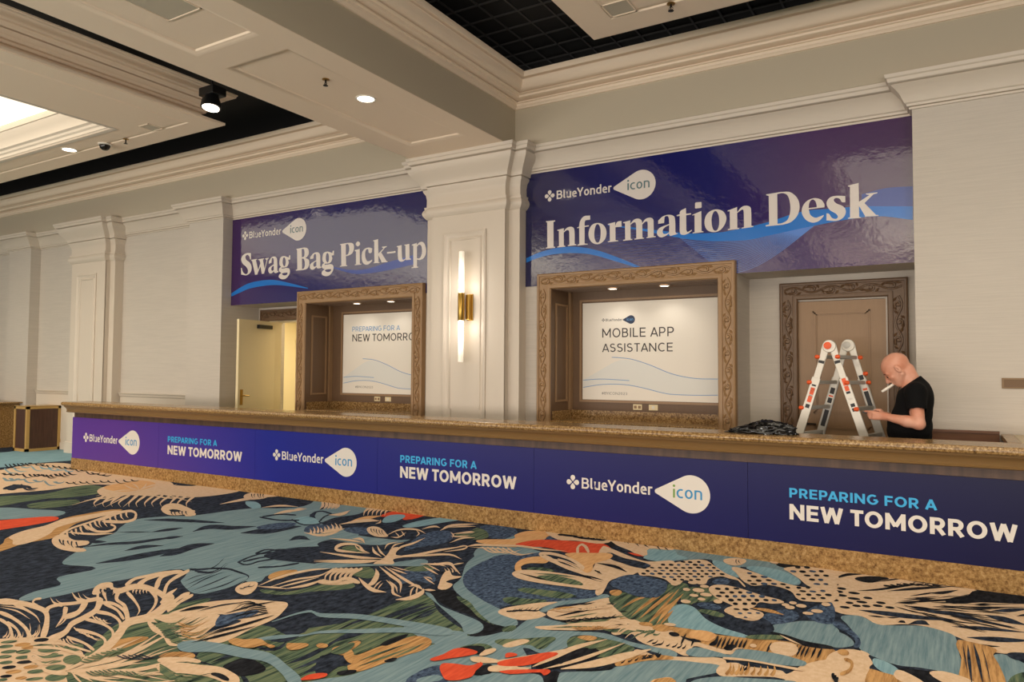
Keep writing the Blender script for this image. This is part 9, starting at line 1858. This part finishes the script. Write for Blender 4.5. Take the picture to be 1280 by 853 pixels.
(3,1,1,[-906,6305,-685,6368,-527,6368,-261,6320,-11,6320,123,6317,60,6090,-47,5896,146,6006,443,6167,569,6104,470,5100,315,5042,187,4969,46,5088,-14,5145,-107,5182,-156,5244,-285,5220,-364,5154,-428,5129,-524,5241,-646,5233,-774,5370]),
(8,2,1,[-664,6169,-573,6304,-447,6326,-485,6225,-566,6100]),
(8,1,1,[-65,5874,60,6111,120,6311,245,6322,506,6323,494,6184,146,5999]),
(8,2,1,[-798,6062,-720,6216,-619,6341,-619,6347,-733,6296,-799,6068]),
(8,2,1,[-610,5831,-490,5917,-357,6088,-202,6318,-202,6323,-361,6139,-496,5967,-610,5836]),
(8,2,1,[-425,5938,-252,6085,-11,6339,-11,6345,-256,6161,-426,5944]),
(8,2,1,[-361,5658,-205,5781,-29,5946,61,6129,61,6134,-31,5994,-207,5828,-361,5662]),
(0,2,1,[-306,5642,-157,5560,10,5567,130,5514,302,5512,303,5519,135,5579,14,5658,-155,5629,-306,5649]),
(0,2,1,[-554,5365,-403,5337,-226,5364,-13,5464,-13,5472,-227,5459,-407,5433,-554,5373]),
(0,2,1,[-261,5231,-189,5270,-149,5282,-149,5290,-191,5366,-261,5238]),
(0,2,1,[-29,5326,126,5352,358,5446,359,5452,130,5429,-29,5332]),
(0,2,1,[47,5156,194,5162,383,5295,384,5304,200,5262,47,5164]),
(0,2,1,[153,5689,250,5595,369,5600,370,5609,263,5720,154,5699]),
(0,2,1,[190,5808,291,5847,423,6016,424,6024,295,5942,190,5815]),
(8,2,1,[-47,5770,141,5853,400,6033,400,6036,143,5891,-47,5773]),
(8,2,1,[-261,6318,-183,6323,-125,6335,-125,6339,-184,6369,-261,6322]),
(8,2,1,[-391,5307,-356,5299,-317,5343,-317,5345,-358,5325,-391,5309]),
(8,2,1,[-176,6041,-83,6074,7,6241,7,6248,-86,6155,-176,6047]),
(8,2,1,[-282,5894,-192,5993,-122,6106,-122,6109,-195,6032,-282,5897]),
(8,2,1,[-314,5805,-208,5887,-102,5995,-102,5998,-209,5914,-315,5807]),
(8,2,1,[132,5518,224,5498,323,5481,323,5483,227,5531,132,5521]),
(8,2,1,[-111,5432,18,5436,131,5479,131,5481,19,5462,-111,5434]),
(8,2,1,[40,5881,187,5964,388,6101,388,6103,188,5987,40,5883]),
(8,2,1,[-492,5277,-440,5270,-390,5297,-390,5299,-442,5303,-492,5279]),
(8,2,1,[-319,5235,-295,5242,-278,5244,-278,5248,-296,5293,-319,5239]),
(8,2,1,[326,5773,368,5805,420,5866,420,5870,371,5855,326,5777]),
(8,2,1,[-510,6161,-417,6271,-353,6364,-353,6368,-421,6311,-511,6164]),
(8,2,1,[75,5063,146,5044,206,5085,206,5088,149,5078,75,5066]),
(8,2,1,[-745,5924,-762,5893,-802,5889,-826,5916,-808,5948,-768,5951]),
(8,2,1,[-684,5835,-696,5806,-726,5803,-744,5829,-731,5859,-701,5862]),
(8,2,1,[-693,5744,-706,5715,-735,5712,-753,5738,-740,5767,-711,5770]),
(8,2,1,[-587,5765,-604,5736,-642,5732,-663,5757,-646,5786,-608,5790]),
(8,2,1,[-658,5659,-674,5630,-713,5626,-734,5650,-718,5679,-679,5683]),
(8,2,1,[-571,5624,-589,5596,-629,5591,-651,5615,-633,5643,-593,5648]),
(8,2,1,[-693,5513,-706,5486,-736,5482,-754,5505,-741,5533,-711,5537]),
(8,2,1,[-501,5690,-514,5662,-542,5659,-558,5683,-545,5712,-517,5715]),
(8,2,1,[-414,5620,-428,5592,-457,5589,-473,5612,-460,5640,-430,5643]),
(8,2,1,[-601,5505,-611,5478,-636,5475,-650,5498,-640,5525,-615,5528]),
(8,2,1,[-522,5569,-537,5541,-571,5537,-590,5560,-574,5588,-540,5592]),
(8,2,1,[-426,5536,-440,5510,-470,5506,-487,5529,-473,5556,-442,5559]),
(8,2,1,[-356,5538,-369,5511,-396,5508,-411,5531,-398,5557,-370,5561]),
(8,2,1,[-496,5487,-507,5461,-533,5458,-548,5481,-536,5507,-510,5510]),
(8,2,1,[-610,5384,-623,5358,-654,5353,-672,5375,-659,5401,-627,5406]),
(8,2,1,[-551,5460,-563,5434,-589,5430,-604,5453,-592,5479,-566,5483]),
(1,2,1,[-638,5152,-592,5225,-523,5235,-428,5129,-331,5159,-252,5209,-156,5237,-45,5185,-12,5129,7,4811,26,4504,-42,4491,-96,4502,-192,4488,-282,4455,-412,4544,-480,4631,-492,4766,-588,5030]),
(5,3,1,[-1,5068,90,5068,185,5020,167,4911,185,4775,205,4519,196,4351,34,4250,15,4766]),
(0,4,1,[48,5006,43,4732,57,4364,58,4366,59,4747,49,5008]),
(0,4,1,[77,5038,85,4754,105,4394,106,4396,101,4777,79,5040]),
(0,4,1,[23,5032,28,4797,41,4547,42,4547,34,4804,23,5032]),
(0,4,1,[117,5009,127,4737,137,4415,138,4415,132,4744,117,5010]),
(1,2,1,[169,4912,227,4954,315,4844,373,4754,346,4445,199,4353,189,4726]),
(0,3,1,[236,4979,322,5038,394,5002,321,4927,265,4892]),
(2,3,1,[219,4549,257,4660,306,4712,287,4447,211,4400]),
(0,3,1,[-419,4538,-282,4433,-164,4459,-56,4474,-55,4477,-164,4492,-281,4465,-419,4541]),
(6,3,1,[-653,4948,-568,4852,-510,4733,-505,4626,-479,4632,-492,4787,-561,4939,-651,5044]),
(1,2,1,[-665,4832,-600,4843,-522,4733,-520,4638,-614,4574]),
(3,2,1,[-616,4359,-577,4528,-476,4591,-394,4438,-403,4357,-360,4146,-346,4014,-551,3886]),
(5,3,1,[-577,4523,-542,4558,-518,4483,-554,4461]),
(7,3,1,[-395,4437,-379,4508,-272,4408,-276,4294,-351,4336]),
(5,3,1,[-400,4328,-343,4319,-265,4290,-216,4095,-359,4006]),
(8,2,1,[-274,4437,-191,4459,-103,4480,-29,4353,-145,4280]),
(3,3,1,[-278,4389,-243,4392,-145,4280,-156,4212,-271,4265]),
(3,3,1,[-129,4430,-69,4501,62,4439,60,4346,-10,4303]),
(5,3,1,[-514,4158,-479,4251,-486,4391,-524,4429,-525,4380,-498,4363,-494,4275,-525,4194]),
(8,4,1,[-561,4156,-549,4087,-526,4048,-526,4051,-542,4101,-550,4165]),
(8,4,1,[-549,4136,-539,4064,-517,4018,-516,4021,-532,4075,-537,4142]),
(8,4,1,[-537,4114,-528,4052,-508,4016,-507,4018,-520,4065,-525,4121]),
(3,3,1,[-469,4588,-435,4501,-419,4542,-419,4548,-432,4571,-468,4593]),
(2,1,1,[-4299,2931,-4399,3052,-4397,3184,-4360,3273,-4296,3190,-4283,3070]),
(8,4,1,[-4013,3363,-4086,3345,-4056,3254,-4055,3253,-4074,3336,-3999,3350]),
(8,4,1,[-3973,3357,-4056,3315,-3996,3177,-3995,3177,-4044,3307,-3958,3344]),
(8,4,1,[-3932,3351,-4020,3320,-3974,3195,-3973,3194,-4008,3311,-3917,3338]),
(8,4,1,[-3892,3345,-3973,3318,-3935,3206,-3933,3205,-3961,3310,-3878,3332]),
(8,4,1,[-3852,3319,-3936,3292,-3899,3179,-3897,3178,-3924,3284,-3838,3306]),
(8,4,1,[-3814,3293,-3909,3260,-3866,3129,-3864,3128,-3898,3252,-3800,3280]),
(8,4,1,[-3776,3267,-3865,3228,-3815,3092,-3813,3091,-3854,3219,-3762,3255]),
(5,4,1,[-4076,2843,-3944,2857,-3960,2971,-3962,2972,-3955,2864,-4090,2854]),
(5,4,1,[-4033,2819,-3946,2840,-3975,2936,-3976,2936,-3957,2847,-4046,2829]),
(5,4,1,[-3991,2795,-3916,2812,-3938,2892,-3940,2893,-3926,2819,-4004,2804]),
(5,4,1,[-3949,2771,-3840,2789,-3860,2894,-3862,2895,-3850,2796,-3962,2780]),
(5,4,1,[-3908,2747,-3807,2771,-3834,2880,-3835,2881,-3817,2778,-3921,2757]),
(5,4,1,[-3868,2725,-3746,2738,-3755,2844,-3757,2844,-3755,2745,-3880,2734]),
(2,5,1,[-3981,2204,-3923,2221,-3944,2278,-3945,2278,-3935,2227,-3996,2213]),
(2,5,1,[-3986,2227,-3915,2249,-3941,2320,-3943,2320,-3927,2255,-4001,2236]),
(2,5,1,[-3990,2251,-3929,2286,-3978,2373,-3980,2374,-3942,2292,-4006,2260]),
(2,5,1,[-3995,2275,-3930,2309,-3977,2399,-3979,2399,-3942,2315,-4011,2284]),
(2,5,1,[-4000,2299,-3929,2316,-3948,2380,-3950,2381,-3942,2322,-4016,2309]),
(2,5,1,[-3994,2325,-3937,2364,-3994,2459,-3996,2459,-3950,2370,-4011,2334]),
(2,5,1,[-3988,2351,-3949,2378,-3989,2444,-3991,2444,-3962,2384,-4005,2360]),
(2,5,1,[-3983,2377,-3918,2392,-3935,2453,-3937,2454,-3930,2399,-3998,2387]),
(2,5,1,[-3976,2403,-3925,2433,-3968,2511,-3970,2512,-3939,2440,-3993,2413]),
(2,5,1,[-3812,2142,-3724,2143,-3710,2189,-3712,2189,-3733,2149,-3823,2150]),
(2,5,1,[-3800,2156,-3723,2161,-3717,2206,-3718,2207,-3732,2166,-3811,2164]),
(2,5,1,[-3787,2171,-3676,2178,-3666,2243,-3668,2244,-3685,2183,-3798,2179]),
(2,5,1,[-3775,2185,-3665,2187,-3648,2245,-3650,2245,-3674,2192,-3785,2193]),
(2,5,1,[-3762,2200,-3681,2199,-3666,2239,-3668,2240,-3690,2204,-3773,2208]),
(2,5,1,[-3740,2213,-3635,2219,-3624,2282,-3626,2283,-3644,2225,-3751,2221]),
(2,5,1,[-3709,2226,-3585,2231,-3570,2304,-3571,2304,-3594,2237,-3719,2234]),
(2,5,1,[-3677,2239,-3558,2246,-3545,2320,-3547,2320,-3566,2252,-3688,2247]),
(2,5,1,[-3646,2252,-3533,2252,-3512,2311,-3514,2312,-3542,2257,-3656,2260]),
(2,5,1,[-3615,2265,-3513,2262,-3491,2313,-3493,2313,-3522,2268,-3625,2273]),
(0,5,1,[-3889,2348,-3790,2363,-3799,2441,-3800,2441,-3799,2368,-3900,2356]),
(0,5,1,[-3867,2367,-3740,2379,-3740,2468,-3741,2469,-3749,2384,-3878,2375]),
(0,5,1,[-3846,2386,-3722,2398,-3724,2488,-3725,2489,-3731,2404,-3856,2393]),
(0,5,1,[-3824,2404,-3700,2416,-3701,2506,-3702,2506,-3709,2422,-3834,2412]),
(0,5,1,[-3801,2423,-3686,2443,-3698,2541,-3699,2542,-3694,2448,-3812,2431]),
(8,3,1,[-228,5821,-172,5865,-116,5939,-116,5940,-173,5884,-228,5823]),
(8,3,1,[-119,5936,-56,6010,9,6070,9,6072,-56,6027,-119,5937]),
(8,3,1,[23,6085,92,6162,160,6230,160,6232,92,6181,23,6087]),
(8,3,1,[-21,6039,41,6079,105,6172,105,6173,41,6095,-21,6040]),
(8,3,1,[-342,5701,-230,5829,-116,5939,-116,5941,-231,5856,-342,5703]),
(8,3,1,[-242,5804,-188,5833,-136,5914,-136,5916,-189,5853,-242,5805]),
(8,3,1,[-45,5990,52,6077,149,6183,149,6185,51,6102,-45,5992]),
(8,3,1,[95,6104,161,6170,227,6229,227,6232,162,6202,95,6106]),
(8,3,1,[-76,5925,11,6022,99,6082,99,6084,11,6041,-76,5927]),
(8,3,1,[-254,5757,-157,5832,-59,5923,-59,5924,-157,5850,-254,5758]),
(8,3,1,[-354,5667,-248,5756,-142,5838,-142,5840,-249,5778,-355,5669]),
(8,3,1,[-12,5923,47,5959,106,6012,106,6015,47,5986,-12,5925]),
(8,3,1,[-153,5803,-52,5846,49,5946,49,5949,-52,5874,-153,5805]),
(8,3,1,[-336,5667,-280,5684,-226,5741,-226,5743,-281,5709,-336,5669]),
(8,3,1,[-43,5845,20,5880,83,5924,83,5925,20,5902,-43,5847]),
(8,3,1,[89,5903,157,5954,225,5982,225,5983,158,5976,89,5905]),
(8,3,1,[103,5887,151,5911,200,5939,200,5940,152,5934,103,5889]),
(8,3,1,[-105,5761,-25,5764,56,5840,56,5842,-24,5790,-105,5763]),
(8,3,1,[12,5799,140,5833,267,5912,268,5914,141,5860,12,5801]),
(8,3,1,[-52,5753,72,5767,196,5852,196,5854,73,5795,-52,5755]),
(8,3,1,[-142,5704,-63,5725,17,5761,17,5763,-62,5754,-142,5706]),
(8,3,1,[6,5738,106,5779,204,5799,205,5801,107,5801,6,5740]),
(8,3,1,[87,5740,187,5764,286,5793,286,5795,188,5786,87,5742]),
(8,3,1,[-124,5670,-20,5691,82,5717,82,5718,-20,5712,-124,5672]),
(8,3,1,[-285,5627,-181,5616,-80,5664,-80,5667,-181,5644,-285,5629]),
(8,3,1,[-82,5649,44,5640,169,5684,169,5686,45,5667,-82,5651]),
(8,3,1,[-318,5611,-201,5631,-86,5634,-86,5636,-201,5656,-318,5613]),
(8,3,1,[10,5624,104,5620,198,5635,198,5637,106,5640,10,5626]),
(8,3,1,[99,5607,183,5580,269,5610,269,5611,184,5595,99,5609]),
(8,3,1,[-295,5596,-222,5562,-152,5592,-152,5593,-222,5578,-295,5597]),
(8,3,1,[32,5567,98,5565,163,5559,163,5560,99,5582,32,5569]),
(8,3,1,[-96,5562,-8,5556,80,5543,80,5545,-7,5578,-96,5564]),
(8,3,1,[-43,5540,18,5532,79,5522,79,5524,19,5558,-43,5542]),
(8,3,1,[-14,5519,55,5493,123,5493,123,5494,56,5512,-14,5520]),
(8,3,1,[76,5481,154,5455,231,5445,231,5447,156,5477,76,5483]),
(8,3,1,[-199,5535,-153,5498,-109,5510,-109,5512,-153,5518,-199,5536]),
(8,3,1,[-210,5529,-91,5470,23,5457,23,5458,-91,5487,-210,5530]),
(8,3,1,[-361,5572,-257,5511,-158,5501,-157,5503,-257,5535,-361,5574]),
(8,3,1,[-205,5509,-146,5457,-89,5464,-89,5465,-146,5479,-205,5510]),
(8,3,1,[-138,5471,-61,5406,15,5405,16,5407,-59,5431,-138,5473]),
(8,3,1,[-63,5425,48,5373,156,5323,156,5324,50,5389,-63,5426]),
(8,3,1,[-52,5404,49,5336,147,5304,147,5306,50,5354,-52,5406]),
(8,4,1,[-452,6054,-391,6068,-347,6236,-347,6239,-394,6092,-454,6089]),
(8,4,1,[-413,6095,-359,6086,-316,6218,-316,6221,-361,6111,-414,6130]),
(8,4,1,[-374,6137,-311,6144,-262,6314,-263,6317,-313,6169,-375,6172]),
(8,4,1,[-335,6178,-290,6188,-256,6315,-256,6318,-292,6213,-336,6214]),
(8,4,1,[-291,6209,-239,6208,-196,6347,-196,6350,-240,6233,-292,6244]),
(8,4,1,[-244,6228,-204,6224,-171,6328,-171,6331,-205,6250,-244,6263]),
(8,4,1,[-196,6247,-150,6237,-109,6354,-109,6358,-151,6263,-196,6282]),
(8,4,1,[-149,6265,-109,6267,-75,6377,-75,6380,-110,6293,-148,6301]),
(3,5,1,[-2238,4280,-2165,4297,-2157,4428,-2158,4430,-2172,4310,-2247,4299]),
(3,5,1,[-2210,4310,-2145,4315,-2133,4418,-2134,4420,-2152,4329,-2218,4330]),
(3,5,1,[-2182,4341,-2098,4367,-2090,4530,-2091,4532,-2105,4380,-2191,4361]),
(3,5,1,[-2154,4372,-2076,4378,-2060,4501,-2062,4503,-2084,4392,-2162,4392]),
(3,5,1,[-2124,4402,-2036,4418,-2020,4576,-2021,4577,-2043,4432,-2133,4422]),
(3,5,1,[-2094,4430,-2023,4444,-2011,4575,-2012,4577,-2030,4458,-2103,4450]),
(3,5,1,[-2064,4458,-2001,4471,-1991,4589,-1992,4591,-2008,4485,-2072,4478]),
(3,5,1,[-2034,4486,-1967,4503,-1957,4633,-1958,4635,-1974,4517,-2042,4506]),
(8,5,1,[-2107,4111,-2063,4136,-2065,4234,-2066,4236,-2070,4148,-2115,4128]),
(8,5,1,[-2081,4141,-2021,4158,-2013,4266,-2014,4268,-2028,4170,-2089,4159]),
(8,5,1,[-2054,4172,-2013,4196,-2013,4290,-2014,4291,-2020,4208,-2063,4190]),
(8,5,1,[-2028,4203,-1965,4218,-1955,4331,-1956,4332,-1972,4231,-2036,4221]),
(8,5,1,[-2002,4235,-1963,4253,-1961,4337,-1962,4338,-1970,4266,-2010,4253]),
(8,5,1,[-1973,4260,-1927,4272,-1920,4356,-1921,4357,-1934,4285,-1980,4278]),
(8,5,1,[-1943,4286,-1883,4305,-1873,4422,-1874,4424,-1889,4318,-1951,4304]),
(8,5,1,[-1913,4312,-1872,4333,-1869,4425,-1870,4426,-1879,4345,-1921,4330]),
(8,5,1,[-1884,4338,-1846,4352,-1841,4430,-1842,4432,-1852,4365,-1891,4356]),
(5,5,1,[-1998,4051,-1921,4049,-1898,4153,-1899,4155,-1926,4059,-2004,4065]),
(5,5,1,[-1974,4070,-1891,4069,-1866,4184,-1867,4185,-1897,4080,-1980,4084]),
(5,5,1,[-1950,4089,-1872,4084,-1846,4187,-1847,4188,-1877,4095,-1955,4104]),
(5,5,1,[-1926,4108,-1864,4103,-1843,4182,-1844,4183,-1869,4113,-1931,4123]),
(5,5,1,[-1901,4128,-1838,4132,-1820,4227,-1821,4228,-1843,4142,-1907,4142]),
(5,5,1,[-1877,4147,-1791,4151,-1764,4281,-1765,4282,-1796,4162,-1882,4162]),
(0,2,1,[-5105,3653,-4986,3726,-5147,3987,-5150,3989,-5009,3741,-5135,3675]),
(0,2,1,[-5059,3644,-4984,3745,-5185,4026,-5188,4027,-5007,3759,-5090,3665]),
(0,2,1,[-5015,3634,-4896,3698,-5035,3935,-5038,3937,-4919,3713,-5044,3656]),
(0,2,1,[-4970,3625,-4864,3691,-5003,3922,-5006,3924,-4887,3706,-4999,3646])]
mb = MB(); mb.cur = 10; mb.box(-60, 40, -14, 12, -0.1, 0)
mb.cur = 0; mb.add([(-17, 8.2, 0.0006), (-17, 6.9, 0.0006), (-2.6, 1.3, 0.0006), (1.6, 1.3, 0.0006), (1.6, 6.4, 0.0006), (-11.8, 6.4, 0.0006), (-11.8, 8.2, 0.0006)], [(0, 1, 2, 3, 4, 5, 6)])
for i_, (m_, l_, s_, q) in enumerate(sorted(CARPET, key=lambda t: t[1])):
    pts = [(q[i]/1000, q[i+1]/1000, s_) for i in range(0, len(q), 2)]
    o_ = hermite(pts, 4) if len(pts) > 3 and s_ else [Vector((p[0], p[1])) for p in pts]
    z_ = 0.0012+0.000006*i_; mb.cur = m_
    v_, f_ = fill([[(p.x, p.y) for p in o_]], lambda p: (p[0], p[1], z_)); mb.add(v_, f_)
mb.build('floor', C_MATS, kind='structure')
